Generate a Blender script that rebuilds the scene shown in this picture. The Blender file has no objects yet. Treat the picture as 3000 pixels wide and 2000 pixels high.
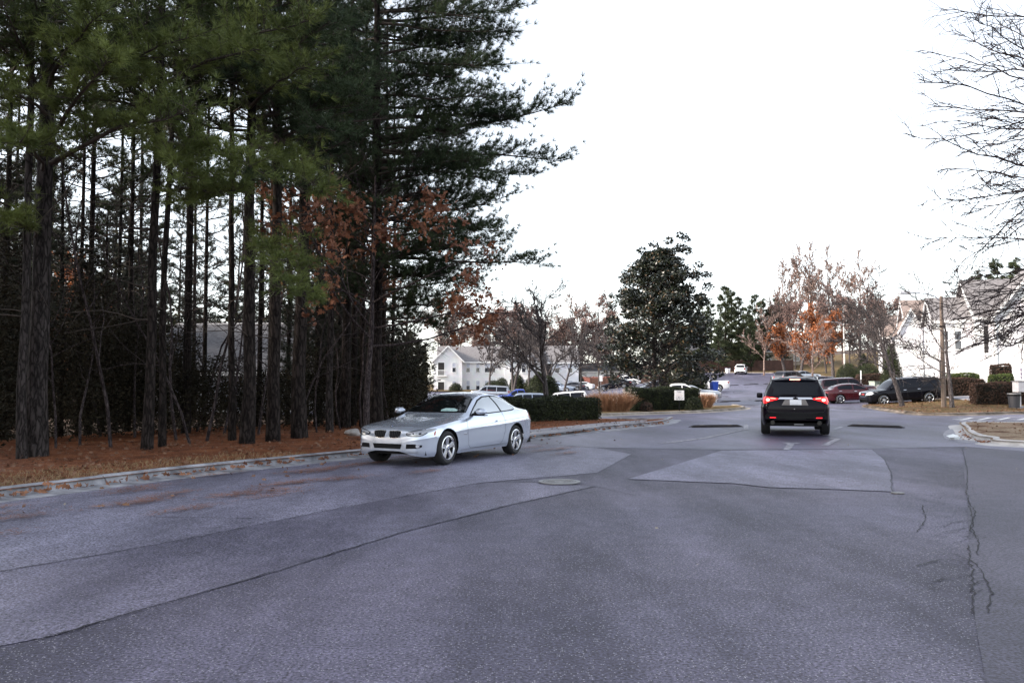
import bpy, bmesh, math, random
import numpy as np
from mathutils import Vector, Matrix, Euler
from mathutils.bvhtree import BVHTree
from mathutils.geometry import delaunay_2d_cdt
rad = math.radians
SC = bpy.context.scene
COL = SC.collection
# ------------------------------------------------------------------ camera
CAMZ = 1.55; FPX = 2500.0; PITCH = math.atan(125 / FPX)
cam_d = bpy.data.cameras.new('camera'); cam = bpy.data.objects.new('camera', cam_d); COL.objects.link(cam)
cam_d.sensor_width = 36.0; cam_d.lens = 36.0 * FPX / 3000.0; cam_d.clip_end = 4000; cam_d.clip_start = 0.1
cam.location = (0, 0, CAMZ); cam.rotation_euler = (rad(90) + PITCH, 0, 0)
SC.camera = cam
# ------------------------------------------------------------------ light
SUN_EL, SUN_AZ = 25.0, -102.0     # azimuth clockwise from +Y
w = bpy.data.worlds.new('World'); SC.world = w; w.use_nodes = True
nt = w.node_tree; nt.nodes.clear()
sky = nt.nodes.new('ShaderNodeTexSky'); sky.sky_type = 'NISHITA'; sky.sun_disc = False
sky.sun_elevation = rad(SUN_EL); sky.sun_rotation = rad(SUN_AZ); sky.air_density = 1.0; sky.dust_density = 1.0; sky.ozone_density = 1.0
hs = nt.nodes.new('ShaderNodeHueSaturation'); hs.inputs['Saturation'].default_value = 0.36
bg = nt.nodes.new('ShaderNodeBackground'); bg.inputs['Strength'].default_value = 0.15
wo = nt.nodes.new('ShaderNodeOutputWorld')
nt.links.new(sky.outputs[0], hs.inputs['Color']); nt.links.new(hs.outputs[0], bg.inputs[0]); nt.links.new(bg.outputs[0], wo.inputs[0])
sd = bpy.data.lights.new('sun', 'SUN'); sd.energy = 2.4; sd.angle = rad(7); sd.color = (1.0, 0.87, 0.74)
sun = bpy.data.objects.new('sun', sd); COL.objects.link(sun)
az, el = rad(SUN_AZ), rad(SUN_EL)
sdir = Vector((math.sin(az) * math.cos(el), math.cos(az) * math.cos(el), math.sin(el)))
sun.rotation_euler = sdir.to_track_quat('Z', 'Y').to_euler(); sun.location = (0, 0, 60)
SC.view_settings.view_transform = 'Standard'; SC.view_settings.look = 'None'
SC.view_settings.exposure = 1.6; SC.view_settings.gamma = 1.0; SC.view_settings.use_curve_mapping = False
SC.cycles.use_denoising = True; SC.cycles.max_bounces = 6; SC.cycles.transparent_max_bounces = 16
# ------------------------------------------------------------------ helpers
def smooth(a, b, x):
    t = np.clip((np.asarray(x, float) - a) / (b - a), 0, 1); return t * t * (3 - 2 * t)
def T(X, Y):
    X = np.asarray(X, float); Y = np.asarray(Y, float)
    yy = np.clip(Y, 0, 240)
    ramp = 0.00172 * np.maximum(yy - 48, 0) ** 1.646
    u = X - 0.268 * Y
    wl = 0.17 + 0.83 * smooth(-26, -5, u)
    rise = 0.06 * np.clip(u - 8, 0, 30) * smooth(44, 62, Y)
    dip = -1.35 * np.exp(-((X - 2) / 13.0) ** 2 - ((Y - 86) / 26.0) ** 2)
    return ramp * wl + rise + dip
def Tz(x, y): return float(T(x, y))
CP, SP = math.cos(PITCH), math.sin(PITCH)
def ray(px, py):
    dx, dy, dz = (px - 1500) / FPX, 1.0, -(py - 1000) / FPX
    return np.array([dx, dy * CP - dz * SP, dy * SP + dz * CP])
def gp(px, py, h=0.0):
    d = ray(px, py); t = np.linspace(1.5, 260, 12000)
    z = CAMZ + d[2] * t - (T(d[0] * t, d[1] * t) + h)
    i = np.argmax(z < 0) if (z < 0).any() else len(t) - 1
    k = t[i]; return np.array([d[0] * k, d[1] * k])
def at(px, py, Y):
    d = ray(px, py); k = Y / d[1]; return np.array([d[0] * k, Y, CAMZ + d[2] * k])
def atg(px, Y):
    x = (px - 1500) / FPX * Y; return (x, Y, Tz(x, Y))
def tag(o, label=None, cat=None, group=None, kind=None):
    if label: o['label'] = label
    if cat: o['category'] = cat
    if group: o['group'] = group
    if kind: o['kind'] = kind
    return o
def link(o, parent=None):
    COL.objects.link(o)
    if parent is not None: o.parent = parent
    return o
def empty(name, loc=(0, 0, 0), rz=0.0, parent=None):
    o = bpy.data.objects.new(name, None); o.location = loc; o.rotation_euler = (0, 0, rz); o.empty_display_size = 0.2
    return link(o, parent)
def np_mesh(name, V, F):
    """F: list of ndarray (m,k) face index arrays"""
    if isinstance(F, np.ndarray): F = [F]
    F = [f for f in F if len(f)]
    me = bpy.data.meshes.new(name)
    V = np.asarray(V, np.float32); me.vertices.add(len(V)); me.vertices.foreach_set('co', V.ravel())
    li = np.concatenate([f.ravel() for f in F]).astype(np.int32)
    tot = np.concatenate([np.full(len(f), f.shape[1]) for f in F]).astype(np.int32)
    st = np.concatenate([[0], np.cumsum(tot)[:-1]]).astype(np.int32)
    me.loops.add(len(li)); me.loops.foreach_set('vertex_index', li)
    me.polygons.add(len(tot)); me.polygons.foreach_set('loop_start', st); me.polygons.foreach_set('loop_total', tot)
    me.update(calc_edges=True); me.validate()
    return me
def mobj(name, me, mat, parent=None, smooth_=False, sharp=None):
    if mat is not None and not me.materials: me.materials.append(mat)
    if smooth_:
        me.polygons.foreach_set('use_smooth', np.ones(len(me.polygons), bool))
        if sharp: me.set_sharp_from_angle(angle=rad(sharp))
    return link(bpy.data.objects.new(name, me), parent)
def pyobj(name, V, F, mat, parent=None, smooth_=False, sharp=None):
    me = bpy.data.meshes.new(name); me.from_pydata([tuple(map(float, v)) for v in V], [], [tuple(map(int, f)) for f in F]); me.update()
    return mobj(name, me, mat, parent, smooth_, sharp)
BOXF = [(0, 3, 2, 1), (4, 5, 6, 7), (0, 1, 5, 4), (1, 2, 6, 5), (2, 3, 7, 6), (3, 0, 4, 7)]
class MB:
    """collects simple shapes into one mesh"""
    def __init__(s): s.V = []; s.F = []
    def add(s, V, F):
        n = len(s.V); s.V += [tuple(v) for v in V]; s.F += [tuple(i + n for i in f) for f in F]; return s
    def box(s, x0, x1, y0, y1, z0, z1):
        return s.add([(x0, y0, z0), (x1, y0, z0), (x1, y1, z0), (x0, y1, z0), (x0, y0, z1), (x1, y0, z1), (x1, y1, z1), (x0, y1, z1)], BOXF)
    def cyl(s, p0, p1, r0, r1=None, n=10, cap=True):
        r1 = r0 if r1 is None else r1
        p0 = Vector(p0); p1 = Vector(p1); d = (p1 - p0).normalized()
        a = Vector((0, 0, 1)) if abs(d.z) < .9 else Vector((1, 0, 0)); u = d.cross(a).normalized(); v = d.cross(u)
        V = []; 
        for p, r in ((p0, r0), (p1, r1)):
            for i in range(n):
                t = 2 * math.pi * i / n; V.append(p + (u * math.cos(t) + v * math.sin(t)) * r)
        F = [(i, (i + 1) % n, n + (i + 1) % n, n + i) for i in range(n)]
        if cap: F += [tuple(range(n - 1, -1, -1)), tuple(range(n, 2 * n))]
        return s.add(V, F)
    def build(s, name, mat, parent=None, smooth_=False, sharp=None): return pyobj(name, s.V, s.F, mat, parent, smooth_, sharp)
def bevel_obj(o, wd, seg=2):
    me = o.data; bm = bmesh.new(); bm.from_mesh(me)
    bmesh.ops.bevel(bm, geom=bm.edges[:], offset=wd, segments=seg, affect='EDGES', profile=.5)
    bm.to_mesh(me); bm.free(); return o
def copy_tree(o, parent=None):
    c = o.copy(); COL.objects.link(c); c.parent = parent
    for ch in list(o.children): copy_tree(ch, c)
    return c
# ------------------------------------------------------------------ materials
MATS = {}
def nodes_of(m):
    m.use_nodes = True; t = m.node_tree; return t, t.nodes['Principled BSDF']
def mat(name, col, rough=.6, metal=0., spec=.5, var=0., vscale=3., bump=0., bscale=30., col2=None, emit=None, estr=1., coat=0., ior=None, stretch=None, transl=0., contrast=(.35, .65), detail=4., sheen=0.):
    if name in MATS: return MATS[name]
    m = bpy.data.materials.new(name); MATS[name] = m
    t, b = nodes_of(m); N = t.nodes; Lk = t.links
    b.inputs['Base Color'].default_value = (*col, 1); b.inputs['Roughness'].default_value = rough
    b.inputs['Metallic'].default_value = metal; b.inputs['Specular IOR Level'].default_value = spec
    if ior: b.inputs['IOR'].default_value = ior
    if coat: b.inputs['Coat Weight'].default_value = coat; b.inputs['Coat Roughness'].default_value = .03
    if emit: b.inputs['Emission Color'].default_value = (*emit, 1); b.inputs['Emission Strength'].default_value = estr
    tc = None
    if var or col2 or bump:
        tc = N.new('ShaderNodeTexCoord'); src = tc.outputs['Object']
        if stretch:
            mp = N.new('ShaderNodeMapping'); mp.inputs['Scale'].default_value = stretch; Lk.new(src, mp.inputs[0]); src = mp.outputs[0]
    if var or col2:
        nz = N.new('ShaderNodeTexNoise'); nz.inputs['Scale'].default_value = vscale; nz.inputs['Detail'].default_value = detail; nz.inputs['Roughness'].default_value = .65
        Lk.new(src, nz.inputs['Vector'])
        rp = N.new('ShaderNodeValToRGB'); rp.color_ramp.elements[0].position = contrast[0]; rp.color_ramp.elements[1].position = contrast[1]
        c2 = col2 if col2 else tuple(min(1, c * (1 + var)) for c in col); c1 = col if col2 else tuple(c * (1 - var) for c in col)
        rp.color_ramp.elements[0].color = (*c1, 1); rp.color_ramp.elements[1].color = (*c2, 1)
        Lk.new(nz.outputs['Fac'], rp.inputs[0]); Lk.new(rp.outputs[0], b.inputs['Base Color'])
    if bump:
        nb = N.new('ShaderNodeTexNoise'); nb.inputs['Scale'].default_value = bscale; nb.inputs['Detail'].default_value = 4; Lk.new(src, nb.inputs['Vector'])
        bp = N.new('ShaderNodeBump'); bp.inputs['Strength'].default_value = min(1, bump); bp.inputs['Distance'].default_value = .02 * max(1, bump)
        Lk.new(nb.outputs['Fac'], bp.inputs['Height']); Lk.new(bp.outputs[0], b.inputs['Normal'])
    if transl:
        tr = N.new('ShaderNodeBsdfTranslucent'); mx = N.new('ShaderNodeMixShader'); mx.inputs[0].default_value = transl
        out = N['Material Output']; Lk.new(b.outputs[0], mx.inputs[1]); Lk.new(tr.outputs[0], mx.inputs[2]); Lk.new(mx.outputs[0], out.inputs[0])
        if var or col2: Lk.new(rp.outputs[0], tr.inputs[0])
        else: tr.inputs[0].default_value = (*col, 1)
    return m
def asphalt(name, c0, c1, speck, speck_amt, rough, mid=.5, seed=0.):
    m = bpy.data.materials.new(name); t, b = nodes_of(m); N = t.nodes; Lk = t.links
    tc = N.new('ShaderNodeTexCoord'); src = tc.outputs['Object']
    mp = N.new('ShaderNodeMapping'); mp.inputs['Rotation'].default_value = (0, 0, rad(30)); mp.inputs['Scale'].default_value = (1, .28, 1); mp.inputs['Location'].default_value = (seed, seed, 0); Lk.new(src, mp.inputs[0])
    n1 = N.new('ShaderNodeTexNoise'); n1.inputs['Scale'].default_value = mid; n1.inputs['Detail'].default_value = 5; n1.inputs['Roughness'].default_value = .62; Lk.new(mp.outputs[0], n1.inputs['Vector'])
    r1 = N.new('ShaderNodeValToRGB'); r1.color_ramp.elements[0].position = .40; r1.color_ramp.elements[1].position = .62
    r1.color_ramp.elements[0].color = (*c0, 1); r1.color_ramp.elements[1].color = (*c1, 1); Lk.new(n1.outputs['Fac'], r1.inputs[0])
    # aggregate grains
    n2 = N.new('ShaderNodeTexNoise'); n2.inputs['Scale'].default_value = 46; n2.inputs['Detail'].default_value = 4; n2.inputs['Roughness'].default_value = .7; Lk.new(src, n2.inputs['Vector'])
    r2 = N.new('ShaderNodeValToRGB'); r2.color_ramp.elements[0].position = .37; r2.color_ramp.elements[1].position = .63
    r2.color_ramp.elements[0].color = (.06, .06, .07, 1); r2.color_ramp.elements[1].color = (2.9, 2.85, 2.9, 1); Lk.new(n2.outputs['Fac'], r2.inputs[0])
    mx = N.new('ShaderNodeMixRGB'); mx.blend_type = 'MULTIPLY'; mx.inputs[0].default_value = .8; Lk.new(r1.outputs[0], mx.inputs[1]); Lk.new(r2.outputs[0], mx.inputs[2])
    n3 = N.new('ShaderNodeTexNoise'); n3.inputs['Scale'].default_value = 4.5; n3.inputs['Detail'].default_value = 5; Lk.new(src, n3.inputs['Vector'])
    r3 = N.new('ShaderNodeValToRGB'); r3.color_ramp.elements[0].position = .36; r3.color_ramp.elements[1].position = .66; r3.color_ramp.elements[0].color = (.86, .86, .86, 1); r3.color_ramp.elements[1].color = (1.12, 1.12, 1.12, 1); Lk.new(n3.outputs['Fac'], r3.inputs[0])
    mz = N.new('ShaderNodeMixRGB'); mz.blend_type = 'MULTIPLY'; mz.inputs[0].default_value = 1.; Lk.new(mx.outputs[0], mz.inputs[1]); Lk.new(r3.outputs[0], mz.inputs[2]); mx = mz
    vo = N.new('ShaderNodeTexVoronoi'); vo.inputs['Scale'].default_value = 85; Lk.new(src, vo.inputs['Vector'])
    sp = N.new('ShaderNodeSeparateColor'); Lk.new(vo.outputs['Color'], sp.inputs[0])
    lt = N.new('ShaderNodeMath'); lt.operation = 'LESS_THAN'; lt.inputs[1].default_value = speck_amt; Lk.new(sp.outputs[0], lt.inputs[0])
    ld = N.new('ShaderNodeMath'); ld.operation = 'LESS_THAN'; ld.inputs[1].default_value = .42; Lk.new(vo.outputs['Distance'], ld.inputs[0])
    ml = N.new('ShaderNodeMath'); ml.operation = 'MULTIPLY'; Lk.new(lt.outputs[0], ml.inputs[0]); Lk.new(ld.outputs[0], ml.inputs[1])
    m2 = N.new('ShaderNodeMixRGB'); Lk.new(ml.outputs[0], m2.inputs[0]); Lk.new(mx.outputs[0], m2.inputs[1]); m2.inputs[2].default_value = (*speck, 1)
    Lk.new(m2.outputs[0], b.inputs['Base Color'])
    b.inputs['Roughness'].default_value = rough
    bp = N.new('ShaderNodeBump'); bp.inputs['Strength'].default_value = .55; bp.inputs['Distance'].default_value = .012
    Lk.new(n2.outputs['Fac'], bp.inputs['Height']); Lk.new(bp.outputs[0], b.inputs['Normal'])
    MATS[name] = m; return m
M_old = asphalt('asphalt old', (.027, .025, .041), (.082, .077, .110), (.34, .33, .37), .10, .66)
M_patch = asphalt('asphalt worn light', (.056, .053, .082), (.130, .125, .176), (.30, .29, .33), .05, .55, .7, 3.)
M_gut = asphalt('asphalt parking strip', (.066, .063, .090), (.145, .141, .186), (.34, .33, .37), .07, .6, .6, 9.)
M_new = asphalt('asphalt overlay', (.032, .030, .050), (.082, .078, .122), (.2, .19, .24), .02, .5, .35, 5.)
M_right = asphalt('asphalt sealed', (.030, .028, .044), (.046, .043, .064), (.16, .15, .18), .015, .6, .5, 7.)
M_crack = mat('crack filler', (.016, .016, .02), .85)
M_conc = mat('concrete kerb', (.13, .13, .145), .85, var=.0, col2=(.42, .42, .45), vscale=2.2, bump=.5, bscale=40, detail=8)
M_concdark = mat('concrete stained', (.10, .085, .075), .9, col2=(.33, .29, .25), vscale=1.6, bump=.4, bscale=40, detail=8)
M_walk = mat('concrete walk', (.21, .21, .24), .85, col2=(.33, .325, .35), vscale=1.3, bump=.3, bscale=60, detail=7)
M_soil = mat('earth', (.05, .03, .02), .95, col2=(.10, .06, .04), vscale=2, bump=.6, bscale=15)
M_paint = mat('road paint', (.62, .62, .63), .7, var=.0, col2=(.80, .80, .80), vscale=9)
M_worn = mat('worn road paint', (.12, .115, .14), .7, col2=(.42, .42, .46), vscale=7, contrast=(.4, .62))
M_black = mat('black plastic', (.007, .007, .008), .6, spec=.15)
M_rubber = mat('tyre rubber', (.014, .014, .015), .75)
M_chrome = mat('chrome', (.75, .75, .77), .12, metal=1.)
M_alloy = mat('alloy', (.62, .63, .66), .25, metal=1.)
M_glass = mat('car glass', (.004, .005, .009), .03, spec=.3, ior=1.5)
M_dark = mat('shadowed interior', (.008, .008, .009), .8)
M_white = mat('white enamel', (.8, .8, .8), .4)
# ------------------------------------------------------------------ ground and roads
def fill_poly(poly, cell, h, zfun=None, inner=None):
    """constrained triangulation of a plan polygon, draped on the terrain"""
    P = np.array(poly, float)
    # densify edges
    pts = []
    for a, b in zip(P, np.roll(P, -1, 0)):
        n = max(1, int(np.linalg.norm(b - a) / cell)); 
        for i in range(n): pts.append(a + (b - a) * i / n)
    nb = len(pts); pts = np.array(pts)
    gx = np.arange(P[:, 0].min() + cell * .5, P[:, 0].max(), cell); gy = np.arange(P[:, 1].min() + cell * .5, P[:, 1].max(), cell)
    G = np.array(np.meshgrid(gx, gy)).reshape(2, -1).T
    ins = inside(G, P); G = G[ins]
    if len(G):
        rng = np.random.default_rng(1); G = G + rng.uniform(-.15, .15, G.shape) * cell
        d = np.min(np.linalg.norm(G[:, None, :] - pts[None, :, :], axis=2), axis=1) if len(G) * nb < 2e7 else np.full(len(G), 9.)
        G = G[d > cell * .45]
    allp = np.vstack([pts, G]) if len(G) else pts
    r = delaunay_2d_cdt([Vector(p) for p in allp], [(i, (i + 1) % nb) for i in range(nb)], [list(range(nb))], 1, 1e-5)
    V = np.array([[v.x, v.y] for v in r[0]]); F = np.array(r[2])
    z = T(V[:, 0], V[:, 1]) + h
    if zfun is not None: z = z + zfun(V[:, 0], V[:, 1])
    # orient up
    a, b, c = V[F[:, 0]], V[F[:, 1]], V[F[:, 2]]
    cr = (b[:, 0] - a[:, 0]) * (c[:, 1] - a[:, 1]) - (b[:, 1] - a[:, 1]) * (c[:, 0] - a[:, 0])
    F[cr < 0] = F[cr < 0][:, ::-1]
    return np.column_stack([V, z]), F
def inside(G, P):
    x, y = G[:, 0], G[:, 1]; r = np.zeros(len(G), bool)
    for (x0, y0), (x1, y1) in zip(P, np.roll(P, -1, 0)):
        c = ((y0 > y) != (y1 > y)); 
        with np.errstate(divide='ignore', invalid='ignore'):
            xi = (x1 - x0) * (y - y0) / (y1 - y0) + x0
        r ^= c & (x < xi)
    return r
def sheet(name, poly, cell, h, m, zfun=None, smooth_=True, kind='structure', parent=None):
    V, F = fill_poly(poly, cell, h, zfun); o = mobj(name, np_mesh(name, V, F), m, parent, smooth_)
    if parent is None: tag(o, kind=kind)
    return o
def catmull(P, n=8, closed=False):
    P = [np.array(p, float) for p in P]; out = []; N = len(P)
    for i in range(N if closed else N - 1):
        p1, p2 = P[i], P[(i + 1) % N]; p0 = P[i - 1] if (i > 0 or closed) else 2 * p1 - p2; p3 = P[(i + 2) % N] if (i + 2 < N or closed) else 2 * p2 - p1
        for k in range(n):
            t = k / n; out.append(.5 * ((2 * p1) + (-p0 + p2) * t + (2 * p0 - 5 * p1 + 4 * p2 - p3) * t * t + (-p0 + 3 * p1 - 3 * p2 + p3) * t ** 3))
    if not closed: out.append(P[-1])
    return np.array(out)
def resample(P, step):
    P = np.asarray(P, float); d = np.r_[0, np.cumsum(np.linalg.norm(np.diff(P, axis=0), axis=1))]
    n = max(2, int(round(d[-1] / step)) + 1); s = np.linspace(0, d[-1], n)
    return np.column_stack([np.interp(s, d, P[:, k]) for k in range(P.shape[1])])
def normals2(P):
    t = np.gradient(P, axis=0); t /= np.linalg.norm(t, axis=1)[:, None] + 1e-9
    return np.column_stack([-t[:, 1], t[:, 0]])     # left of travel
def ribbon(name, P, width, h, m, parent=None, kind=None, step=.3, jit=0., seed=0, taper=False):
    P = resample(P, step); rng = np.random.default_rng(seed)
    if jit: P = P + normals2(P) * rng.normal(0, jit, (len(P), 1))
    wd = np.full(len(P), width)
    if taper: wd = width * (.35 + .9 * rng.random(len(P))) 
    N = normals2(P); A = P + N * wd[:, None] / 2; B = P - N * wd[:, None] / 2
    V = np.vstack([np.column_stack([A, T(A[:, 0], A[:, 1]) + h]), np.column_stack([B, T(B[:, 0], B[:, 1]) + h])]); n = len(P)
    F = np.array([(i, n + i, n + i + 1, i + 1) for i in range(n - 1)])
    o = mobj(name, np_mesh(name, V, F), m, parent)
    if kind: tag(o, kind=kind)
    return o
KP = [(-.36, .006), (-.06, .022), (.0, .035), (.035, .105), (.075, .142), (.12, .152), (.20, .150), (.205, .0)]   # (offset to the land side, height)
def kerb(name, P, land_left, m, joint=3.0, prof=KP, gutter=True):
    """kerb swept along plan path P, cut into cast lengths"""
    root = empty(name, (0, 0, 0)); tag(root, kind='structure')
    P = resample(P, .25); sg = 1 if land_left else -1
    N = normals2(P) * sg; d = np.r_[0, np.cumsum(np.linalg.norm(np.diff(P, axis=0), axis=1))]
    ns = max(1, int(d[-1] / joint)); pr = prof if gutter else prof[2:]
    for k in range(ns):
        a, b = d[-1] * k / ns + .008, d[-1] * (k + 1) / ns - .008
        s = np.unique(np.r_[a, d[(d > a + .05) & (d < b - .05)], b])
        Q = np.column_stack([np.interp(s, d, P[:, i]) for i in (0, 1)]); NN = np.column_stack([np.interp(s, d, N[:, i]) for i in (0, 1)])
        V = []
        dz = .004 * math.sin(k * 2.3)
        for off, hh in pr:
            X = Q + NN * off; V.append(np.column_stack([X, T(X[:, 0], X[:, 1]) + hh + (dz if hh > .03 else 0)]))
        n = len(s); q = len(pr); V = np.vstack(V)
        F = [(j * n + i, j * n + i + 1, (j + 1) * n + i + 1, (j + 1) * n + i) for j in range(q - 1) for i in range(n - 1)]
        if sg > 0: F = [f[::-1] for f in F]
        caps = [tuple(j * n for j in range(q)), tuple(j * n + n - 1 for j in range(q))[::-1]]
        me = bpy.data.meshes.new('kerb_segment'); me.from_pydata(V.tolist(), [], F + caps); me.update()
        mobj('kerb_segment', me, m, root, True, 40)
    return root
# ---- plan outlines (pixels on the ground -> metres)
kl_near = [(-14.5, -4.), (-11.2, 2.5)]
kl = [gp(*p) for p in ((0, 1462), (350, 1417), (620, 1384), (1050, 1338), (1300, 1313), (1540, 1287), (1700, 1268), (1850, 1252), (1935, 1243))]
kl_nose = [gp(1963, 1236), gp(1968, 1230), (5.9, 36.3), (4.6, 36.9)]
KL = catmull(kl_near + kl + kl_nose, 6)
woods_poly = [tuple(p) for p in KL] + [(0, 38.2), (-6, 40.5), (-14, 47), (-19, 62), (-27, 112), (-110, 112), (-110, -4)]
i2 = [gp(*p) for p in ((1640, 1226), (1725, 1221), (1850, 1216), (1950, 1213), (2050, 1209), (2140, 1203))]
i2_nose = [gp(2176, 1199), gp(2181, 1195), gp(2150, 1190)]
K2 = catmull([(-1, 42.6)] + i2 + i2_nose + [(15.5, 60), (13.5, 60.5)], 5)
isl2_poly = [tuple(p) for p in K2] + [(2, 58), (-6, 52), (-6, 44.5)]
ri = [gp(*p) for p in ((2545, 1196), (2600, 1204), (2680, 1215), (2740, 1217.5), (2850, 1217), (3000, 1213))]
KR = catmull([(26.2, 58.5), (23.5, 57.2)] + ri + [(30.5, 44.0), (60, 40)], 5)
right_poly = [tuple(p) for p in KR] + [(95, 38), (140, 60), (140, 215), (62, 215), (52, 158), (44.5, 116), (37, 84), (32.4, 66), (31.6, 60)]
KR2 = catmull([(31.6, 60), (32.4, 66), (37, 84), (44.5, 116), (52, 158)], 6)
nr_front = [gp(*p) for p in ((2813, 1247), (2822, 1262), (2836, 1278), (2862, 1289), (2900, 1294.5), (3000, 1309))]
KN = catmull([(19.5, 32.0), (17.6, 32.2)] + nr_front + [(18.5, 19.0), (24, 16)], 5)
nr_poly = [tuple(p) for p in KN] + [(40, 12), (40, 31.0), (26, 31.6)]
far_poly = [(-110, 128), (6, 128), (9.5, 141), (12, 153), (33, 152), (46, 150), (52, 158.5), (62, 215), (-110, 215)]
KF = np.array([(9.5, 141), (12, 153), (33, 152), (46, 150)], float)
# far terrain sheet to the horizon
gx = np.r_[np.linspace(-2000, -140, 10), np.linspace(-120, 160, 57), np.linspace(190, 2000, 10)]
gy = np.r_[np.linspace(-600, -40, 6), np.linspace(-30, 260, 59), np.linspace(300, 2500, 10)]
GX, GY = np.meshgrid(gx, gy); GZ = T(GX, np.minimum(GY, 240)) - .12
n0, n1 = GX.shape; idx = np.arange(n0 * n1).reshape(n0, n1)
F = np.stack([idx[:-1, :-1], idx[:-1, 1:], idx[1:, 1:], idx[1:, :-1]], -1).reshape(-1, 4)
tag(mobj('ground', np_mesh('ground', np.column_stack([GX.ravel(), GY.ravel(), GZ.ravel()]), F), M_soil, None, True), kind='structure')
# road: one asphalt sheet from behind the camera to the far fence
road_poly = [tuple(p) for p in (KL + normals2(KL) * .12)][::1] + [(0, 38.0), (-6, 40.3), (-14, 46.8), (-19, 62), (-27, 112), (-32, 130), (5, 160), (60, 160), (95, 60), (95, -14), (-18, -14)]
sheet('road', road_poly, 3.0, 0.0, M_old)
# overlay beyond the cross joint, sealed lane on the right, light repair patches
J = [gp(*p) for p in ((1560, 1300), (1750, 1311), (2110, 1317), (2560, 1314), (2830, 1308), (3000, 1322))]
over = [tuple(p) for p in J] + [(34, 15.5), (90, 15), (90, 64), (58, 156), (6, 156), (-28, 126), (-26, 112), (-18.4, 62), (-13, 47), (-5.5, 41), (-1, 39)] + [(0.2, 33.5), (0.4, 28)]
sheet('asphalt_overlay', over, 3.0, .004, M_new)
rs = [gp(*p) for p in ((2833, 1312), (2822, 1370), (2832, 1440), (2838, 1560), (2842, 1700), (2862, 1850), (2900, 2060))]
sheet('sealed_lane', [tuple(p) for p in rs] + [(3.2, 2.0), (34, 2.0), (34, 15.2), tuple(gp(3000, 1323.5))], 2.0, .004, M_right)
pt = [gp(*p) for p in ((2115, 1320), (2555, 1317), (2590, 1345), (2610, 1385), (2616, 1441), (2440, 1434), (2250, 1428), (2150, 1417), (1840, 1404))]
sheet('road_patch', [tuple(p) for p in pt], 1.5, .008, M_patch)
ut = [gp(*p) for p in ((1420, 1413), (1600, 1415), (1742, 1425), (1500, 1478), (1180, 1560), (760, 1690), (400, 1790), (160, 1862), (0, 1895))]
cr1 = [gp(*p) for p in ((0, 1676), (300, 1625), (640, 1562), (940, 1500), (1200, 1452), (1420, 1413))]
sheet('utility_cut', [tuple(p) for p in ut] + [(-4.9, 4.6), (-6.8, 5.6)] + [tuple(p) for p in cr1[:-1]], 1.0, .004, mat_cut := asphalt('asphalt utility cut', (.046, .043, .066), (.118, .113, .154), (.32, .31, .35), .07, .6, .55, 2.))
pk = [tuple(p) for p in cr1] + [tuple(gp(1750, 1385)), tuple(gp(1850, 1330)), tuple(gp(1750, 1312)), tuple(gp(1560, 1301))]
Kof = [p for p in KL if 2 < p[1] < gp(1560, 1300)[1] - .3]
sheet('parking_strip', pk + [tuple(p + np.array([.30, -.18])) for p in Kof[::-1]] + [(-9.4, 3.2)], 1.5, .0055, M_gut)
def cracks(name, lines, wd=.022, h=.0098, seed=0):
    root = empty(name); tag(root, kind='structure')
    for i, l in enumerate(lines):
        P = np.array([gp(*p) for p in l]); L = resample(P, .09)
        ribbon('crack', L, wd, h, M_crack, root, step=.09, jit=.009, seed=seed + i, taper=True)
cracks('road_cracks', [
    [(0, 1676), (300, 1625), (640, 1562), (940, 1500), (1200, 1452), (1420, 1413), (1575, 1414)],
    [(100, 1882), (380, 1800), (760, 1690), (1180, 1560), (1500, 1478), (1742, 1425)],
    [(1700, 1420), (1742, 1425), (1860, 1452)],
    [(1840, 1404), (2150, 1417), (2250, 1428), (2440, 1434), (2616, 1441)],
    [(2555, 1317), (2590, 1345), (2610, 1385), (2614, 1441)],
    [(1750, 1311), (2110, 1317), (2560, 1314), (2830, 1308)],
    [(2818, 1312), (2835, 1380), (2833, 1440), (2848, 1520), (2842, 1560)],
    [(2836, 1470), (2858, 1500), (2850, 1550), (2868, 1590), (2862, 1630)],
    [(2800, 1625), (2860, 1650), (2885, 1700), (2905, 1740), (2895, 1800)],
    [(2838, 1600), (2848, 1700), (2852, 1800)], [(2680, 1660), (2760, 1640)], [(2700, 1480), (2712, 1520), (2690, 1560)], [(420, 1515), (720, 1520), (800, 1517)]], .013)
# fine alligator cracking along the sealed lane edge
rng = np.random.default_rng(5); al = []
for k in range(60):
    px, py = 2700 + 130 * rng.random() ** .6, 1400 + 330 * rng.random()
    l = [(px, py)]
    for j in range(3): l.append((l[-1][0] + rng.uniform(8, 34), l[-1][1] + rng.uniform(-9, 9)))
    al.append(l)
cracks('edge_cracking', al, .006, .0095, 90)
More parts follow.
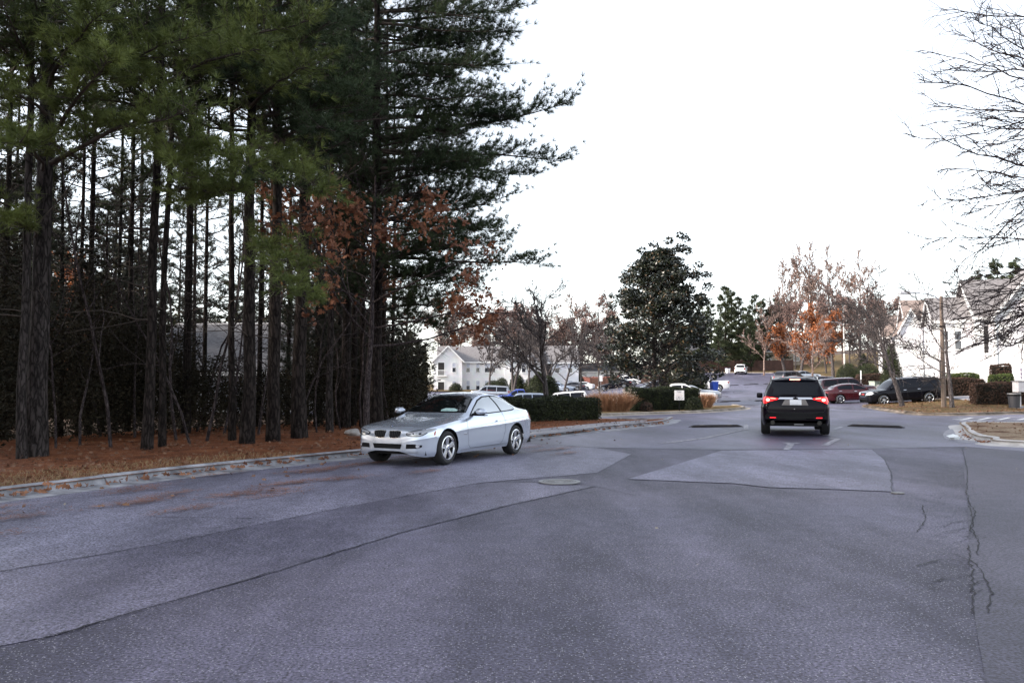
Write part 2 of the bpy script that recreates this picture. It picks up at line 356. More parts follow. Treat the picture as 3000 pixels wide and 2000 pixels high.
# raised land
def bumpy(a, s, seed=0):
    rg = np.random.default_rng(seed); ph = rg.uniform(0, 6.28, (6, 2)); k = rg.normal(0, s, (6, 2))
    return lambda x, y: a * sum(np.sin(k[i, 0] * x + ph[i, 0]) * np.sin(k[i, 1] * y + ph[i, 1]) for i in range(6)) / 3
def land_mat(name, cols, scale, fine=14.):
    m = bpy.data.materials.new(name); t, b = nodes_of(m); N = t.nodes; Lk = t.links
    tc = N.new('ShaderNodeTexCoord'); n1 = N.new('ShaderNodeTexNoise'); n1.inputs['Scale'].default_value = scale; n1.inputs['Detail'].default_value = 9; n1.inputs['Roughness'].default_value = .72; Lk.new(tc.outputs['Object'], n1.inputs[0])
    r = N.new('ShaderNodeValToRGB'); e = r.color_ramp.elements
    pos = np.linspace(.32, .68, len(cols)); e[0].position = pos[0]; e[1].position = pos[-1]
    for p in pos[1:-1]: e.new(p)
    for i, c in enumerate(cols): e[i].color = (*c, 1)
    Lk.new(n1.outputs['Fac'], r.inputs[0])
    n2 = N.new('ShaderNodeTexNoise'); n2.inputs['Scale'].default_value = fine; n2.inputs['Detail'].default_value = 6; n2.inputs['Roughness'].default_value = .8; Lk.new(tc.outputs['Object'], n2.inputs[0])
    r2 = N.new('ShaderNodeValToRGB'); r2.color_ramp.elements[0].position = .3; r2.color_ramp.elements[1].position = .7; r2.color_ramp.elements[0].color = (.35, .35, .35, 1); r2.color_ramp.elements[1].color = (1.6, 1.6, 1.6, 1); Lk.new(n2.outputs['Fac'], r2.inputs[0])
    mx = N.new('ShaderNodeMixRGB'); mx.blend_type = 'MULTIPLY'; mx.inputs[0].default_value = .85; Lk.new(r.outputs[0], mx.inputs[1]); Lk.new(r2.outputs[0], mx.inputs[2]); Lk.new(mx.outputs[0], b.inputs['Base Color'])
    b.inputs['Roughness'].default_value = .95; b.inputs['Specular IOR Level'].default_value = .1
    bp = N.new('ShaderNodeBump'); bp.inputs['Strength'].default_value = .9; bp.inputs['Distance'].default_value = .03; Lk.new(n2.outputs['Fac'], bp.inputs['Height']); Lk.new(bp.outputs[0], b.inputs['Normal'])
    MATS[name] = m; return m
M_straw = land_mat('pine straw floor', [(.075, .030, .016), (.18, .064, .029), (.29, .115, .05)], 1.6)
M_lawn = land_mat('dormant lawn', [(.05, .045, .02), (.12, .085, .04), (.17, .12, .06), (.09, .05, .03)], .9)
M_mulch = land_mat('mulch bed', [(.07, .035, .022), (.16, .085, .052), (.34, .26, .18), (.24, .17, .11), (.10, .05, .033)], .8)
def wz(x, y):   # the bank falls away inside the woods
    dd = (x + 3.3) * -.86 + (y - 18.5) * .5     # distance behind the kerb line
    return -.9 * smooth(7, 30, dd) + bumpy(.05, .8, 3)(x, y) * smooth(.3, 1.5, dd)
sheet('woods_floor', woods_poly, 1.6, .125, M_straw, wz)
sheet('hedge_island', isl2_poly, 1.5, .125, M_lawn, bumpy(.03, .8, 4))
def rz_(x, y): return .12 * np.exp(-((x - 22.6) / 1.2) ** 2 - ((y - 48.6) / 1.6) ** 2) + .12 * np.exp(-((x - 25) / 1.6) ** 2 - ((y - 47.4) / 1.3) ** 2)
sheet('right_lawn', right_poly, 2.2, .125, M_lawn, rz_)
sheet('corner_verge', nr_poly, 1.2, .125, M_mulch, lambda x, y: .05 * np.exp(-((x - 17) / 2) ** 2 - ((y - 27) / 3) ** 2))
sheet('far_lawn', far_poly, 4., .125, M_lawn, bumpy(.05, .3, 6))
kerb('left_kerb', KL, True, M_conc)
kerb('island_kerb', K2, True, M_concdark := mat('concrete warm', (.20, .175, .15), .9, col2=(.42, .37, .33), vscale=1.6, bump=.4, bscale=40, detail=8))
kerb('right_island_kerb', KR, True, mat('concrete mossy', (.045, .035, .028), .9, col2=(.30, .25, .21), vscale=.9, bump=.4, bscale=40, detail=9))
kerb('parking_kerb', KR2, False, M_concdark, 6.)
kerb('corner_kerb', KN, True, mat('concrete pale', (.40, .38, .37), .85, col2=(.60, .57, .55), vscale=2., bump=.4, bscale=40, detail=8))
kerb('far_kerb', KF, True, M_concdark, 6.)
# pavements and the gutter apron
sw = [gp(*p, .13) for p in ((1500, 1266), (1650, 1250), (1780, 1238), (1880, 1231))]; sw2 = [gp(*p, .13) for p in ((1900, 1231.5), (1820, 1242), (1700, 1258), (1500, 1279))]
root = empty('left_pavement'); tag(root, kind='structure')
A = resample(np.array(sw), 1.5); B = resample(np.array(sw2)[::-1], 1.5); n = min(len(A), len(B)); A = resample(A, np.linalg.norm(np.diff(A, axis=0), axis=1).sum() / (n - 1)); B = resample(B, np.linalg.norm(np.diff(B, axis=0), axis=1).sum() / (n - 1))
for i in range(n - 1):
    q = [A[i], B[i], B[i + 1], A[i + 1]]; c = sum(q) / 4; q = [c + (p - c) * .992 for p in q]
    V = [(p[0], p[1], Tz(*p) + z) for z in (.10, .150) for p in q]
    pyobj('paving_slab', V, BOXF, M_walk, root)
def walk(name, path, width, h, m=M_walk, slab=1.6):
    r = empty(name); tag(r, kind='structure'); P = resample(np.array(path, float), slab); N = normals2(P)
    for i in range(len(P) - 1):
        q = [P[i] + N[i] * width / 2, P[i] - N[i] * width / 2, P[i + 1] - N[i + 1] * width / 2, P[i + 1] + N[i + 1] * width / 2]; c = sum(q) / 4; q = [c + (p - c) * .99 for p in q]
        pyobj('paving_slab', [(p[0], p[1], Tz(*p) + z) for z in (h - .06, h) for p in q], BOXF, m, r)
walk('right_pavement', [(31.5, 60.5), (30.6, 58.2), (30.8, 55), (31.5, 51.5), (34, 49.5), (45, 48)], 1.5, .20)
walk('entrance_path', [(31.5, 61.5), (36, 63.5), (41, 65)], 1.3, .22)
walk('parking_pavement', [(33.4, 66), (38.1, 84), (45.5, 116)], 1.4, .165, slab=3.)
walk('corner_pavement', [(18.8, 29.8), (22, 29.2), (30, 28.2)], 1.9, .165)
ap = [gp(*p) for p in ((2763, 1274), (2772, 1262), (2790, 1256), (2815, 1251), (2826, 1266), (2840, 1281), (2868, 1292), (2900, 1298), (2860, 1299), (2800, 1293), (2772, 1286))]
sheet('gutter_apron', [tuple(p) for p in catmull(ap, 3, True)], .6, .010, M_walk)
# ------------------------------------------------------------------ painted markings
mk = empty('parking_markings'); tag(mk, kind='structure')
def pxline(p, q, wd, name='paint_line', m=None, root=mk, h=.0125): ribbon(name, np.array([gp(*p), gp(*q)]), wd, h, m or M_paint, root, step=1.)
pxline((2808, 1224.5), (3000, 1222.5), .13); pxline((2800, 1231), (3000, 1229.5), .13); pxline((2806, 1238.3), (3000, 1239.5), .12); pxline((2812, 1246), (2850, 1245.5), .1)
pxline((2800, 1228), (2809, 1228), .75)
for x in (2816, 2868, 2924, 2982): pxline((x, 1230.2), (x + 33, 1223.6), .16)
rng = np.random.default_rng(8)
for k in range(9): pxline((2812 + k * 9, 1234.2 + rng.uniform(-.4, .4)), (2812 + k * 9 + rng.uniform(3, 8), 1235 + rng.uniform(-.7, .7)), .12, 'stencil_stroke')
for y, x0, x1 in ((1146, 2106, 2132), (1151, 2103, 2128), (1156, 2100, 2124), (1161, 2097, 2118), (1167, 2092, 2112)): pxline((x0, y), (x1, y), .12, m=M_worn)
pxline((2395, 1186), (2470, 1186.5), .1); pxline((2500, 1192.5), (2540, 1192.5), .1); pxline((2335, 1180), (2420, 1181), .1, m=M_worn)
mw = empty('worn_arrows'); tag(mw, kind='structure')
for l in ([(2415, 1306), (2455, 1286)], [(2455, 1286), (2432, 1284)], [(2305, 1318), (2318, 1300)], [(2318, 1300), (2340, 1298)], [(2300, 1297), (2318, 1302)], [(2186, 1258), (2186, 1244)], [(2186, 1257), (2060, 1285)], [(2060, 1285), (1940, 1299)], [(2445, 1258), (2466, 1250)]):
    pxline(l[0], l[1], .16, 'worn_stroke', M_worn, mw)
# speed humps
def hump(p, q, label, n=1):
    a, b = gp(*p), gp(*q); d = b - a; L = np.linalg.norm(d); ang = math.atan2(d[1], d[0]); c = (a + b) / 2
    r = empty('speed_bump', (c[0], c[1], Tz(*c)), ang); tag(r, label, 'speed bump', 'rubber speed bumps across the road')
    xs = np.linspace(-L / 2, L / 2, 13); pr = [(-.16, .004), (-.12, .05), (-.06, .08), (.06, .08), (.12, .05), (.16, .004)]
    V = []; 
    for x in xs:
        e = .35 if abs(x) > L / 2 - .01 else 1.
        wx, wy = c[0] + math.cos(ang) * x, c[1] + math.sin(ang) * x
        for y, z in pr: V.append((x, y, Tz(wx, wy) - Tz(*c) + .008 + z * e))
    k = len(pr); F = [(i * k + j, (i + 1) * k + j, (i + 1) * k + j + 1, i * k + j + 1) for i in range(len(xs) - 1) for j in range(k - 1)]
    pyobj('rubber_ramp', V, F, mat('hump rubber', (.010, .010, .011), .8, spec=.2, col2=(.035, .030, .030), vscale=6, bump=.4), r, True, 40)
    for x in (-L * .27, L * .27): bevel_obj(MB().box(x - .09, x + .09, -.06, .06, .077, .0885).build('reflector_pad', mat('worn yellow', (.30, .26, .16), .6), r), .003, 1)
hump((2022, 1252), (2171, 1250), 'black speed bump in the road left of the braking black SUV')
hump((2487, 1248.5), (2647, 1254), 'black speed bump in the road right of the braking black SUV')
hump((2110, 1177.5), (2170, 1175.5), 'speed bump beside the white pickup at the hedge island'); hump((2212, 1175), (2240, 1174), 'speed bump just ahead of the braking black SUV')
hump((2121, 1130), (2164, 1128.5), 'far speed bump beside the blue recycling cart'); hump((2180, 1127.5), (2221, 1125.5), 'middle one of the row of far speed bumps'); hump((2238, 1125), (2290, 1123), 'far speed bump nearest the dark parked cars')
# manhole
c = gp(1639, 1414); r = empty('manhole_cover', (c[0], c[1], .012)); tag(r, 'round cast iron manhole cover set in the worn road patch', 'manhole')
def ringm(r0, r1, z0, z1, n=36):
    V = []; 
    for rr, z in ((r0, z0), (r0, z1), (r1, z1), (r1, z0)): V += [(rr * math.cos(2 * math.pi * i / n), rr * math.sin(2 * math.pi * i / n), z) for i in range(n)]
    return V, [(a * n + i, a * n + (i + 1) % n, ((a + 1) % 4) * n + (i + 1) % n, ((a + 1) % 4) * n + i) for a in range(4) for i in range(n)]
M_iron = mat('cast iron', (.09, .09, .095), .5, metal=.5, col2=(.2, .19, .19), vscale=12); M_ironhi = mat('polished iron rim', (.22, .22, .23), .5, metal=.4)
b_ = MB(); b_.add(*ringm(.27, .33, 0, .016)); b_.build('rim', M_ironhi, r)
b_ = MB(); b_.cyl((0, 0, 0), (0, 0, .010), .265, n=36); lid = b_.build('lid', M_iron, r)
for x in (-.13, .13):
    b_ = MB(); V, F = ringm(.06, .075, .0101, .016, 20); b_.add([(a + x, b, z) for a, b, z in V], F); b_.build('raised_ring', M_ironhi, lid)
b_ = MB(); V, F = ringm(.225, .24, .0101, .015); b_.add(V, F); b_.build('raised_ring', M_ironhi, lid)
c = gp(2630, 1446); r = MB().cyl((0, 0, 0), (0, 0, .016), .09, n=16).build('valve_cover', M_iron); r.location = (c[0], c[1], .004); tag(r, 'small dark valve cover at the corner of the road patch', 'valve cover')
# ------------------------------------------------------------------ vehicles
def pchip(pts):
    pts = sorted(pts); x = np.array([p[0] for p in pts], float); y = np.array([p[1] for p in pts], float)
    h = np.diff(x); dl = np.diff(y) / h; m = np.zeros_like(y)
    for i in range(1, len(x) - 1):
        if dl[i - 1] * dl[i] > 0:
            w1, w2 = 2 * h[i] + h[i - 1], h[i] + 2 * h[i - 1]; m[i] = (w1 + w2) / (w1 / dl[i - 1] + w2 / dl[i])
    m[0], m[-1] = dl[0], dl[-1]
    def f(q):
        q = np.clip(q, x[0], x[-1]); i = np.clip(np.searchsorted(x, q) - 1, 0, len(h) - 1); t = (q - x[i]) / h[i]
        return (2 * t ** 3 - 3 * t ** 2 + 1) * y[i] + (t ** 3 - 2 * t ** 2 + t) * h[i] * m[i] + (-2 * t ** 3 + 3 * t ** 2) * y[i + 1] + (t ** 3 - t ** 2) * h[i] * m[i + 1]
    return f
class Car:
    def __init__(s, spec, paint, name, label, cat, loc, heading, group=None, ds=.09, sub=4):
        s.sp = spec; s.L = spec['L']; s.paint = paint
        s.root = empty(name, loc, heading); tag(s.root, label, cat, group)
        # sit on the slope along the heading
        fx, fy = math.cos(heading), math.sin(heading); a = Tz(loc[0] + fx * 1.4, loc[1] + fy * 1.4); b = Tz(loc[0] - fx * 1.4, loc[1] - fy * 1.4)
        c = Tz(loc[0] - fy * .7, loc[1] + fx * .7); d = Tz(loc[0] + fy * .7, loc[1] - fx * .7)
        s.root.rotation_euler = Euler((math.atan2(c - d, 1.4), -math.atan2(a - b, 2.8), heading), 'XYZ') if abs(a - b) + abs(c - d) > .004 else Euler((0, 0, heading))
        s.root.location = (loc[0], loc[1], max((a + b) / 2, loc[2]) + .009)
        f = {k: pchip(spec[k]) for k in ('zlo', 'w', 'zs', 'wb', 'wr', 'zr', 'zc')}; s.f = f
        L = s.L; S = list(np.arange(.0, L, ds)) + [L, .01, .025, .045, .07, .1, .15, .2, L - .01, L - .025, L - .045, L - .07, L - .1, L - .15]
        arch = [(x, spec['R'] + spec.get('agap', .055)) for x in spec['axles']]; s.R = spec['R']
        for xc, ra in arch:
            S += [xc + ra * math.sin(t) for t in np.linspace(-math.pi / 2, math.pi / 2, 15)] + [xc - ra - .002, xc + ra + .002]
        S = np.array(sorted(set(np.round(S, 4)))); S = S[(S >= 0) & (S <= L)]
        rings = []
        for x in S:
            zlo, w_, zs, wb, wr, zr, zc = [float(f[k](x)) for k in ('zlo', 'w', 'zs', 'wb', 'wr', 'zr', 'zc')]
            zs = max(zs, zlo + .12); zr = max(zr, zs + .012); zc = max(zc, zr + .003)
            hgt = zs - zlo
            wt = min(wb, w_ - .018); side = np.array([(w_ - .060, zlo), (w_ - .020, zlo + .14 * hgt), (w_ - .010, zlo + .36 * hgt), (w_ - .004, zlo + .62 * hgt), (w_, zlo + .700 * hgt), (w_ - .010, zlo + .745 * hgt), (w_ + (wt - w_) * .55, zlo + .90 * hgt), (wt, zs)])
            sc = catmull(side, 4)
            za = zlo
            for xc, ra in arch:
                if abs(x - xc) <= ra + 1e-6: za = max(za, s.R + math.sqrt(max(0, ra * ra - (x - xc) ** 2)))
            zz = np.linspace(min(za, zs - .05), zs, 5 * sub + 1); yy = np.interp(zz, sc[:, 1], sc[:, 0])
            lower = np.column_stack([yy, zz])
            wb2 = lower[-1, 0]; gh = zr - zs
            up = np.array([(wb2, zs), (wb2 + (wr - wb2) * .46 + .02 * min(1, gh / .3), zs + gh * .5), (wr, zr), (wr * .6, zr + (zc - zr) * .72), (0, zc)])
            u1 = catmull(up[:3], sub); u2 = catmull(np.array([up[2], up[3], up[4]]), sub)
            upper = np.vstack([u1[1:], u2[1:]])
            half = np.vstack([lower, upper]); full = np.vstack([np.column_stack([half[:, 0], half[:, 1]]), np.column_stack([-half[-2::-1, 0], half[-2::-1, 1]])])
            rings.append(np.column_stack([np.full(len(full), L / 2 - x), full]))
        k = len(rings[0]); n = len(S); V = np.vstack(rings)
        F = np.array([(i * k + j, i * k + j + 1, (i + 1) * k + j + 1, (i + 1) * k + j) for i in range(n - 1) for j in range(k - 1)])
        me = bpy.data.meshes.new('body'); me.from_pydata(V.tolist(), [], F.tolist() + [tuple(range(k - 1, -1, -1)), tuple((n - 1) * k + j for j in range(k))]); me.update()
        s.body = mobj('body', me, paint, s.root, True, 38)
        s.bvh = BVHTree.FromPolygons([Vector(v) for v in V], [tuple(p.vertices) for p in me.polygons])
        hw = max(p[1] for p in spec['w'])
        # underbody and wheel housings
        zl = float(f['zlo'](L / 2)); ub = MB(); a0, a1 = spec['axles']; ra = s.R + .05
        for x0, x1, ww in ((.16, a0 - ra, hw - .13), (a0 - ra, a0 + ra, hw - .30), (a0 + ra, a1 - ra, hw - .09), (a1 - ra, a1 + ra, hw - .30), (a1 + ra, L - .14, hw - .13)):
            ub.box(L / 2 - x1, L / 2 - x0, -ww, ww, zl + .02, zl + .12)
        ub.build('underbody', M_black, s.root)
        for xc, ra in arch:
            wh = MB(); nn = 14; x0 = L / 2 - xc
            V = []
            for y in (hw - .06, hw - .33):
                for i in range(nn + 1):
                    t = math.pi * i / nn; V.append((x0 + (ra + .004) * math.cos(t), y, s.R + (ra + .004) * math.sin(t)))
                V.append((x0 - ra, y, zl + .05)); V.append((x0 + ra, y, zl + .05))
            q = nn + 3; Fq = [(i, i + 1, q + i + 1, q + i) for i in range(nn)] + [tuple(range(q, 2 * q))]
            wh.add(V, Fq); wh.build('wheel_housing', M_dark, s.root); MB().add([(x, -y, z) for x, y, z in V], [g[::-1] for g in Fq]).build('wheel_housing', M_dark, s.root)
        s.hw = hw
    def cast(s, a, b, axis, sg=1):
        if axis == 'side': o, d = Vector((s.L / 2 - a, sg * 3, b)), Vector((0, -sg, 0))
        elif axis == 'front': o, d = Vector((6, a, b)), Vector((-1, 0, 0))
        elif axis == 'rear': o, d = Vector((-6, a, b)), Vector((1, 0, 0))
        else: o, d = Vector((s.L / 2 - a, b, 5)), Vector((0, 0, -1))
        h = s.bvh.ray_cast(o, d)
        for kk in range(60):
            if h[0] is not None or axis == 'top': break
            o = o - Vector((0, 0, .008)); h = s.bvh.ray_cast(o, d)
        if h[0] is None:
            base = {'side': Vector((s.L / 2 - a, sg * s.hw * .95, b)), 'front': Vector((s.L / 2 - .1, a, b)), 'rear': Vector((-s.L / 2 + .1, a, b)), 'top': Vector((s.L / 2 - a, b, 1.))}[axis]
            h = s.bvh.find_nearest(base); return h[0], d
        return h[0], d
    def patch(s, name, outl, axis, m, off=.006, parent=None, rnd=0, mirror=False, nr=4, sg=1, thick=.03, step=.07):
        """plate that follows the body inside a 2D outline"""
        res = []
        for k in ((1, -1) if mirror else (sg,)):
            O = np.array(outl, float)
            if axis in ('front', 'rear', 'top') and k < 0: O = O * (np.array([-1, 1]) if axis != 'top' else np.array([1, -1]))
            if rnd: O = catmull(O, rnd, True)
            P = []
            for a, b in zip(O, np.roll(O, -1, 0)):
                n = max(1, int(np.linalg.norm(b - a) / step)); P += [a + (b - a) * i / n for i in range(n)]
            P = np.array(P); c = P.mean(0); n = len(P); V = []; F = []
            for j in range(nr):
                q = c + (P - c) * (1 - j / nr)
                for a, b in q:
                    h, d = s.cast(a, b, axis, k); V.append(h - d * off)
            h, d = s.cast(c[0], c[1], axis, k); V.append(h - d * off)
            for j in range(nr - 1): F += [(j * n + i, j * n + (i + 1) % n, (j + 1) * n + (i + 1) % n, (j + 1) * n + i) for i in range(n)]
            F += [((nr - 1) * n + i, (nr - 1) * n + (i + 1) % n, nr * n) for i in range(n)]
            b0 = len(V); V += [V[i] + d * (off + thick) for i in range(n)]; F += [(i, b0 + i, b0 + (i + 1) % n, (i + 1) % n) for i in range(n)]
            o = pyobj(name, V, F, m, parent or s.root, True, 50)
            bm = bmesh.new(); bm.from_mesh(o.data); bmesh.ops.recalc_face_normals(bm, faces=bm.faces)
            if bm.faces:
                bm.faces.ensure_lookup_table(); f0 = bm.faces[len(F) - n - 1]
                if f0.normal.dot(d) > 0: bmesh.ops.reverse_faces(bm, faces=bm.faces)
            bm.to_mesh(o.data); bm.free(); res.append(o)
        return res
    def strip(s, name, line, axis, width, m, off=.004, parent=None, mirror=False, sg=1, step=.06):
        res = []
        for k in ((1, -1) if mirror else (sg,)):
            P = resample(np.array(line, float), step)
            if axis in ('front', 'rear') and k < 0: P = P * np.array([-1, 1])
            if axis == 'top' and k < 0: P = P * np.array([1, -1])
            N = normals2(P); V = []
            for sd in (1, -1):
                for a, b in P + N * width / 2 * sd:
                    h, d = s.cast(a, b, axis, k); V.append(h - d * off)
            n = len(P); res.append(pyobj(name, V, [(i, i + 1, n + i + 1, n + i) for i in range(n - 1)], m, parent or s.root, True))
        return res
    def solid(s, name, mb, m, parent=None, bev=0., mirror=False):
        o = mb.build(name, m, parent or s.root)
        if bev: bevel_obj(o, bev, 2); o.data.polygons.foreach_set('use_smooth', np.ones(len(o.data.polygons), bool)); o.data.set_sharp_from_angle(angle=rad(50))
        if mirror:
            me = o.data.copy(); co = np.empty(len(me.vertices) * 3, np.float32); me.vertices.foreach_get('co', co); co[1::3] *= -1; me.vertices.foreach_set('co', co); me.flip_normals(); me.update()
            mobj(name, me, m, parent or s.root)
        return o
    def wheels(s, width=.23, rim=None, spokes=5, inset=.015, rimr=.68, style='star', hub=None, rimmat=None):
        key = (round(s.R, 3), width, spokes, rimr, style)
        if key not in WCACHE: WCACHE[key] = wheel_meshes(s.R, width, spokes, rimr, style)
        ty, ri_, br = WCACHE[key]
        for xc in s.sp['axles']:
            for sg in (1, -1):
                wo = empty('wheel', (s.L / 2 - xc, sg * (s.hw - inset), s.R), 0 if sg > 0 else math.pi, s.root)
                for nm, me, mm in (('tyre', ty, M_rubber), ('rim', ri_, rimmat or M_alloy), ('brake_disc', br, mat('brake disc', (.05, .05, .055), .5, metal=.6))):
                    o = bpy.data.objects.new(nm, me); 
                    if not me.materials: me.materials.append(mm)
                    link(o, wo)
                    if rimmat and nm == 'rim': o.material_slots[0].link = 'OBJECT'; o.material_slots[0].material = mm
                if hub: hub(wo)
WCACHE = {}
def wheel_meshes(R, W, ns, rimr, style):
    # axis along +y = outer face at y=0, inward -W
    n = 40
    def lathe(prof, closed=False):
        V = []; F = []; k = len(prof)
        for i in range(n):
            a = 2 * math.pi * i / n
            for r, y in prof: V.append((r * math.cos(a), y, r * math.sin(a)))
        for i in range(n):
            for j in range(k - (0 if closed else 1)):
                F.append((i * k + j, ((i + 1) % n) * k + j, ((i + 1) % n) * k + (j + 1) % k, i * k + (j + 1) % k))
        return V, F
    Rr = R * rimr
    tp = [(Rr, -.015), (Rr + .012, .0), ((R + Rr) / 2, .012), (R - .03, .002), (R - .008, -.02), (R, -.05), (R, -W + .05), (R - .008, -W + .02), (R - .04, -W), (Rr, -W + .02)]
    def me_of(V, F, nm):
        me = bpy.data.meshes.new(nm); me.from_pydata(V, [], F); me.update()
        bm = bmesh.new(); bm.from_mesh(me); bmesh.ops.recalc_face_normals(bm, faces=bm.faces); bm.to_mesh(me); bm.free()
        me.polygons.foreach_set('use_smooth', np.ones(len(me.polygons), bool)); me.set_sharp_from_angle(angle=rad(40)); return me
    ty = me_of(*lathe(tp, True), 'tyre')
    mb = MB(); mb.add(*lathe([(Rr + .004, .004), (Rr - .012, .008), (Rr - .022, -.004), (Rr - .026, -.06), (Rr - .03, -W + .03)]))
    mb.add(*lathe([(.0, .004), (.035, .004), (.062, -.004), (.07, -.03)]))
    for q in range(ns):
        a = 2 * math.pi * q / ns + math.pi / 2
        for (da0, da1, w0, w1) in (((0, 0, .034, .024),) if style == 'thin' else ((0, 0, .05, .042),) if style == 'star' else ((.0, .0, .036, .062),)):
            r0, r1 = .04, Rr - .012
            c, s_ = math.cos(a), math.sin(a); V = []
            for r, hw_, y in ((r0, w0, -.008), ((r0 + r1) / 2, (w0 + w1) / 2 * .86, -.002), (r1, w1, .002)):
                for t, dy in ((-1, -.022), (-.6, 0), (.6, 0), (1, -.022), (0, -.045)):
                    V.append((r * c - hw_ * t * s_, y + dy, r * s_ + hw_ * t * c))
            mb.add(V, [(b * 5 + j, b * 5 + (j + 1) % 5, (b + 1) * 5 + (j + 1) % 5, (b + 1) * 5 + j) for b in range(2) for j in range(5)])
    ri_ = me_of(mb.V, mb.F, 'rim')
    mb = MB(); mb.add(*lathe([(.0, -.075), (Rr * .78, -.075), (Rr * .78, -.1)])); mb.add(*lathe([(.0, -.125), (Rr, -.125)]))
    br = me_of(mb.V, mb.F, 'brake_disc')
    return ty, ri_, br
# --- body profiles (s from the front bumper)
def spec_coupe():
    return dict(L=4.58, R=.325, axles=(.78, 3.54), agap=.05,
        zlo=[(0, .29), (.025, .235), (.07, .205), (.2, .185), (.6, .19), (2, .20), (4.0, .22), (4.4, .27), (4.58, .40)],
        w=[(0, .34), (.02, .53), (.05, .64), (.1, .72), (.2, .80), (.4, .855), (.75, .885), (1.3, .875), (2.2, .872), (3.0, .885), (3.55, .892), (4.0, .87), (4.3, .815), (4.48, .74), (4.55, .66), (4.58, .55)],
        zs=[(0, .53), (.025, .61), (.06, .655), (.12, .685), (.3, .725), (.55, .76), (.9, .80), (1.3, .845), (1.7, .875), (2.6, .905), (3.4, .945), (4.0, .965), (4.35, .95), (4.5, .90), (4.58, .78)],
        wb=[(0, .30), (.02, .49), (.05, .60), (.15, .72), (.4, .80), (.8, .825), (1.4, .82), (2.2, .815), (3.0, .82), (3.6, .80), (4.1, .755), (4.45, .66), (4.58, .50)],
        wr=[(0, .30), (.06, .40), (.2, .50), (.5, .57), (1., .63), (1.42, .70), (1.62, .715), (1.9, .655), (2.25, .575), (2.7, .55), (3.1, .555), (3.5, .575), (3.9, .61), (4.1, .63), (4.4, .58), (4.58, .4)],
        zr=[(0, .55), (.025, .635), (.06, .68), (.12, .71), (.3, .755), (.6, .80), (1., .85), (1.42, .905), (1.6, .95), (1.9, 1.105), (2.2, 1.245), (2.45, 1.305), (2.8, 1.325), (3.1, 1.305), (3.4, 1.235), (3.7, 1.12), (3.95, 1.025), (4.12, .995), (4.4, .97), (4.52, .91), (4.58, .79)],
        zc=[(0, .565), (.025, .65), (.06, .70), (.12, .732), (.3, .785), (.6, .835), (1., .885), (1.40, .935), (1.55, .975), (1.85, 1.135), (2.1, 1.262), (2.35, 1.345), (2.75, 1.375), (3.1, 1.355), (3.4, 1.285), (3.7, 1.165), (3.95, 1.06), (4.12, 1.02), (4.4, .99), (4.52, .925), (4.58, .80)])
def spec_sedan(L=4.85, W=.92, H=1.45):
    k = L / 4.58; a = spec_coupe(); r = {}
    for q in ('zlo', 'w', 'zs', 'wb', 'wr', 'zr', 'zc'):
        g = W / .89 if q[0] == 'w' else (H / 1.375 if q != 'zlo' else 1.)
        r[q] = [(x * k, v * g) for x, v in a[q]]
    # longer roof, more upright rear glass
    for q, dz in (('zr', 0), ('zc', .0)):
        r[q] = [(x + (.16 if 2.6 * k < x < 3.75 * k else 0), v) for x, v in r[q]]
    r.update(L=L, R=.335, axles=(.19 * L, .775 * L), agap=.05); return r
def spec_suv(L=5.0, W=.98, H=1.78, slope=.35, hood=1.06, R=.375, belt=1.10, nose=.28):
    r = dict(L=L, R=R, axles=(.19 * L, .785 * L), agap=.065)
    c0, c1 = .235 * L, .40 * L; e = L
    r['zlo'] = [(0, .42), (.06, .32), (.25, .26), (L / 2, .27), (e - .35, .30), (e - .1, .36), (e, .46)]
    r['w'] = [(0, W * .62), (.04, W * .76), (.12, W * .86), (.35, W * .95), (.9, W), (L / 2, W), (e - 1, W), (e - .4, W * .975), (e - .12, W * .93), (e - .03, W * .86), (e, W * .78)]
    r['zs'] = [(0, .72), (.05, .84), (.12, .90), (.4, .965), (.9, 1.0), (c0, 1.03), (L / 2, belt - .03), (e - .8, belt), (e - .3, belt), (e - .1, belt - .02), (e, belt - .12)]
    r['wb'] = [(0, W * .56), (.06, W * .72), (.15, W * .82), (.5, W * .90), (c0, W * .93), (e - .5, W * .925), (e - .15, W * .87), (e, W * .70)]
    r['wr'] = [(0, W * .4), (.1, W * .52), (.4, W * .62), (c0, W * .80), (c0 + .25, W * .80), (c1, W * .68), (L * .6, W * .665), (e - .55, W * .66), (e - .3, W * .68), (e - .1, W * .74), (e, W * .62)]
    r['zr'] = [(0, .735), (.05, .87), (.12, .95), (.4, 1.01), (c0, hood), (c0 + .15, hood + .10), (c1 - .15, H - .17), (c1 + .1, H - .075), (L * .6, H - .055), (e - .8, H - .075), (e - slope - .05, H - .10), (e - slope * .75, H - .19), (e - slope * .35, belt + .18), (e - .06, belt + .02), (e, belt - .10)]
    r['zc'] = [(0, .745), (.05, .90), (.12, .985), (.4, 1.04), (c0 - .05, hood + .03), (c0 + .10, hood + .11), (c1 - .2, H - .15), (c1 + .1, H - .02), (L * .6, H), (e - .8, H - .02), (e - slope - .03, H - .05), (e - slope * .75, H - .15), (e - slope * .35, belt + .20), (e - .06, belt + .03), (e, belt - .09)]
    return r
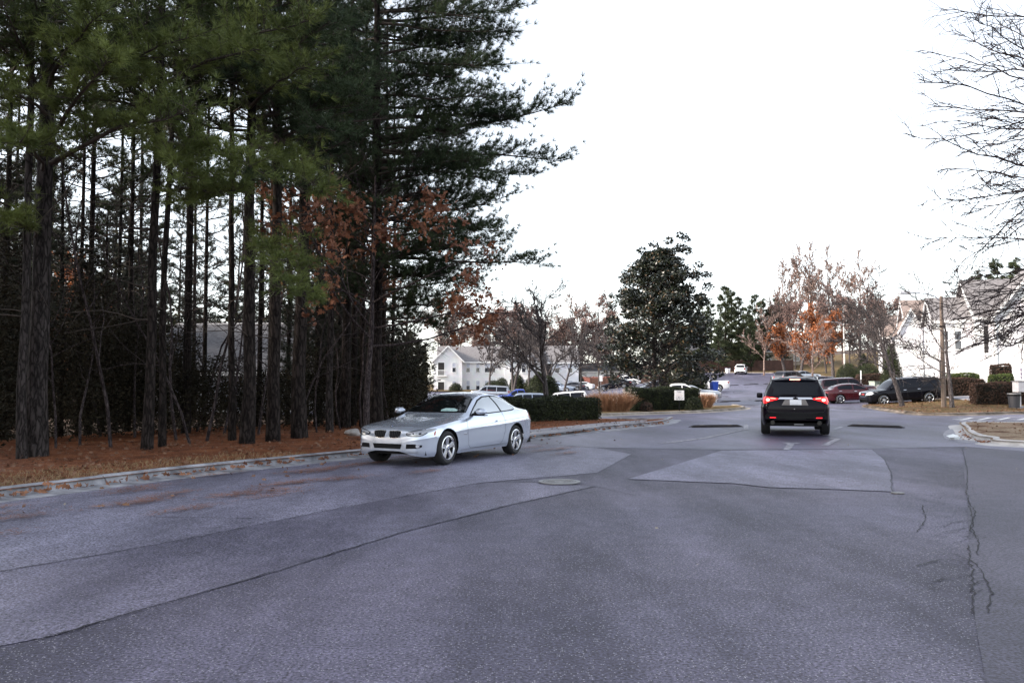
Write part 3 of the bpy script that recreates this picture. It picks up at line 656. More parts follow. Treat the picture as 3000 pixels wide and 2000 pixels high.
def spec_van(L=5.1, W=.98, H=1.74):
    r = spec_suv(L, W, H, .30, .98, .335, 1.0)
    c0, c1 = .16 * L, .36 * L
    for q in ('zr', 'zc'):
        d = .0 if q == 'zc' else -.04
        r[q] = [(0, .66 + d / 2), (.06, .80 + d / 2), (.2, .90 + d / 2), (c0, 1.0 + d / 2), (c0 + .2, 1.10 + d), (c1 - .2, H - .19 + d), (c1 + .15, H - .03 + d), (L * .6, H + d), (L - .7, H - .03 + d), (L - .30, H - .07 + d), (L - .2, H - .22 + d), (L - .1, 1.2), (L - .03, 1.02), (L, .9)]
    return r
def spec_pickup(L=5.6, W=.98, H=1.80):
    r = spec_suv(L, W, H, .3, 1.08, .38, 1.12)
    b0 = .615 * L
    for q in ('zr', 'zc'):
        d = 0 if q == 'zc' else -.05
        r[q] = [p for p in r[q] if p[0] < L * .45] + [(L * .5, H + d), (b0 - .25, H - .03 + d), (b0 - .12, H - .09 + d), (b0 - .02, 1.17), (b0 + .08, 1.135), (L - .2, 1.135), (L - .05, 1.13), (L, 1.05)]
        r[q] = sorted(dict(r[q]).items())
    return r
def paint(name, col, rough=.28, metal=.0, coat=.6): return mat(name, col, rough, metal=metal, coat=coat)
P_white = paint('white paint', (.80, .80, .80), .35); P_black = mat('black paint', (.004, .004, .007), .25, spec=.2, coat=.12); P_silver = paint('silver paint', (.42, .44, .48), .3, .75)
P_maroon = paint('maroon paint', (.055, .006, .010), .25, .2); P_maroon2 = paint('dark cherry paint', (.05, .008, .016), .25, .2); P_grey = paint('grey paint', (.045, .045, .055), .3, .4); P_blue = paint('blue paint', (.01, .04, .30), .3); P_ltblue = paint('pale blue silver paint', (.34, .40, .50), .3, .6); P_navy = paint('dark blue paint', (.012, .014, .03), .25, .2)
M_head = mat('headlamp', (.55, .56, .6), .08, spec=1., coat=1.); M_tail = mat('tail lamp red', (.30, .008, .008), .15, coat=1.)
M_brake = mat('brake lamp lit', (.5, .01, .01), .3, emit=(1., .004, .004), estr=1.3); M_hot = mat('brake bulb lit', (1, .3, .2), .3, emit=(1., .16, .12), estr=4.)
M_amber = mat('amber reflector', (.45, .09, .03), .25); M_plate = mat('number plate', (.74, .74, .76), .5); M_gap = mat('panel gap', (.02, .02, .022), .8)
M_redref = mat('rear reflector painted glow', (.5, .01, .02), .3, emit=(1., .008, .02), estr=.6)  # no lamp in the reflector; its red glow is emission
def finish(c, kind, lights=True, doors=4, glass=None, rails=False, plate=True, spokes=5, style='star', dark_trim=True, grille=True, rimr=.68):
    """glass, lamps, bumpers, handles, mirrors, wheels on a lofted body"""
    L = c.L; f = c.f; G = glass or M_glass; W = c.hw
    zr, zs, wr = f['zr'], f['zs'], f['wr']
    if kind == 'sedan': w0, w1, e0, e1 = .345 * L, .50 * L, .72 * L, .86 * L; g0, g1 = .365 * L, .795 * L
    elif kind == 'suv': w0, w1, e0, e1 = .25 * L, .385 * L, L - .34, L - .09; g0, g1 = .285 * L, .93 * L
    elif kind == 'van': w0, w1, e0, e1 = .185 * L, .345 * L, L - .26, L - .10; g0, g1 = .23 * L, .955 * L
    else: w0, w1, e0, e1 = .25 * L, .385 * L, .60 * L, .608 * L; g0, g1 = .285 * L, .575 * L
    # windscreen and rear window
    za, zb = float(f['zc'](w0)) + .015, float(f['zc'](w1)) - .02
    ya, yb = float(wr(w0)) - .03, float(wr(w1)) - .03
    c.patch('windscreen', [(-ya, za), (ya, za), ((ya + yb) / 2 + .01, (za + zb) / 2), (yb, zb), (-yb, zb), (-(ya + yb) / 2 - .01, (za + zb) / 2)], 'front', G, .005)
    if kind != 'pickup':
        za, zb = float(f['zc'](e1)) + .02, float(f['zc'](e0)) - .03; ya, yb = float(wr(e1)) - .06, float(wr(e0)) - .05
        c.patch('rear_window', [(-ya, za), (ya, za), (yb, zb), (-yb, zb)], 'rear', G, .005)
    # side glazing: follow beltline and roof edge
    n = {'sedan': 2, 'suv': 3, 'van': 3, 'pickup': 2}[kind]
    cuts = {'sedan': [g0, .575 * L, g1], 'suv': [g0, .50 * L, .685 * L, g1], 'van': [g0, .42 * L, .66 * L, g1], 'pickup': [g0, .44 * L, g1]}[kind]
    for i in range(n):
        a, b = cuts[i] + (.0 if i == 0 else .035), cuts[i + 1] - (.0 if i == n - 1 else .035)
        xs = np.linspace(a, b, 7); lo = [float(zs(x)) + .035 for x in xs]; hi = [float(zs(x)) + .035 + max(.004, (float(zr(x)) - float(zs(x)) - .035) * .84) for x in xs]
        O = list(zip(xs, lo)) + list(zip(xs[::-1], hi[::-1])); c.patch('side_window', O, 'side', G, .005, mirror=True, nr=3)
    # doors
    for i, x in enumerate(cuts[:-1][:2]):
        x1 = cuts[i + 1]; zb = float(f['zlo'](x)) + .12
        c.strip('door_gap', [(x1, float(zs(x1)) + .02), (x1 + .02, zb + .25), (x1, zb)], 'side', .014, M_gap, mirror=True)
        hz = float(zs(x1)) - .09
        c.patch('door_handle', [(x1 - .24, hz - .014), (x1 - .05, hz - .014), (x1 - .05, hz + .014), (x1 - .24, hz + .014)], 'side', c.paint if not dark_trim else M_chrome, .03, mirror=True, nr=1)
    mx = g0 + .10 * 1; mz = float(zs(mx)) + .10
    c.solid('wing_mirror', MB().box(L / 2 - mx - .06, L / 2 - mx + .07, W - .07, W + .13, mz - .06, mz + .07), c.paint, bev=.03, mirror=True)
    zl = float(f['zlo'](L / 2))
    c.patch('sill', [(c.sp['axles'][0] + c.R + .08, zl + .015), (c.sp['axles'][1] - c.R - .08, zl + .015), (c.sp['axles'][1] - c.R - .08, zl + .10), (c.sp['axles'][0] + c.R + .08, zl + .10)], 'side', M_black if kind != 'sedan' else c.paint, .008, mirror=True, nr=1)
    H = {'sedan': .62, 'suv': .82, 'van': .70, 'pickup': .84}[kind]
    c.patch('headlight', [(.52 * W, H - .05), (.74 * W, H - .06), (.90 * W, H), (.93 * W, H + .09), (.72 * W, H + .07), (.52 * W, H + .03)], 'front', M_head, .008, mirror=True)
    if grille: c.patch('grille', [(-.36 * W, H - .20), (.36 * W, H - .20), (.42 * W, H + .02), (-.42 * W, H + .02)], 'front', M_black if kind != 'pickup' else M_chrome, .012)
    c.patch('bumper_intake', [(-.6 * W, .28 + (.1 if kind != 'sedan' else 0)), (.6 * W, .28 + (.1 if kind != 'sedan' else 0)), (.56 * W, .40 + (.1 if kind != 'sedan' else 0)), (-.56 * W, .40 + (.1 if kind != 'sedan' else 0))], 'front', M_black, .008)
    tz = {'sedan': .80, 'suv': .98, 'van': 1.0, 'pickup': .95}[kind]; th = {'sedan': .07, 'suv': .14, 'van': .20, 'pickup': .18}[kind]
    c.patch('tail_light', [(.58 * W, tz - th * .6), (.85 * W, tz - th), (.90 * W, tz + th * .9), (.66 * W, tz + th * .8)], 'rear', M_tail, .012, mirror=True)
    xr = L - .10
    c.patch('tail_light_side', [(L - .30, tz + th * .5), (L - .13, tz - th * .8), (L - .08, tz + th * .7), (L - .2, tz + th)], 'side', M_tail, .008, mirror=True, nr=2)
    if plate: c.patch('number_plate', [(-.16, tz - .20), (.16, tz - .20), (.16, tz - .05), (-.16, tz - .05)], 'rear', M_plate, .02, nr=1)
    if kind in ('suv', 'van', 'pickup'):
        c.patch('rear_bumper', [(-.8 * W, .42), (.8 * W, .42), (.8 * W, .58), (-.8 * W, .58)], 'rear', M_black if kind != 'pickup' else M_chrome, .03, nr=2)
    if rails:
        for sg in (1, -1):
            P = [(L / 2 - x, sg * (float(wr(x)) - .02), float(zr(x)) + .055) for x in np.linspace(.42 * L, .86 * L, 8)]
            b = MB(); 
            for p, q in zip(P[:-1], P[1:]): b.cyl(p, q, .018, n=6)
            for p in (P[0], P[-1]): b.cyl(p, (p[0], p[1], p[2] - .09), .02, n=6)
            b.build('roof_rail', M_alloy, c.root)
    c.wheels(spokes=spokes, style=style, rimr=rimr)
    return c
# ---- the silver coupe at the kerb
P_coupe = mat('silver metallic', (.55, .60, .70), .25, metal=.6, coat=.9)
fw = np.array([-1.25, 16.45]); rw = np.array([0.06, 18.88]); dv = (fw - rw) / np.linalg.norm(fw - rw); hd = math.atan2(dv[1], dv[0])
out = np.array([-dv[1], dv[0]]); out = out if out[0] > 0 else -out
ctr = (fw + rw) / 2 - out * .83 - dv * .13
c = Car(spec_coupe(), P_coupe, 'parked_coupe', 'silver two-door coupe with twin oval grilles parked by the wooded kerb', 'car', (ctr[0], ctr[1], 0), hd, ds=.05, sub=6)
L = c.L
c.patch('windscreen_frame', [(-.72, .968), (.72, .968), (.635, 1.14), (.525, 1.305), (-.525, 1.305), (-.635, 1.14)], 'front', M_black, .010)
M_ws = mat('windscreen glass', (.005, .006, .007), .02, spec=1., ior=1.5)
ws = c.patch('windscreen', [(-.69, .985), (.69, .985), (.608, 1.14), (.50, 1.288), (-.50, 1.288), (-.608, 1.14)], 'front', M_ws, .020)[0]
M_paper = mat('dashboard paper', (.55, .70, .66), .6, col2=(.25, .42, .40), vscale=14)
c.patch('dashboard_paper', [(-.12, .995), (-.40, .995), (-.41, 1.03), (-.33, 1.055), (-.16, 1.045)] if out[0] * 0 else [(.16, .995), (.52, .995), (.52, 1.02), (.42, 1.05), (.22, 1.055), (.15, 1.03)], 'front', M_paper, .024, parent=ws, thick=.008)
c.patch('rear_window', [(-.54, 1.10), (.54, 1.10), (.49, 1.25), (-.49, 1.25)], 'rear', M_glass, .008)
M_sg = mat('side glass', (.30, .34, .37), .03, spec=1., ior=2.2)  # pale base colour stands in for sky reflected in the panes
c.patch('window_trim', [(1.66, .905), (1.95, 1.065), (2.25, 1.215), (2.5, 1.285), (2.85, 1.302), (3.1, 1.285), (3.38, 1.215), (3.60, 1.105), (3.66, 1.035), (3.60, .985), (3.45, .965), (2.5, .93)], 'side', M_black, .003, mirror=True, nr=5)
c.patch('door_window', [(1.74, .93), (1.98, 1.06), (2.27, 1.195), (2.5, 1.26), (2.78, 1.278), (2.92, .965), (2.4, .948)], 'side', M_sg, .006, mirror=True, nr=5)
c.patch('quarter_window', [(2.84, 1.278), (3.08, 1.262), (3.36, 1.195), (3.56, 1.10), (3.61, 1.04), (3.55, 1.0), (3.4, .985), (2.98, .967)], 'side', M_sg, .006, mirror=True, nr=4)
# bonnet shut line, crease shade painted as darker strips, doors
c.strip('bonnet_gap', [(.20, .0), (.205, .3), (.26, .50), (.36, .60), (.7, .665), (1.2, .715), (1.46, .735)], 'top', .008, M_gap, mirror=True)
c.strip('door_gap', [(1.50, .86), (1.49, .6), (1.53, .34), (1.62, .27)], 'side', .007, M_gap, mirror=True)
c.strip('door_gap', [(2.96, .96), (3.03, .78), (3.02, .55), (2.93, .36), (2.82, .27), (1.62, .27)], 'side', .007, M_gap, mirror=True)
c.strip('sill_crease_shade', [(1.30, .245), (2.3, .25), (3.1, .275)], 'side', .012, mat('silver shade', (.25, .26, .29), .5, metal=.5), mirror=True)
c.strip('waist_crease_shade', [(1.25, .66), (2.0, .705), (2.95, .765), (3.7, .80), (4.3, .82)], 'side', .007, MATS['silver shade'], mirror=True, off=.005)
c.patch('door_handle', [(2.66, .755), (2.90, .770), (2.90, .80), (2.66, .785)], 'side', P_coupe, .035, mirror=True, nr=2)
c.patch('fender_badge', [(1.34, .545), (1.47, .55), (1.47, .575), (1.34, .57)], 'side', M_chrome, .006, mirror=True, nr=1)
# grilles, lamps, badge
def kidney(sg):
    return [(sg * a, b) for a, b in ((.036, .655), (.06, .672), (.13, .678), (.22, .676), (.295, .668), (.318, .652), (.312, .615), (.29, .575), (.262, .545), (.22, .532), (.15, .528), (.09, .531), (.058, .548), (.044, .60))]
for sg in (1, -1):
    g = c.patch('kidney_grille', kidney(sg), 'front', M_chrome, .010, rnd=2)[0]
    in_ = [((a - sg * .18) * .90 + sg * .18, (b - .60) * .86 + .60) for a, b in kidney(sg)]
    c.patch('grille_mesh', in_, 'front', M_black, .015, rnd=2, parent=g)
    for k in range(6):
        y = sg * (.08 + k * .042); c.strip('grille_slat', [(y, .535), (y, .66)], 'front', .007, mat('dark slat', (.02, .02, .022), .4), .019, parent=g)
for sg in (1, -1):
    HL = [(sg * a, b) for a, b in ((.41, .615), (.46, .575), (.62, .565), (.72, .582), (.775, .630), (.79, .69), (.74, .700), (.62, .690), (.47, .652))]
    h = c.patch('headlight', HL, 'front', M_black, .006, sg=1, rnd=2)[0]
    M_lens = mat('headlamp clear', (.16, .165, .19), .05, spec=1., coat=1., ior=1.7)
    c.patch('lens', [((a - sg * .62) * .9 + sg * .62, (b - .635) * .82 + .635) for a, b in HL], 'front', M_lens, .012, parent=h, rnd=2)
    for y, r in ((.575, .032), (.69, .036)):
        O = [(sg * y + r * math.cos(t), (.622 + r * .95 * math.sin(t))) for t in np.linspace(0, 2 * math.pi, 15)[:-1]]
        c.patch('projector', O, 'front', mat('lamp reflector', (.30, .30, .33), .2, metal=1.), .017, parent=h, nr=2)
        c.patch('projector_eye', [((a - sg * y) * .55 + sg * y, (b - .622) * .55 + .622) for a, b in O], 'front', M_glass, .021, parent=h, nr=2)
c.patch('headlight_side', [(.155, .635), (.30, .655), (.44, .70), (.40, .715), (.25, .712), (.165, .69)], 'side', MATS['headlamp clear'], .008, mirror=True, nr=3)
c.patch('centre_intake', [(-.30, .335), (.30, .335), (.33, .425), (-.33, .425)], 'front', M_black, .007)
for sg in (1, -1):
    c.patch('side_intake', [(sg * .42, .34), (sg * .66, .35), (sg * .715, .375), (sg * .72, .41), (sg * .60, .428), (sg * .43, .425)], 'front', M_black, .007)
    O = [(sg * .655 + .036 * math.cos(t), .388 + .036 * math.sin(t)) for t in np.linspace(0, 2 * math.pi, 13)[:-1]]
    fgl = c.patch('fog_light', O, 'front', M_chrome, .014, nr=2)[0]
    c.patch('fog_lens', [((a - sg * .655) * .6 + sg * .655, (b - .388) * .6 + .388) for a, b in O], 'front', M_head, .018, parent=fgl, nr=2)
c.strip('bumper_lip', [(-.66, .275), (-.4, .268), (.4, .268), (.66, .275)], 'front', .022, MATS['silver shade'], .008)
for sg in (1, -1): c.strip('bumper_fold_shade', [(sg * .29, .50), (sg * .34, .40), (sg * .38, .30)], 'front', .014, MATS['silver shade'], .004)  # fold shade is a darker strip on the bumper
def roundel(par, mapf, R_):
    n = 24; 
    def disc(r, a0, a1, m, nm, z):
        ts = np.linspace(a0, a1, max(4, int(n * (a1 - a0) / 6.28))); V = [mapf(0, 0, z)] + [mapf(r * math.cos(t), r * math.sin(t), z) for t in ts]
        pyobj(nm, V, [(0, i, i + 1) for i in range(1, len(ts))], m, par)
    disc(R_, 0, 2 * math.pi, M_black, 'badge_ring', .001)
    for k in range(4): disc(R_ * .62, k * math.pi / 2, (k + 1) * math.pi / 2, (mat('badge blue', (.02, .10, .40), .3) if k % 2 else M_white), 'badge_quadrant', .002)
hp, _ = c.cast(.115, 0, 'top'); hq, _ = c.cast(.20, 0, 'top'); tx = (hp - hq).normalized(); nz_ = Vector((0, -1, 0)).cross(tx); nz_ = nz_ if nz_.z > 0 else -nz_
mid = (hp + hq) / 2
bd = empty('bonnet_badge', (0, 0, 0), 0, c.root); roundel(bd, lambda a, b, z: tuple(mid + Vector((0, 1, 0)) * a + tx * b * -1 + nz_ * (.006 + z)), .041)
c.patch('side_marker', [(.335, .585), (.36, .59), (.395, .66), (.375, .665), (.345, .63)], 'side', M_amber, .006, mirror=True, nr=2)
c.patch('tail_light', [(4.22, .80), (4.40, .74), (4.46, .80), (4.44, .89), (4.30, .905)], 'side', M_tail, .007, mirror=True, nr=3)
c.patch('tail_light_rear', [(.45, .80), (.70, .77), (.72, .87), (.46, .88)], 'rear', M_tail, .01, mirror=True)
# mirrors
for sg in (1, -1):
    V = []; F = []; n1_, n2_ = 8, 10
    for i in range(n1_ + 1):
        t = math.pi * i / n1_
        for j in range(n2_):
            a = 2 * math.pi * j / n2_
            V.append((L / 2 - 1.80 + .085 * math.sin(t) * math.cos(a) + .03 * math.sin(t), sg * (1.0 + .125 * -math.cos(t)), .985 + .075 * math.sin(t) * math.sin(a)))
    F = [(i * n2_ + j, i * n2_ + (j + 1) % n2_, (i + 1) * n2_ + (j + 1) % n2_, (i + 1) * n2_ + j) for i in range(n1_) for j in range(n2_)]
    wm = pyobj('wing_mirror', V, F if sg < 0 else [q[::-1] for q in F], P_coupe, c.root, True)
    MB().box(L / 2 - 1.83, L / 2 - 1.73, *sorted((sg * .82, sg * .93)), .915, .955).build('mirror_foot', M_black, wm)
    pyobj('mirror_triangle', [(L / 2 - 1.66, sg * .846, .90), (L / 2 - 1.86, sg * .85, .91), (L / 2 - 1.86, sg * .815, 1.01)], [(0, 1, 2)], M_black, wm)
    MB().box(L / 2 - 1.845, L / 2 - 1.70, *sorted((sg * .88, sg * 1.12)), .906, .925).build('mirror_skirt', M_black, wm)
def hubcap(wo): 
    b = empty('hub_badge', (0, 0, 0), 0, wo); roundel(b, lambda a, b_, z: (a, .006 + z, -b_), .034)
c.wheels(width=.225, spokes=5, style='fat', rimr=.70, inset=.03, hub=hubcap)
c.solid('exhaust', MB().cyl((-L / 2 + .02, .4, .30), (-L / 2 + .2, .4, .30), .035, n=12), M_chrome)
# ---- the braking SUV
rear_c = np.array([(2329 - 1500) / FPX * 25.4, 25.4]); hd = rad(90 - 16.5); fd = np.array([math.cos(hd), math.sin(hd)]); ctr = rear_c + fd * 2.6
P_suvblk = mat('black cherry paint', (.004, .002, .006), .25, spec=.16, coat=.08)
sp = spec_suv(5.19, 1.0, 1.78, .46, 1.08, .375, 1.09)
c = Car(sp, P_suvblk, 'driven_suv', 'black SUV seen from behind with red brake lights lit, driving up the road', 'suv', (ctr[0], ctr[1], 0), hd, ds=.06, sub=5)
L = c.L; M_bl = mat('bumper cladding', (.006, .006, .007), .6, spec=.2)
c.patch('rear_window', [(-.78, 1.205), (.78, 1.205), (.74, 1.36), (.64, 1.60), (.58, 1.645), (-.58, 1.645), (-.64, 1.60), (-.74, 1.36)], 'rear', M_glass, .008)
c.patch('spoiler', [(-.60, 1.665), (.60, 1.665), (.585, 1.735), (-.585, 1.735)], 'rear', P_suvblk, .07, nr=2, thick=.1)
c.patch('high_brake_light', [(-.15, 1.668), (.15, 1.668), (.145, 1.69), (-.145, 1.69)], 'rear', M_hot, .075, nr=1)
for sg in (1, -1):
    TL = [(sg * a, b) for a, b in ((.47, 1.10), (.62, 1.14), (.80, 1.165), (.90, 1.15), (.93, 1.06), (.90, .965), (.83, .985), (.72, 1.035))]
    t_ = c.patch('tail_light', TL, 'rear', M_brake, .014, rnd=2)[0]
    c.patch('bulb', [(sg * .79 + .055 * math.cos(a), 1.075 + .045 * math.sin(a)) for a in np.linspace(0, 6.283, 13)[:-1]], 'rear', M_hot, .026, nr=2, parent=t_)
    c.patch('light_bar', [(sg * .56, 1.105), (sg * .72, 1.115), (sg * .72, 1.128), (sg * .57, 1.12)], 'rear', M_hot, .024, nr=1, parent=t_)
    c.patch('tail_light_side', [(L - .36, 1.12), (L - .18, 1.0), (L - .11, 1.03), (L - .12, 1.14), (L - .26, 1.16)], 'side', M_brake, .01, sg=sg, nr=3)
    c.patch('rear_reflector', [(sg * .56, .535), (sg * .74, .535), (sg * .74, .56), (sg * .57, .56)], 'rear', M_redref, .035, nr=1)
    o = MB().cyl((-L / 2 + .02, sg * .66, .40), (-L / 2 + .25, sg * .66, .40), .06, n=14); V, F = ringm(.048, .062, 0, .02, 14); o.add([(-L / 2 - .0 - z, sg * .66 + a, .40 + b) for a, b, z in V], F)
    o.build('exhaust_tip', mat('exhaust steel', (.05, .048, .045), .4, metal=.9), c.root)
    c.patch('skid_fin', [(sg * .52, .35), (sg * .85, .37), (sg * .85, .395), (sg * .53, .385)], 'rear', mat('dull trim', (.09, .085, .08), .5), .02, nr=1)
cb = c.patch('chrome_bar', [(-.50, 1.095), (.50, 1.095), (.45, 1.15), (-.45, 1.15)], 'rear', M_chrome, .022, nr=1)[0]
bt = [(-.075, 1.105), (-.06, 1.14), (-.025, 1.14), (-.025, 1.15), (.03, 1.15), (.03, 1.14), (.075, 1.14), (.06, 1.105), (.025, 1.105), (.025, 1.092), (-.03, 1.092), (-.03, 1.105)]
c.patch('bowtie_emblem', bt, 'rear', M_black, .034, nr=1, parent=cb)
c.patch('plate_recess', [(-.36, .915), (.40, .915), (.30, 1.085), (-.28, 1.085)], 'rear', mat('grey recess', (.17, .15, .14), .45), .012, nr=2)
npl = c.patch('number_plate', [(-.165, .925), (.165, .925), (.165, 1.08), (-.165, 1.08)], 'rear', M_plate, .022, nr=1)[0]
c.patch('plate_lettering', [(-.09, .938), (.12, .938), (.12, .944), (-.09, .944)], 'rear', mat('plate ink', (.2, .2, .25), .6), .026, nr=1, parent=npl)
c.patch('plate_lettering', [(-.05, .985), (-.04, .985), (-.04, 1.0), (-.05, 1.0)], 'rear', MATS['plate ink'], .026, nr=1, parent=npl)
c.strip('tailgate_gap', [(-.80, 1.10), (-.86, .95), (-.80, .72), (-.3, .70), (.3, .70), (.80, .72), (.86, .95), (.80, 1.10)], 'rear', .012, M_gap)
c.patch('rear_bumper', [(-.84, .40), (.84, .40), (.88, .60), (.80, .70), (-.80, .70), (-.88, .60)], 'rear', M_bl, .03, nr=3)
c.patch('badge_dot', [(.02, .80), (.05, .80), (.05, .82), (.02, .82)], 'rear', M_chrome, .012, nr=1)
c.solid('wiper', MB().cyl((-L / 2 + .10, -.05, 1.225), (-L / 2 + .075, .42, 1.235), .012, n=6), M_black)
c.solid('tow_loop', MB().box(-L / 2 + .03, -L / 2 + .12, -.22, .05, .335, .36), mat('steel', (.4, .4, .4), .35, metal=1.), bev=.008)
for i, (a, b) in enumerate(((1.50, 2.55), (2.63, 3.55), (3.63, 4.78))):
    xs = np.linspace(a, b, 6); O = [(x, float(c.f['zs'](x)) + .04) for x in xs] + [(x, float(c.f['zs'](x)) + .04 + max(.01, (float(c.f['zr'](x)) - float(c.f['zs'](x)) - .04) * .84)) for x in xs[::-1]]
    c.patch('side_window', O, 'side', M_glass, .006, mirror=True)
c.patch('windscreen', [(-.76, 1.14), (.76, 1.14), (.63, 1.64), (-.63, 1.64)], 'front', M_glass, .006)
c.patch('headlight', [(.5, .80), (.88, .82), (.9, .92), (.5, .87)], 'front', M_head, .008, mirror=True)
c.patch('grille', [(-.45, .55), (.45, .55), (.5, .86), (-.5, .86)], 'front', M_black, .01)
for x in (2.59, 3.59): c.strip('door_gap', [(x, 1.12), (x + .02, .6), (x, .38)], 'side', .012, M_gap, mirror=True)
for x in (2.5, 3.5): c.patch('door_handle', [(x - .22, .98), (x, .98), (x, 1.01), (x - .22, 1.01)], 'side', P_suvblk, .035, mirror=True, nr=1)
c.solid('wing_mirror', MB().box(L / 2 - 1.72, L / 2 - 1.55, .95, 1.14, 1.08, 1.25), P_suvblk, bev=.035, mirror=True)
for sg in (1, -1):
    P = [(L / 2 - x, sg * (float(c.f['wr'](x)) - .01), float(c.f['zr'](x)) + .06) for x in np.linspace(2.1, 4.55, 9)]; b = MB()
    for p, q in zip(P[:-1], P[1:]): b.cyl(p, q, .02, n=6)
    for p in (P[0], P[-1]): b.cyl(p, (p[0], p[1], p[2] - .1), .024, n=6)
    b.build('roof_rail', M_alloy, c.root)
c.wheels(width=.26, spokes=5, style='star', inset=.01)
bpy.data.objects[c.root.name]['group'] = 'vehicles on the road and in the car park'
# ---- parked cars
def park(kind, pnt, px, Y, hdg, name, label, cat, L=None, **k):
    sp = {'sedan': spec_sedan, 'suv': spec_suv, 'van': spec_van, 'pickup': spec_pickup}[kind](**({'L': L} if L else {}))
    x = (px - 1500) / FPX * Y
    c = Car(sp, pnt, name, label, cat, (x, Y, Tz(x, Y)), rad(hdg), 'vehicles on the road and in the car park', ds=.11, sub=3)
    return finish(c, kind, **k)
c = park('suv', P_black, 2638, 57.6, 181, 'parked_suv', 'black SUV with chrome grille parked behind the tree island on the right', 'suv', 5.1, rails=True, spokes=6, style='thin', grille=False, rimr=.72)
W = c.hw
c.patch('grille_surround', [(-.42, .62), (.42, .62), (.48, .96), (-.48, .96)], 'front', M_chrome, .014); c.patch('grille', [(-.36, .67), (.36, .67), (.41, .92), (-.41, .92)], 'front', M_black, .02)
c.patch('emblem', [(-.22, .76), (.22, .76), (.22, .84), (-.22, .84)], 'front', mat('emblem red', (.3, .01, .01), .3), .026, nr=1)
c.patch('headlight', [(.52, .74), (.88, .76), (.95, .98), (.55, .95)], 'front', M_head, .02, mirror=True)
park('sedan', P_maroon, 2503, 63.5, -2, 'parked_sedan', 'dark red four-door sedan parked between two SUVs on the right', 'car', 4.95, spokes=9, style='thin', rimr=.74)
park('suv', P_maroon2, 2478, 70.5, -3, 'parked_crossover', 'maroon crossover parked just behind the dark red sedan', 'car', 4.7)
park('van', P_navy, 2372, 83, 172, 'parked_minivan', 'dark blue minivan parked beyond the maroon crossover', 'van', 5.0)
park('sedan', P_maroon2, 2338, 98, 22, 'parked_hatchback', 'dark car with red tail lamp beyond the braking SUV', 'car', 4.5)
park('suv', P_grey, 2318, 108, 30, 'parked_suv', 'dark grey SUV at the far end of the row of parked cars', 'suv', 4.8)
park('sedan', P_silver, 2356, 120, 20, 'parked_sedan', 'silver car behind the dark grey SUV at the row end', 'car', 4.7)
park('van', P_white, 2170, 146, 72, 'parked_minivan', 'white minivan parked alone in front of the brown fence', 'van', 5.0)
park('pickup', P_white, 2058, 92, 176, 'parked_pickup', 'white pickup truck showing its tail beside the blue recycling cart', 'truck', 5.5)
park('pickup', P_white, 1985, 63, -9, 'parked_pickup', 'white pickup truck parked right behind the island hedge', 'truck', 5.6)
park('sedan', P_silver, 2030, 75, -6, 'parked_sedan', 'silver sedan beyond the white pickup behind the hedge', 'car', 4.8)
park('van', P_white, 2020, 101, -12, 'parked_van', 'white van half hidden under the magnolia branches', 'van', 5.2)
park('suv', P_white, 1832, 128, 168, 'parked_suv', 'white SUV beside the black sedan left of the magnolia', 'suv', 4.8)
park('sedan', P_black, 1803, 118, 165, 'parked_sedan', 'black sedan behind the tan ornamental grass', 'car', 4.85)
park('sedan', P_white, 1699, 143, 163, 'parked_sedan', 'white sedan in the row before the apartments', 'car', 4.9)
park('sedan', P_grey, 1672, 138, 163, 'parked_sedan', 'dark grey sedan next to the white sedan before the apartments', 'car', 4.8)
park('sedan', P_ltblue, 1640, 131, -24, 'parked_sedan', 'pale blue silver sedan before the apartments behind the bare tree', 'car', 4.8)
park('suv', P_ltblue, 1530, 78, 184, 'parked_suv', 'pale silver SUV with roof rails behind the long low hedge', 'suv', 4.6, rails=True)
park('van', P_white, 1648, 84, 179, 'parked_minivan', 'white minivan with dark windows behind the long low hedge', 'van', 5.15)
park('van', P_silver, 1437, 108, 176, 'parked_minivan', 'silver minivan just above the roof of the silver coupe', 'van', 5.0)
park('pickup', P_blue, 1524, 100, 180, 'parked_pickup', 'bright blue pickup truck beyond the long low hedge', 'truck', 5.5)
park('sedan', P_grey, 1908, 94, 178, 'parked_sedan', 'dark grey sedan beside the magnolia trunks', 'car', 4.7)
# ------------------------------------------------------------------ vegetation
def unit(v): return v / (np.linalg.norm(v, axis=-1, keepdims=True) + 1e-9)
def tubes(paths, sides=5):
    """paths: list of (pts (k,3), radii (k,)) -> one mesh of tapered tubes"""
    Vs, Fs, off = [], [], 0; by = {}
    for P, R in paths: by.setdefault(len(P), []).append((P, R))
    for k, lst in by.items():
        P = np.array([a for a, _ in lst]); R = np.array([b for _, b in lst]); n = len(P)
        t = unit(np.gradient(P, axis=1)); a = np.where(np.abs(t[..., 2:3]) > .9, np.array([1., 0, 0]), np.array([0, 0, 1.]))
        u = unit(np.cross(t, a)); v = np.cross(t, u)
        th = np.arange(sides) * 2 * np.pi / sides
        ring = P[:, :, None, :] + R[:, :, None, None] * (u[:, :, None, :] * np.cos(th)[None, None, :, None] + v[:, :, None, :] * np.sin(th)[None, None, :, None])
        Vs.append(ring.reshape(-1, 3))
        b = (np.arange(n) * k * sides)[:, None, None] + (np.arange(k - 1) * sides)[None, :, None]; j = np.arange(sides)[None, None, :]; j2 = (j + 1) % sides
        Fs.append(np.stack([b + j, b + j2, b + sides + j2, b + sides + j], -1).reshape(-1, 4) + off); off += n * k * sides
    return np.vstack(Vs), np.vstack(Fs)
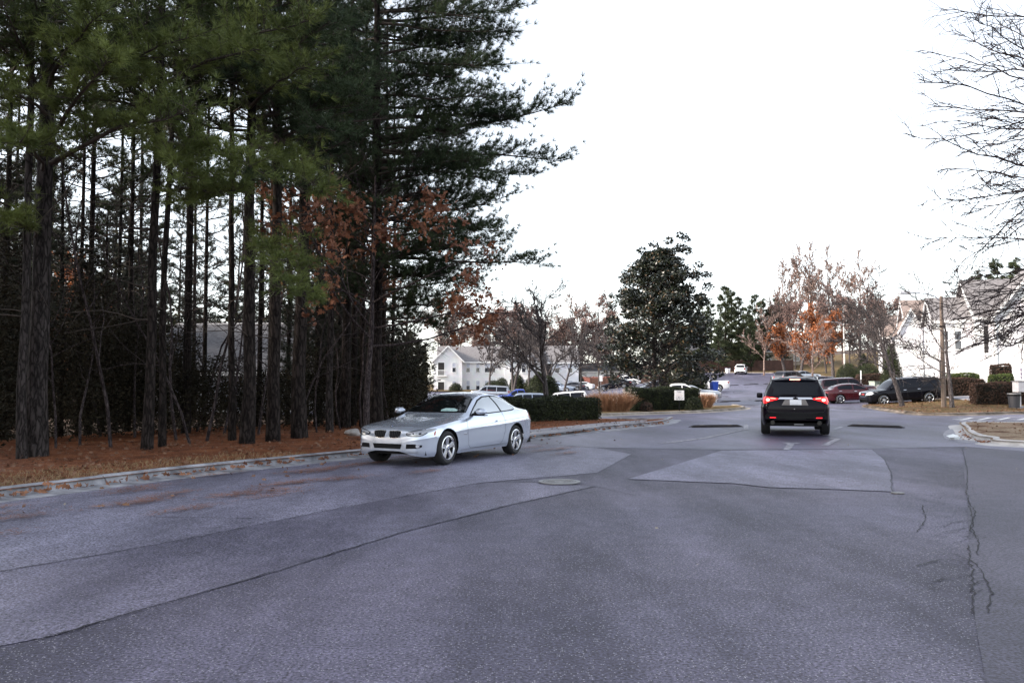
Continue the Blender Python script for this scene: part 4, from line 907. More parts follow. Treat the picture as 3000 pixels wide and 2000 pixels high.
def tube_obj(name, groups, m, parent=None):
    """groups: list of (paths, sides)"""
    Vs, Fs, off = [], [], 0
    for paths, sides in groups:
        if not paths: continue
        V, F = tubes(paths, sides); Vs.append(V); Fs.append(F + off); off += len(V)
    return mobj(name, np_mesh(name, np.vstack(Vs), np.vstack(Fs)), m, parent, True)
def wander(rng, p, d, L, n, wob=.12, up=0.):
    P = [np.array(p, float)]; d = unit(np.array(d, float)); st = L / (n - 1)
    for i in range(n - 1):
        d = unit(d + rng.normal(0, wob, 3) + np.array([0, 0, up])); P.append(P[-1] + d * st)
    return np.array(P)
def perp(rng, t):
    a = unit(np.cross(t, rng.normal(size=3))); return a
RMIN = [.004]
def grow(rng, out, p, d, L, r, lvl, cfg):
    c = cfg[lvl]; n = c['n']; P = wander(rng, p, d, L, n, c['wob'], c.get('up', 0)); tip = c.get('tip', .25)
    R = r * (1 - (1 - tip) * np.linspace(0, 1, n) ** 1.0); out[lvl].append((P, R))
    if lvl + 1 >= len(cfg): return
    k = c['kids']; nx = cfg[lvl + 1]; lo = c.get('lo', .25)
    for i in range(k):
        f = lo + (1 - lo) * (i + rng.random()) / k; q = f * (n - 1); j = min(int(q), n - 2); pt = P[j] + (P[j + 1] - P[j]) * (q - j); t = unit(P[j + 1] - P[j])
        ang = rad(rng.normal(nx['ang'], nx.get('angv', 10))); dd = unit(t * math.cos(ang) + perp(rng, t) * math.sin(ang) + np.array([0, 0, nx.get('lift', 0)]))
        ll = L * nx['len'] * rng.uniform(.65, 1.2) * (1 - nx.get('short', .45) * f)
        grow(rng, out, pt, dd, ll, max(RMIN[0], r * (1 - (1 - tip) * f) * nx['rad']), lvl + 1, cfg)
def leaves(rng, P, size, D=None, flat=.6, asp=.45, shape='diamond', droop=.0):
    """P (n,3) leaf centres -> bent four/six vertex leaves"""
    n = len(P); a = unit(rng.normal(size=(n, 3)) * np.array([1, 1, flat]) + np.array([0, 0, -droop]) if D is None else D + rng.normal(0, .55, (n, 3)))
    b = unit(np.cross(a, rng.normal(size=(n, 3)))); nn = np.cross(a, b); s = (size * rng.uniform(.65, 1.3, n))[:, None]
    if shape == 'diamond':
        V = np.stack([P - a * s * .5, P + b * s * asp * .5 + nn * s * .06, P + a * s * .5, P - b * s * asp * .5 + nn * s * .06], 1)
        F = (np.arange(n) * 4)[:, None] + np.arange(4)[None]; return V.reshape(-1, 3), F
    # lobed oak leaf: 8-gon outline
    pr = [(-.5, 0), (-.22, .30), (-.12, .10), (.10, .36), (.18, .12), (.5, .0), (.18, -.12), (.10, -.36), (-.12, -.10), (-.22, -.30)]
    V = np.stack([P + a * s * x + b * s * y * 1.1 + nn * s * (.25 * abs(y)) for x, y in pr], 1); F = (np.arange(n) * 10)[:, None] + np.array([[0, 1, 2, 8, 9], [2, 3, 4, 6, 7], [4, 5, 6, 7, 2], [2, 7, 8, 8, 8]][0:3])[:, None, :].reshape(3, 5)[0][None] * 0 if False else None
    q = (np.arange(n) * 10)[:, None]
    F4 = np.concatenate([q + np.array([[0, 1, 2, 8]]), q + np.array([[0, 8, 9, 9]])[:, :4] * 1, q + np.array([[2, 3, 4, 6]]), q + np.array([[2, 6, 7, 8]]), q + np.array([[4, 5, 6, 6]])]) if False else None
    T3 = np.array([[0, 1, 2], [0, 2, 8], [0, 8, 9], [2, 3, 4], [2, 4, 6], [2, 6, 8], [6, 7, 8], [4, 5, 6]])
    F = (q[:, :, None] + T3[None]).reshape(-1, 3); return V.reshape(-1, 3), F
def needles(rng, P, D, k, L, wd, cone=.9):
    """tufts of k needles at P pointing around D"""
    n = len(P); P2 = np.repeat(P, k, 0); d = unit(np.repeat(unit(D), k, 0) + rng.normal(0, cone * .62, (n * k, 3)))
    s = L * rng.uniform(.7, 1.15, (n * k, 1)); b = unit(np.cross(d, rng.normal(size=(n * k, 3)))) * wd / 2
    tip = P2 + d * s + np.array([0, 0, -.12]) * s
    V = np.stack([P2 - b, P2 + b, tip], 1).reshape(-1, 3); return V, np.arange(len(V)).reshape(-1, 3)
def bark(name, c1, c2, ridges=6.):
    m = bpy.data.materials.new(name); t, b = nodes_of(m); N = t.nodes; Lk = t.links
    tc = N.new('ShaderNodeTexCoord'); mp = N.new('ShaderNodeMapping'); mp.inputs['Scale'].default_value = (1, 1, .28); Lk.new(tc.outputs['Object'], mp.inputs[0])
    vo = N.new('ShaderNodeTexVoronoi'); vo.feature = 'DISTANCE_TO_EDGE'; vo.inputs['Scale'].default_value = ridges * 2.2; 
    nz = N.new('ShaderNodeTexNoise'); nz.inputs['Scale'].default_value = ridges * 2; nz.inputs['Detail'].default_value = 6; Lk.new(mp.outputs[0], nz.inputs[0])
    ad = N.new('ShaderNodeMixRGB'); ad.inputs[0].default_value = .12; Lk.new(mp.outputs[0], ad.inputs[1]); Lk.new(nz.outputs['Color'], ad.inputs[2]); Lk.new(ad.outputs[0], vo.inputs['Vector'])
    r = N.new('ShaderNodeValToRGB'); r.color_ramp.elements[0].position = .0; r.color_ramp.elements[1].position = .22; r.color_ramp.elements[0].color = (*[x * .35 for x in c1], 1); r.color_ramp.elements[1].color = (1, 1, 1, 1); Lk.new(vo.outputs['Distance'], r.inputs[0])
    r2 = N.new('ShaderNodeValToRGB'); r2.color_ramp.elements[0].position = .35; r2.color_ramp.elements[1].position = .7; r2.color_ramp.elements[0].color = (*c1, 1); r2.color_ramp.elements[1].color = (*c2, 1); Lk.new(nz.outputs['Fac'], r2.inputs[0])
    mx = N.new('ShaderNodeMixRGB'); mx.blend_type = 'MULTIPLY'; mx.inputs[0].default_value = .8; Lk.new(r2.outputs[0], mx.inputs[1]); Lk.new(r.outputs[0], mx.inputs[2]); Lk.new(mx.outputs[0], b.inputs['Base Color'])
    b.inputs['Roughness'].default_value = .95; b.inputs['Specular IOR Level'].default_value = .15
    bp = N.new('ShaderNodeBump'); bp.inputs['Strength'].default_value = .9; bp.inputs['Distance'].default_value = .03; Lk.new(vo.outputs['Distance'], bp.inputs['Height']); Lk.new(bp.outputs[0], b.inputs['Normal'])
    MATS[name] = m; return m
B_pine = bark('pine bark', (.016, .012, .011), (.046, .037, .034)); B_pinelit = bark('pale lit pine bark', (.030, .025, .024), (.075, .064, .062)); B_bare = bark('grey bark', (.075, .064, .064), (.19, .165, .16), 9.)  # pale bark copy holds the light on the trunks in its colour
B_sunny = bark('pale sycamore bark', (.20, .14, .12), (.42, .31, .27), 3.); B_twig = bark('dark twig bark', (.05, .040, .042), (.12, .098, .10), 9.)
B_branch = mat('pine branch wood', (.030, .023, .019), .95, col2=(.06, .045, .037), vscale=9)
G_pine = mat('pine needles', (.018, .029, .010), .62, col2=(.07, .09, .026), vscale=.55, detail=7, spec=.25, transl=.12)
G_pine2 = mat('pine needles blue', (.017, .031, .016), .62, col2=(.055, .080, .034), vscale=.6, detail=7, spec=.25, transl=.10)
G_pine3 = mat('pine needles bright', (.048, .068, .018), .6, col2=(.18, .215, .058), vscale=.7, detail=7, spec=.3, transl=.2)
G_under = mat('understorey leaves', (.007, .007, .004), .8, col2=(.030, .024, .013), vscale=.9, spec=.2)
G_hedge = mat('hedge leaves', (.012, .018, .008), .6, col2=(.045, .055, .020), vscale=2.5, spec=.25); G_hedge2 = mat('bright hedge leaves', (.035, .055, .015), .6, col2=(.085, .11, .03), vscale=2.5, spec=.25)
G_hedge3 = mat('bronze hedge leaves', (.03, .018, .013), .65, col2=(.085, .05, .038), vscale=2.5, spec=.2)
G_mag = mat('magnolia leaves', (.006, .010, .006), .34, col2=(.024, .030, .015), vscale=1.3, spec=.6); G_magb = mat('magnolia leaf backs', (.06, .034, .016), .6, col2=(.12, .07, .03), vscale=2)
G_oak = mat('brown oak leaves', (.10, .035, .018), .7, col2=(.25, .10, .05), vscale=1.5, transl=.25); G_orange = mat('orange oak leaves', (.20, .062, .020), .7, col2=(.42, .15, .055), vscale=.8, transl=.25)
G_rust = mat('rusty far foliage', (.135, .082, .072), .8, col2=(.28, .18, .16), vscale=.5, transl=.2); G_litter = mat('leaf litter', (.085, .036, .02), .8, col2=(.24, .13, .075), vscale=6, detail=2)
G_straw = mat('pine straw', (.14, .048, .022), .85, col2=(.33, .13, .058), vscale=2.); G_dry = mat('dry grass', (.20, .14, .07), .85, col2=(.40, .29, .16), vscale=2.5); G_tan = mat('ornamental grass', (.19, .085, .045), .85, col2=(.42, .24, .14), vscale=2.2); G_plume = mat('grass plumes', (.55, .44, .36), .9, col2=(.70, .6, .52), vscale=4)
# ---- pines
def pine_data(seed, H, r0, first, rad_, nb=60, lean=(0, 0), dead=10, tufts=1., lowlen=1., k=15, nl=.20):
    rng = np.random.default_rng(seed); n = 12; z = np.linspace(0, H, n); wob = rng.normal(0, .05, (n, 2)).cumsum(0) * .5
    TP = np.column_stack([lean[0] * z / H + wob[:, 0] - wob[0, 0], lean[1] * z / H + wob[:, 1] - wob[0, 1], z]); TR = r0 * (1 - .72 * (z / H) ** 1.1); TR[0] *= 1.25
    trunk = [(TP, TR)]; br = []; tw = []; tp = []; td = []
    for i in range(nb):
        f = ((i + rng.random()) / nb); zz = first + (H - first) * f ** .9; az = rng.uniform(0, 2 * math.pi)
        p = np.array([np.interp(zz, z, TP[:, 0]), np.interp(zz, z, TP[:, 1]), zz]); L = rad_ * rng.uniform(.55, 1.1) * (1 - .72 * f) * (1 if f > .1 else lowlen)
        d = np.array([math.cos(az), math.sin(az), rng.uniform(-.05, .35) + .25 * f]); P = wander(rng, p, d, L, 7, .10, .03); br.append((P, np.linspace(.012 + .011 * L, .008, 7)))
        bough_fill(rng, P, L, tw, tp, td, tufts)
    for i in range(dead):
        zz = rng.uniform(2.5, first + 2); az = rng.uniform(0, 6.283); p = np.array([np.interp(zz, z, TP[:, 0]), np.interp(zz, z, TP[:, 1]), zz])
        P = wander(rng, p, (math.cos(az), math.sin(az), rng.uniform(-.1, .4)), rng.uniform(.6, 2.4), 6, .18, 0.); br.append((np.vstack([P, P[-1:]])[:7], np.linspace(.018, .005, 7)))
        for j in range(3):
            q = P[rng.integers(2, 6)]; tw.append((wander(rng, q, rng.normal(size=3), rng.uniform(.2, .7), 4, .2), np.linspace(.008, .003, 4)))
    return rng, trunk, br, tw, tp, td
def bough_fill(rng, P, L, tw, tp, td, tufts=1., lo=.25, droop=0., reach=1.):
    m = max(4, int(L * 8.5 * tufts)); n = len(P)
    for j in range(m):
        f = lo + (1 - lo) * (j + rng.random()) / m; q = f * (n - 1); a = min(int(q), n - 2); pt = P[a] + (P[a + 1] - P[a]) * (q - a); t = unit(P[a + 1] - P[a])
        sd = unit(np.cross(t, [0, 0, 1])) * (1 if j % 2 else -1); d = unit(t * rng.uniform(.5, 1.) + sd * rng.uniform(.4, 1.) + np.array([0, 0, rng.uniform(-.25, .95) - droop])); l2 = rng.uniform(.35, .75) * min(1, .35 + L * .22) * (1.25 - .5 * f) * reach * rng.choice([.6, 1., 1.5])
        Q = wander(rng, pt, d, l2, 4, .12, .06); tw.append((Q, np.linspace(.010, .004, 4)))
        for u in (.35, .6, .8, 1.):
            b = Q[0] + (Q[-1] - Q[0]) * u if u < 1 else Q[-1]; tp.append(b + rng.normal(0, .03, 3)); td.append(unit(Q[-1] - Q[0]) + np.array([0, 0, .35]) + rng.normal(0, .25, 3))
    tp.append(P[-1]); td.append(P[-1] - P[-2] + np.array([0, 0, .1]))
def pine_obj(data, root, mneedle=None, mbark=None, k=15, nl=.20, wd=.017):
    rng, trunk, br, tw, tp, td = data
    t = tube_obj('trunk', [(trunk, 12)], mbark or B_pine, root); tube_obj('limbs', [(br, 5)], B_branch, t)['kind'] = 'stuff'; tube_obj('twigs', [(tw, 3)], B_branch, t)['kind'] = 'stuff'
    V, F = needles(rng, np.array(tp), np.array(td), k, nl, wd); mobj('crown', np_mesh('crown', V, F), mneedle or G_pine, root)
def ground_z(x, y): 
    return Tz(x, y) + .125 + float(wz(np.array(x), np.array(y)))
PINE_GROUP = 'pines of the roadside wood'
def place_pine(px, Y, wpx, lbl, seed, H=20., first=8., radius=2.6, nb=46, lean_px=0., dark=G_pine, bk=None, dead=12, tufts=1., extra=(), k=13, lowlen=1., nm='pine_tree', nl=.2, low=None, reach=1.):
    low = low or (G_pine3 if dark is G_pine else G_pine2)
    H = min(H, 15.5); first = min(first, 7.2); nb = int(nb * 1.35); x = (px - 1500) / FPX * Y; z = ground_z(x, Y); root = empty(nm, (x, Y, z)); r0 = wpx / FPX * Y / 2 * .92
    lean = (lean_px / FPX * Y * H / (Y * .40), 0)
    dt = pine_data(seed, H, r0, first, radius, nb, lean, dead, tufts, lowlen)
    rng = dt[0]; lowp, lowd = [], []
    for (pa, pb, sag) in extra:      # explicit boughs: start / tip in world metres
        a = np.array(pa) - np.array([x, Y, z]); b = np.array(pb) - np.array([x, Y, z]); m = (a + b) / 2 + np.array([0, 0, sag]); s = np.linspace(0, 1, 9)[:, None]
        P = (1 - s) ** 2 * a + 2 * s * (1 - s) * m + s ** 2 * b + rng.normal(0, .035, (9, 3)); Lb = np.linalg.norm(b - a); P = resample(P, Lb / 6)[:7]
        if len(P) < 7: P = np.vstack([P] + [P[-1:]] * (7 - len(P)))
        dt[2].append((P, np.linspace(.014 + .010 * Lb, .007, 7))); bough_fill(rng, P, Lb, dt[3], lowp, lowd, 1.6, .18, 0., reach)
    pine_obj(dt, root, dark, bk, k, nl)
    if lowp: V, F = needles(rng, np.array(lowp), np.array(lowd), 22, .22, .013); mobj('low_boughs', np_mesh('low_boughs', V, F), low, root)
    tag(root, lbl, 'tree', PINE_GROUP); return root
def bo(px0, py0, Y0, px1, py1, Y1, sag=.25): return (at(px0, py0, Y0), at(px1, py1, Y1), sag)
# front row: measured trunks
place_pine(112, 17.4, 62, 'thickest pine trunk, beside the slim pale leaning pine', 1, 21, 9, 3., 46, 0, G_pine, B_pinelit, 8, extra=[bo(150, 480, 17.2, 560, 330, 14.5, .3), bo(130, 330, 17.2, -60, 250, 14.5), bo(140, 400, 17.2, 330, 180, 14), bo(130, 500, 17.3, 60, 420, 14.5), bo(120, 700, 17.3, -20, 640, 15.5), bo(140, 300, 17.2, 560, 110, 15, .2), bo(130, 250, 17, 300, 40, 14.4, .2)])
place_pine(72, 16.9, 28, 'slim pale leaning pine trunk touching the thickest pine', 2, 19, 10, 2.2, 36, -8, G_pine, B_pinelit, 6)
place_pine(436, 18.6, 32, 'pine leaning to the right in front of the grey roof', 3, 20, 8.5, 2.7, 44, 22, G_pine, None, 14, extra=[bo(470, 420, 18.5, 740, 490, 15.5, .2), bo(470, 430, 18.5, 560, 520, 15.5, .1), bo(480, 250, 18.5, 760, 150, 15.5, .3), bo(480, 300, 18.4, 330, 190, 15), bo(500, 200, 18.4, 900, 60, 16, .3), bo(470, 560, 18.5, 690, 560, 16.2, .1)])
place_pine(727, 20.4, 42, 'stout dark pine before the gap showing the white wall', 4, 22, 9, 2.9, 48, 2, G_pine, None, 10, extra=[bo(735, 700, 20.2, 895, 880, 16.4, .4), bo(735, 320, 20.2, 900, 200, 17, .3), bo(735, 420, 20.2, 950, 560, 17.2, .2), bo(735, 560, 20.2, 560, 600, 17, .2)])
place_pine(803, 21.2, 40, 'stout dark pine next to the oak with brown leaves', 5, 22, 9.5, 2.9, 48, -2, G_pine2, None, 10, extra=[bo(800, 420, 21, 980, 380, 18.5, .3), bo(800, 300, 21, 660, 200, 18, .3), bo(800, 180, 21, 1000, 60, 18, .3)])
place_pine(880, 22.2, 46, 'dark pine just left of the brown oak leaves', 6, 22, 9, 2.9, 50, 8, G_pine2, None, 10, extra=[bo(900, 330, 22, 1060, 280, 19, .3), bo(890, 560, 22, 740, 520, 19.5, .2)])
place_pine(684, 21.6, 22, 'thin dark pine leaning left beside the stout pine', 7, 19, 10, 2.0, 34, -14, G_pine, None, 14)
place_pine(480, 19.6, 22, 'thin pine leaning right close behind the leaning pine', 8, 19, 10, 2.1, 34, 18, G_pine, None, 14)
place_pine(968, 25.2, 22, 'slim grey trunk lit at its foot near the coupe bonnet', 9, 17, 9, 2.2, 36, 4, G_pine2, B_pinelit, 8)
# edge tree with long boughs over the road
ET = 26.6
rgE = np.random.default_rng(41); EB = [bo(1110, 400, ET, 1668, 300, ET - 1.2, -.35), bo(1110, 440, ET, 1640, 470, ET - .6, .1), bo(1110, 470, ET, 1560, 520, ET + .4, .2), bo(1100, 745, ET, 1590, 770, ET - .8, -.2), bo(1110, 60, ET, 1515, 20, ET - .4, -.2)]
for k in range(44):
    y0 = -60 + 1000 * (k + rgE.random()) / 44; rx_ = float(np.interp(y0, [-60, 100, 250, 330, 420, 560, 680, 800, 950], [1470, 1490, 1450, 1500, 1440, 1450, 1500, 1440, 1370])); tx_ = 1110 + (rx_ - 1110) * rgE.uniform(.55, 1.08); EB.append(bo(1105, y0, ET, tx_, y0 + rgE.uniform(-70, 45), ET + rgE.uniform(-2.8, 1.2), rgE.uniform(-.3, .3)))
for k in range(12): EB.append(bo(1095, 100 + k * 70, ET, 1095 - rgE.uniform(60, 200), 90 + k * 70 + rgE.uniform(-50, 40), ET - rgE.uniform(.5, 2.6), rgE.uniform(-.2, .3)))
place_pine(1100, ET, 48, 'large edge pine with long boughs reaching over the coupe', 10, 23, 3.8, 3.0, 40, 2, G_pine2, None, 4, .8, lowlen=.9, extra=EB, reach=1.5)
place_pine(1012, 28.2, 32, 'dark pine trunk behind the slim grey trunk', 11, 21, 7, 2.8, 48, 2, G_pine2, None, 8)
for i, (px, Y, wd) in enumerate(((1035, 30, 20), (1066, 29, 22), (1122, 31.5, 18), (1150, 33, 12))):
    place_pine(px, Y, wd, 'narrow dark trunk in the thicket behind the silver coupe', 20 + i, 17, 6.5, 2.1, 34, 0, G_pine2, None, 10)
# deeper trees: copies of four prototypes
PROTO = []
rng = np.random.default_rng(77)
deep = [(10, 24, 30), (232, 26, 20), (262, 27, 30), (342, 31, 20), (378, 30, 26), (548, 25, 38), (410, 38, 20), (600, 33, 22), (760, 30, 24), (845, 32, 20), (930, 30, 26), (30, 38, 24), (140, 44, 22), (570, 46, 20), (790, 44, 20), (900, 42, 20), (985, 38, 18), (1050, 44, 18), (-60, 22, 40), (-40, 30, 30), (-140, 28, 36), (400, 60, 18), (100, 60, 18)]
off_frame_shade = [(-17, 12), (-20, 6), (-23, 14), (-18, 1), (-26, 4), (-22, -6), (-16, -8), (-28, -12), (-18, -17), (-10, -16), (-4, -22), (3, -19), (10, -24), (17, -20), (24, -25), (-12, -26), (31, -20), (-30, 20), (-26, 26), (-34, 9)]  # unseen pines added to shade the foreground and darken reflections
deep += [((x / Y * FPX + 1500) if Y > 0 else None, Y, 30, x) for x, Y in off_frame_shade]
for i, (px, Y, wd, *xx) in enumerate(deep):
    x = xx[0] if xx else (px - 1500) / FPX * Y; z = ground_z(x, Y) if x < 0 else 0.
    if i < 5:
        root = empty('pine_tree', (x, Y, z)); dt = pine_data(40 + i, 21 - i, .5, [9, 8, 7, 10, 6][i], [2.7, 2.4, 2.2, 2.8, 2.3][i], 50, (rng.normal(0, .6), 0), 22, 1.0); pine_obj(dt, root, G_pine if i % 2 == 0 else G_pine2, None, 12); PROTO.append(root); base = .5
        # normalise trunk radius through scale of the trunk child
        root2 = root
    else:
        root2 = copy_tree(PROTO[i % 5]); root2.location = (x, Y, z)
    root2.rotation_euler = (0, 0, rng.uniform(0, 6.28)); 
    tr = [q for q in root2.children if q.name.startswith('trunk')][0]
    f = (wd / FPX * (Y if not xx else 22) / 2) / .5 * .62; sh = tr
    # slim the trunk mesh only (limbs keep their size)
    if not hasattr(place_pine, 'slim'): place_pine.slim = {}
    hs_ = rng.uniform(.9, 1.15); root2.scale = (1, 1, hs_)
    tr.scale = (f, f, 1)
    for ch in tr.children: ch.scale = (1 / f, 1 / f, 1)
    tag(root2, 'dark pine standing deeper in the roadside wood', 'tree', PINE_GROUP)
# understorey: evergreen thicket, thin saplings
rng = np.random.default_rng(12)
def thicket(name, n, size, gen, m, shape='diamond', asp=.5):
    P = gen(n); V, F = leaves(rng, P, size, asp=asp, shape=shape); return tag(mobj(name, np_mesh(name, V, F), m), kind='stuff')
def gen_under(n):
    # clumps behind the first trunks, denser and taller to the left
    cl = []
    for i in range(210):
        px = rng.uniform(-150, 1240); edge = 18.2 + max(0, px) / 1000 * 9.2; Y = edge + rng.uniform(.8, 11) ** 1.0; x = (px - 1500) / FPX * Y
        top = np.interp(px, [0, 350, 480, 620, 800, 1000, 1230], [4.8, 4.6, 3.4, 2.2, 2.0, 3.4, 3.0]) * rng.uniform(.55, 1.1)
        cl.append((x, Y, ground_z(x, Y), top, rng.uniform(.5, 1.15)))
    cl = np.array(cl); w_ = cl[:, 3] * cl[:, 4] ** 2; i = rng.choice(len(cl), n, p=w_ / w_.sum()); c = cl[i]
    t = rng.random(n) ** .8; a = rng.uniform(0, 6.283, n); r = c[:, 4] * np.sqrt(rng.random(n)) * (1 - .45 * t)
    return np.column_stack([c[:, 0] + r * np.cos(a), c[:, 1] + r * np.sin(a), c[:, 2] + .05 + c[:, 3] * t])
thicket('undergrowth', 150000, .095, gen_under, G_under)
def gen_back(n):
    px = rng.uniform(-200, 1250, n); Y = rng.uniform(40, 75, n); x = (px - 1500) / FPX * Y; keep = ~((px > 430) & (px < 960) & (Y < 56)); 
    g = T(x, Y) - .8; P = np.column_stack([x, Y, g + rng.random(n) ** 1.3 * np.interp(px, [0, 400, 450, 950, 1000, 1250], [10, 10, 8.5, 8.5, 6.5, 5.]) * (.5 + .5 * np.sin(x * .9) ** 2)]); return P[keep]
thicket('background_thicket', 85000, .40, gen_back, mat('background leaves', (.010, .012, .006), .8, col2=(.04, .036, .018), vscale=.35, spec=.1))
YP = []
for i in range(3):
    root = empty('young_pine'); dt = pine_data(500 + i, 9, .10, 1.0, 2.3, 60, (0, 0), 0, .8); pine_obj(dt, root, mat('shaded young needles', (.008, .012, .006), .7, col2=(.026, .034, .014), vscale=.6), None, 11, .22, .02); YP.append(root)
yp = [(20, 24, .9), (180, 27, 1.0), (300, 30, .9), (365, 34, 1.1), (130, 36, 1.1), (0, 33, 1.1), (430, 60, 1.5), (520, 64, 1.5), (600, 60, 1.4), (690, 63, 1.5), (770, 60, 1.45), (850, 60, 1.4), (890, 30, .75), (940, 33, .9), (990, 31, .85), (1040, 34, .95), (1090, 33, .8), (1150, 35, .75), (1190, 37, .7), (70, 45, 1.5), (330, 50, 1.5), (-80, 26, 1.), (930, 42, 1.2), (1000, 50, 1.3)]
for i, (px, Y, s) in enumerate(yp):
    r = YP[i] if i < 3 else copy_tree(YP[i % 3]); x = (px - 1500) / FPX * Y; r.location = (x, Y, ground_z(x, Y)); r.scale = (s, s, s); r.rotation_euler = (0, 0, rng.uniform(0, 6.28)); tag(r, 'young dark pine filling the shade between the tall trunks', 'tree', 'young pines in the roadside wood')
SAP_CFG = [dict(n=8, wob=.10, up=.04, kids=9, lo=.25, tip=.3), dict(n=6, wob=.14, up=.03, len=.42, rad=.5, ang=48, kids=5, tip=.3), dict(n=4, wob=.2, len=.4, rad=.5, ang=45, tip=.4)]
saps = []
for i in range(5):
    out_ = [[], [], []]; rg = np.random.default_rng(300 + i); grow(rg, out_, (0, 0, 0), (rg.normal(0, .15), rg.normal(0, .15), 1), 5.5, .035, 0, SAP_CFG); r = empty('sapling'); tube_obj('stem', [(out_[0], 6), (out_[1], 4), (out_[2], 3)], B_twig, r); saps.append(r)
spots = [(330, 19.8), (240, 20.5), (520, 22), (610, 21.5), (660, 24), (760, 23.5), (860, 24), (930, 25), (300, 24), (400, 23), (170, 19.6), (560, 20.5), (1000, 27), (1060, 28), (1110, 29), (640, 28), (580, 26), (705, 27), (1180, 31), (1140, 29.5)]
for i, (px, Y) in enumerate(spots):
    r = saps[i] if i < 5 else copy_tree(saps[i % 5]); x = (px - 1500) / FPX * Y; r.location = (x, Y, ground_z(x, Y)); s = rng.uniform(.7, 1.25); r.scale = (s, s, s); r.rotation_euler = (0, 0, rng.uniform(0, 6.28)); tag(r, 'thin bare sapling among the pine trunks', 'sapling', 'saplings in the roadside wood')
# brown-leaved oak at the wood's edge
ox, oy = (1075 - 1500) / FPX * 24.4, 24.4; oz = ground_z(ox, oy); root = empty('oak_tree', (ox, oy, oz)); tag(root, 'young oak holding brown lobed leaves between the dark pines', 'tree')
rg = np.random.default_rng(9); out_ = [[], [], [], []]
OAK = [dict(n=9, wob=.07, up=.05, kids=22, lo=.30, tip=.25), dict(n=7, wob=.12, up=.02, len=.78, rad=.5, ang=72, kids=11, tip=.3, lo=.3, short=.3), dict(n=5, wob=.16, len=.4, rad=.5, ang=45, kids=5, tip=.4, lo=.3), dict(n=3, wob=.2, len=.5, rad=.5, ang=45, tip=.5)]
grow(rg, out_, (0, 0, 0), (.05, 0, 1), 7.6, .10, 0, OAK); t = tube_obj('trunk', [(out_[0], 8)], B_twig, root); tube_obj('branches', [(out_[1], 5), (out_[2], 4), (out_[3], 3)], B_twig, t)['kind'] = 'stuff'
ends = np.vstack([p[0][1:] for p in out_[3]]); ends = ends[ends[:, 2] > 2.6]; clk = np.sin(ends[:, 0] * 2.1 + 1) + np.sin(ends[:, 2] * 2.4) + np.sin(ends[:, 1] * 2.7); ends = ends[(clk > -.2) & (np.abs(ends[:, 0] - .6) < 3.1) & (ends[:, 2] < 6.6)]; P = np.repeat(ends, 4, 0) + rg.normal(0, .11, (len(ends) * 4, 3)); V, F = leaves(rg, P, .165, shape='oak', droop=.6); mobj('leaves', np_mesh('leaves', V, F), G_oak, root)
# oak sprays in front of the pine boughs further right
# ---- bare trees
def bare(name, px, Y, H, r0, label, seed, cfg, m=B_bare, lean=(0, 0, 1), group=None, leafm=None, leafn=0, leafsz=.1, zoff=.1, stems=1, xy=None, cat='tree', leaf_lo=0., leafshape='diamond'):
    x = (px - 1500) / FPX * Y if xy is None else xy[0]; Y = Y if xy is None else xy[1]
    RMIN[0] = max(.0085, Y * .00034)
    root = empty(name, (x, Y, Tz(x, Y) + zoff)); rg = np.random.default_rng(seed); out_ = [[] for _ in cfg]
    for s in range(stems):
        d = np.array(lean, float) + (rg.normal(0, .22, 3) * [1, 1, 0] if stems > 1 else 0); grow(rg, out_, rg.normal(0, .06, 3) * [1, 1, 0] if stems > 1 else (0, 0, 0), d, H, r0, 0, cfg)
    t = tube_obj('trunk', [(out_[0], 9)], m, root); tube_obj('branches', [(o, max(3, 6 - i)) for i, o in enumerate(out_[1:])], m, t)['kind'] = 'stuff'
    if leafn:
        E = np.vstack([p[0] for p in out_[-1]]); E = E[E[:, 2] > leaf_lo]; P = E[rg.integers(0, len(E), leafn)] + rg.normal(0, leafsz * 1.0, (leafn, 3)); V, F = leaves(rg, P, leafsz, shape=leafshape, asp=.6); mobj('leaves', np_mesh('leaves', V, F), leafm, root)
    return tag(root, label, 'tree', group)
VASE = [dict(n=7, wob=.06, up=.02, kids=12, lo=.26, tip=.3), dict(n=9, wob=.09, up=.03, len=.82, rad=.5, ang=46, kids=12, lo=.25, tip=.2, short=.55), dict(n=6, wob=.12, up=.03, len=.38, rad=.5, ang=42, kids=8, lo=.2, tip=.3), dict(n=4, wob=.14, up=.02, len=.46, rad=.55, ang=38, tip=.4)]
TWIGGY = [dict(n=8, wob=.07, up=.04, kids=13, lo=.25, tip=.25), dict(n=7, wob=.10, up=.05, len=.55, rad=.5, ang=45, kids=9, lo=.2, tip=.25, short=.5), dict(n=5, wob=.14, up=.04, len=.42, rad=.5, ang=42, kids=8, lo=.15, tip=.3), dict(n=4, wob=.16, up=.03, len=.5, rad=.55, ang=38, tip=.4)]
bare('bare_tree', 1608, 35.0, 4.7, .13, 'leafless spreading tree standing at the long low hedge', 5, VASE, B_bare, (-.08, 0, 1), zoff=.12)
bare('bare_tree', 1432, 124, 7.6, .17, 'leafless tree before the apartment windows', 6, VASE, B_bare, group='leafless trees'); bare('bare_tree', 1503, 122, 8.0, .22, 'leafless tree with thick low trunk before the apartments', 7, VASE, B_bare, group='leafless trees', stems=2)
bare('bare_tree', 1622, 104, 9.0, .24, 'leafless tree with leaning trunk beyond the white minivan', 8, VASE, B_bare, (-.1, 0, 1), group='leafless trees'); bare('bare_tree', 1648, 106, 8.0, .16, 'leafless tree leaning right beyond the white minivan', 9, VASE, B_bare, (.25, 0, 1), group='leafless trees')
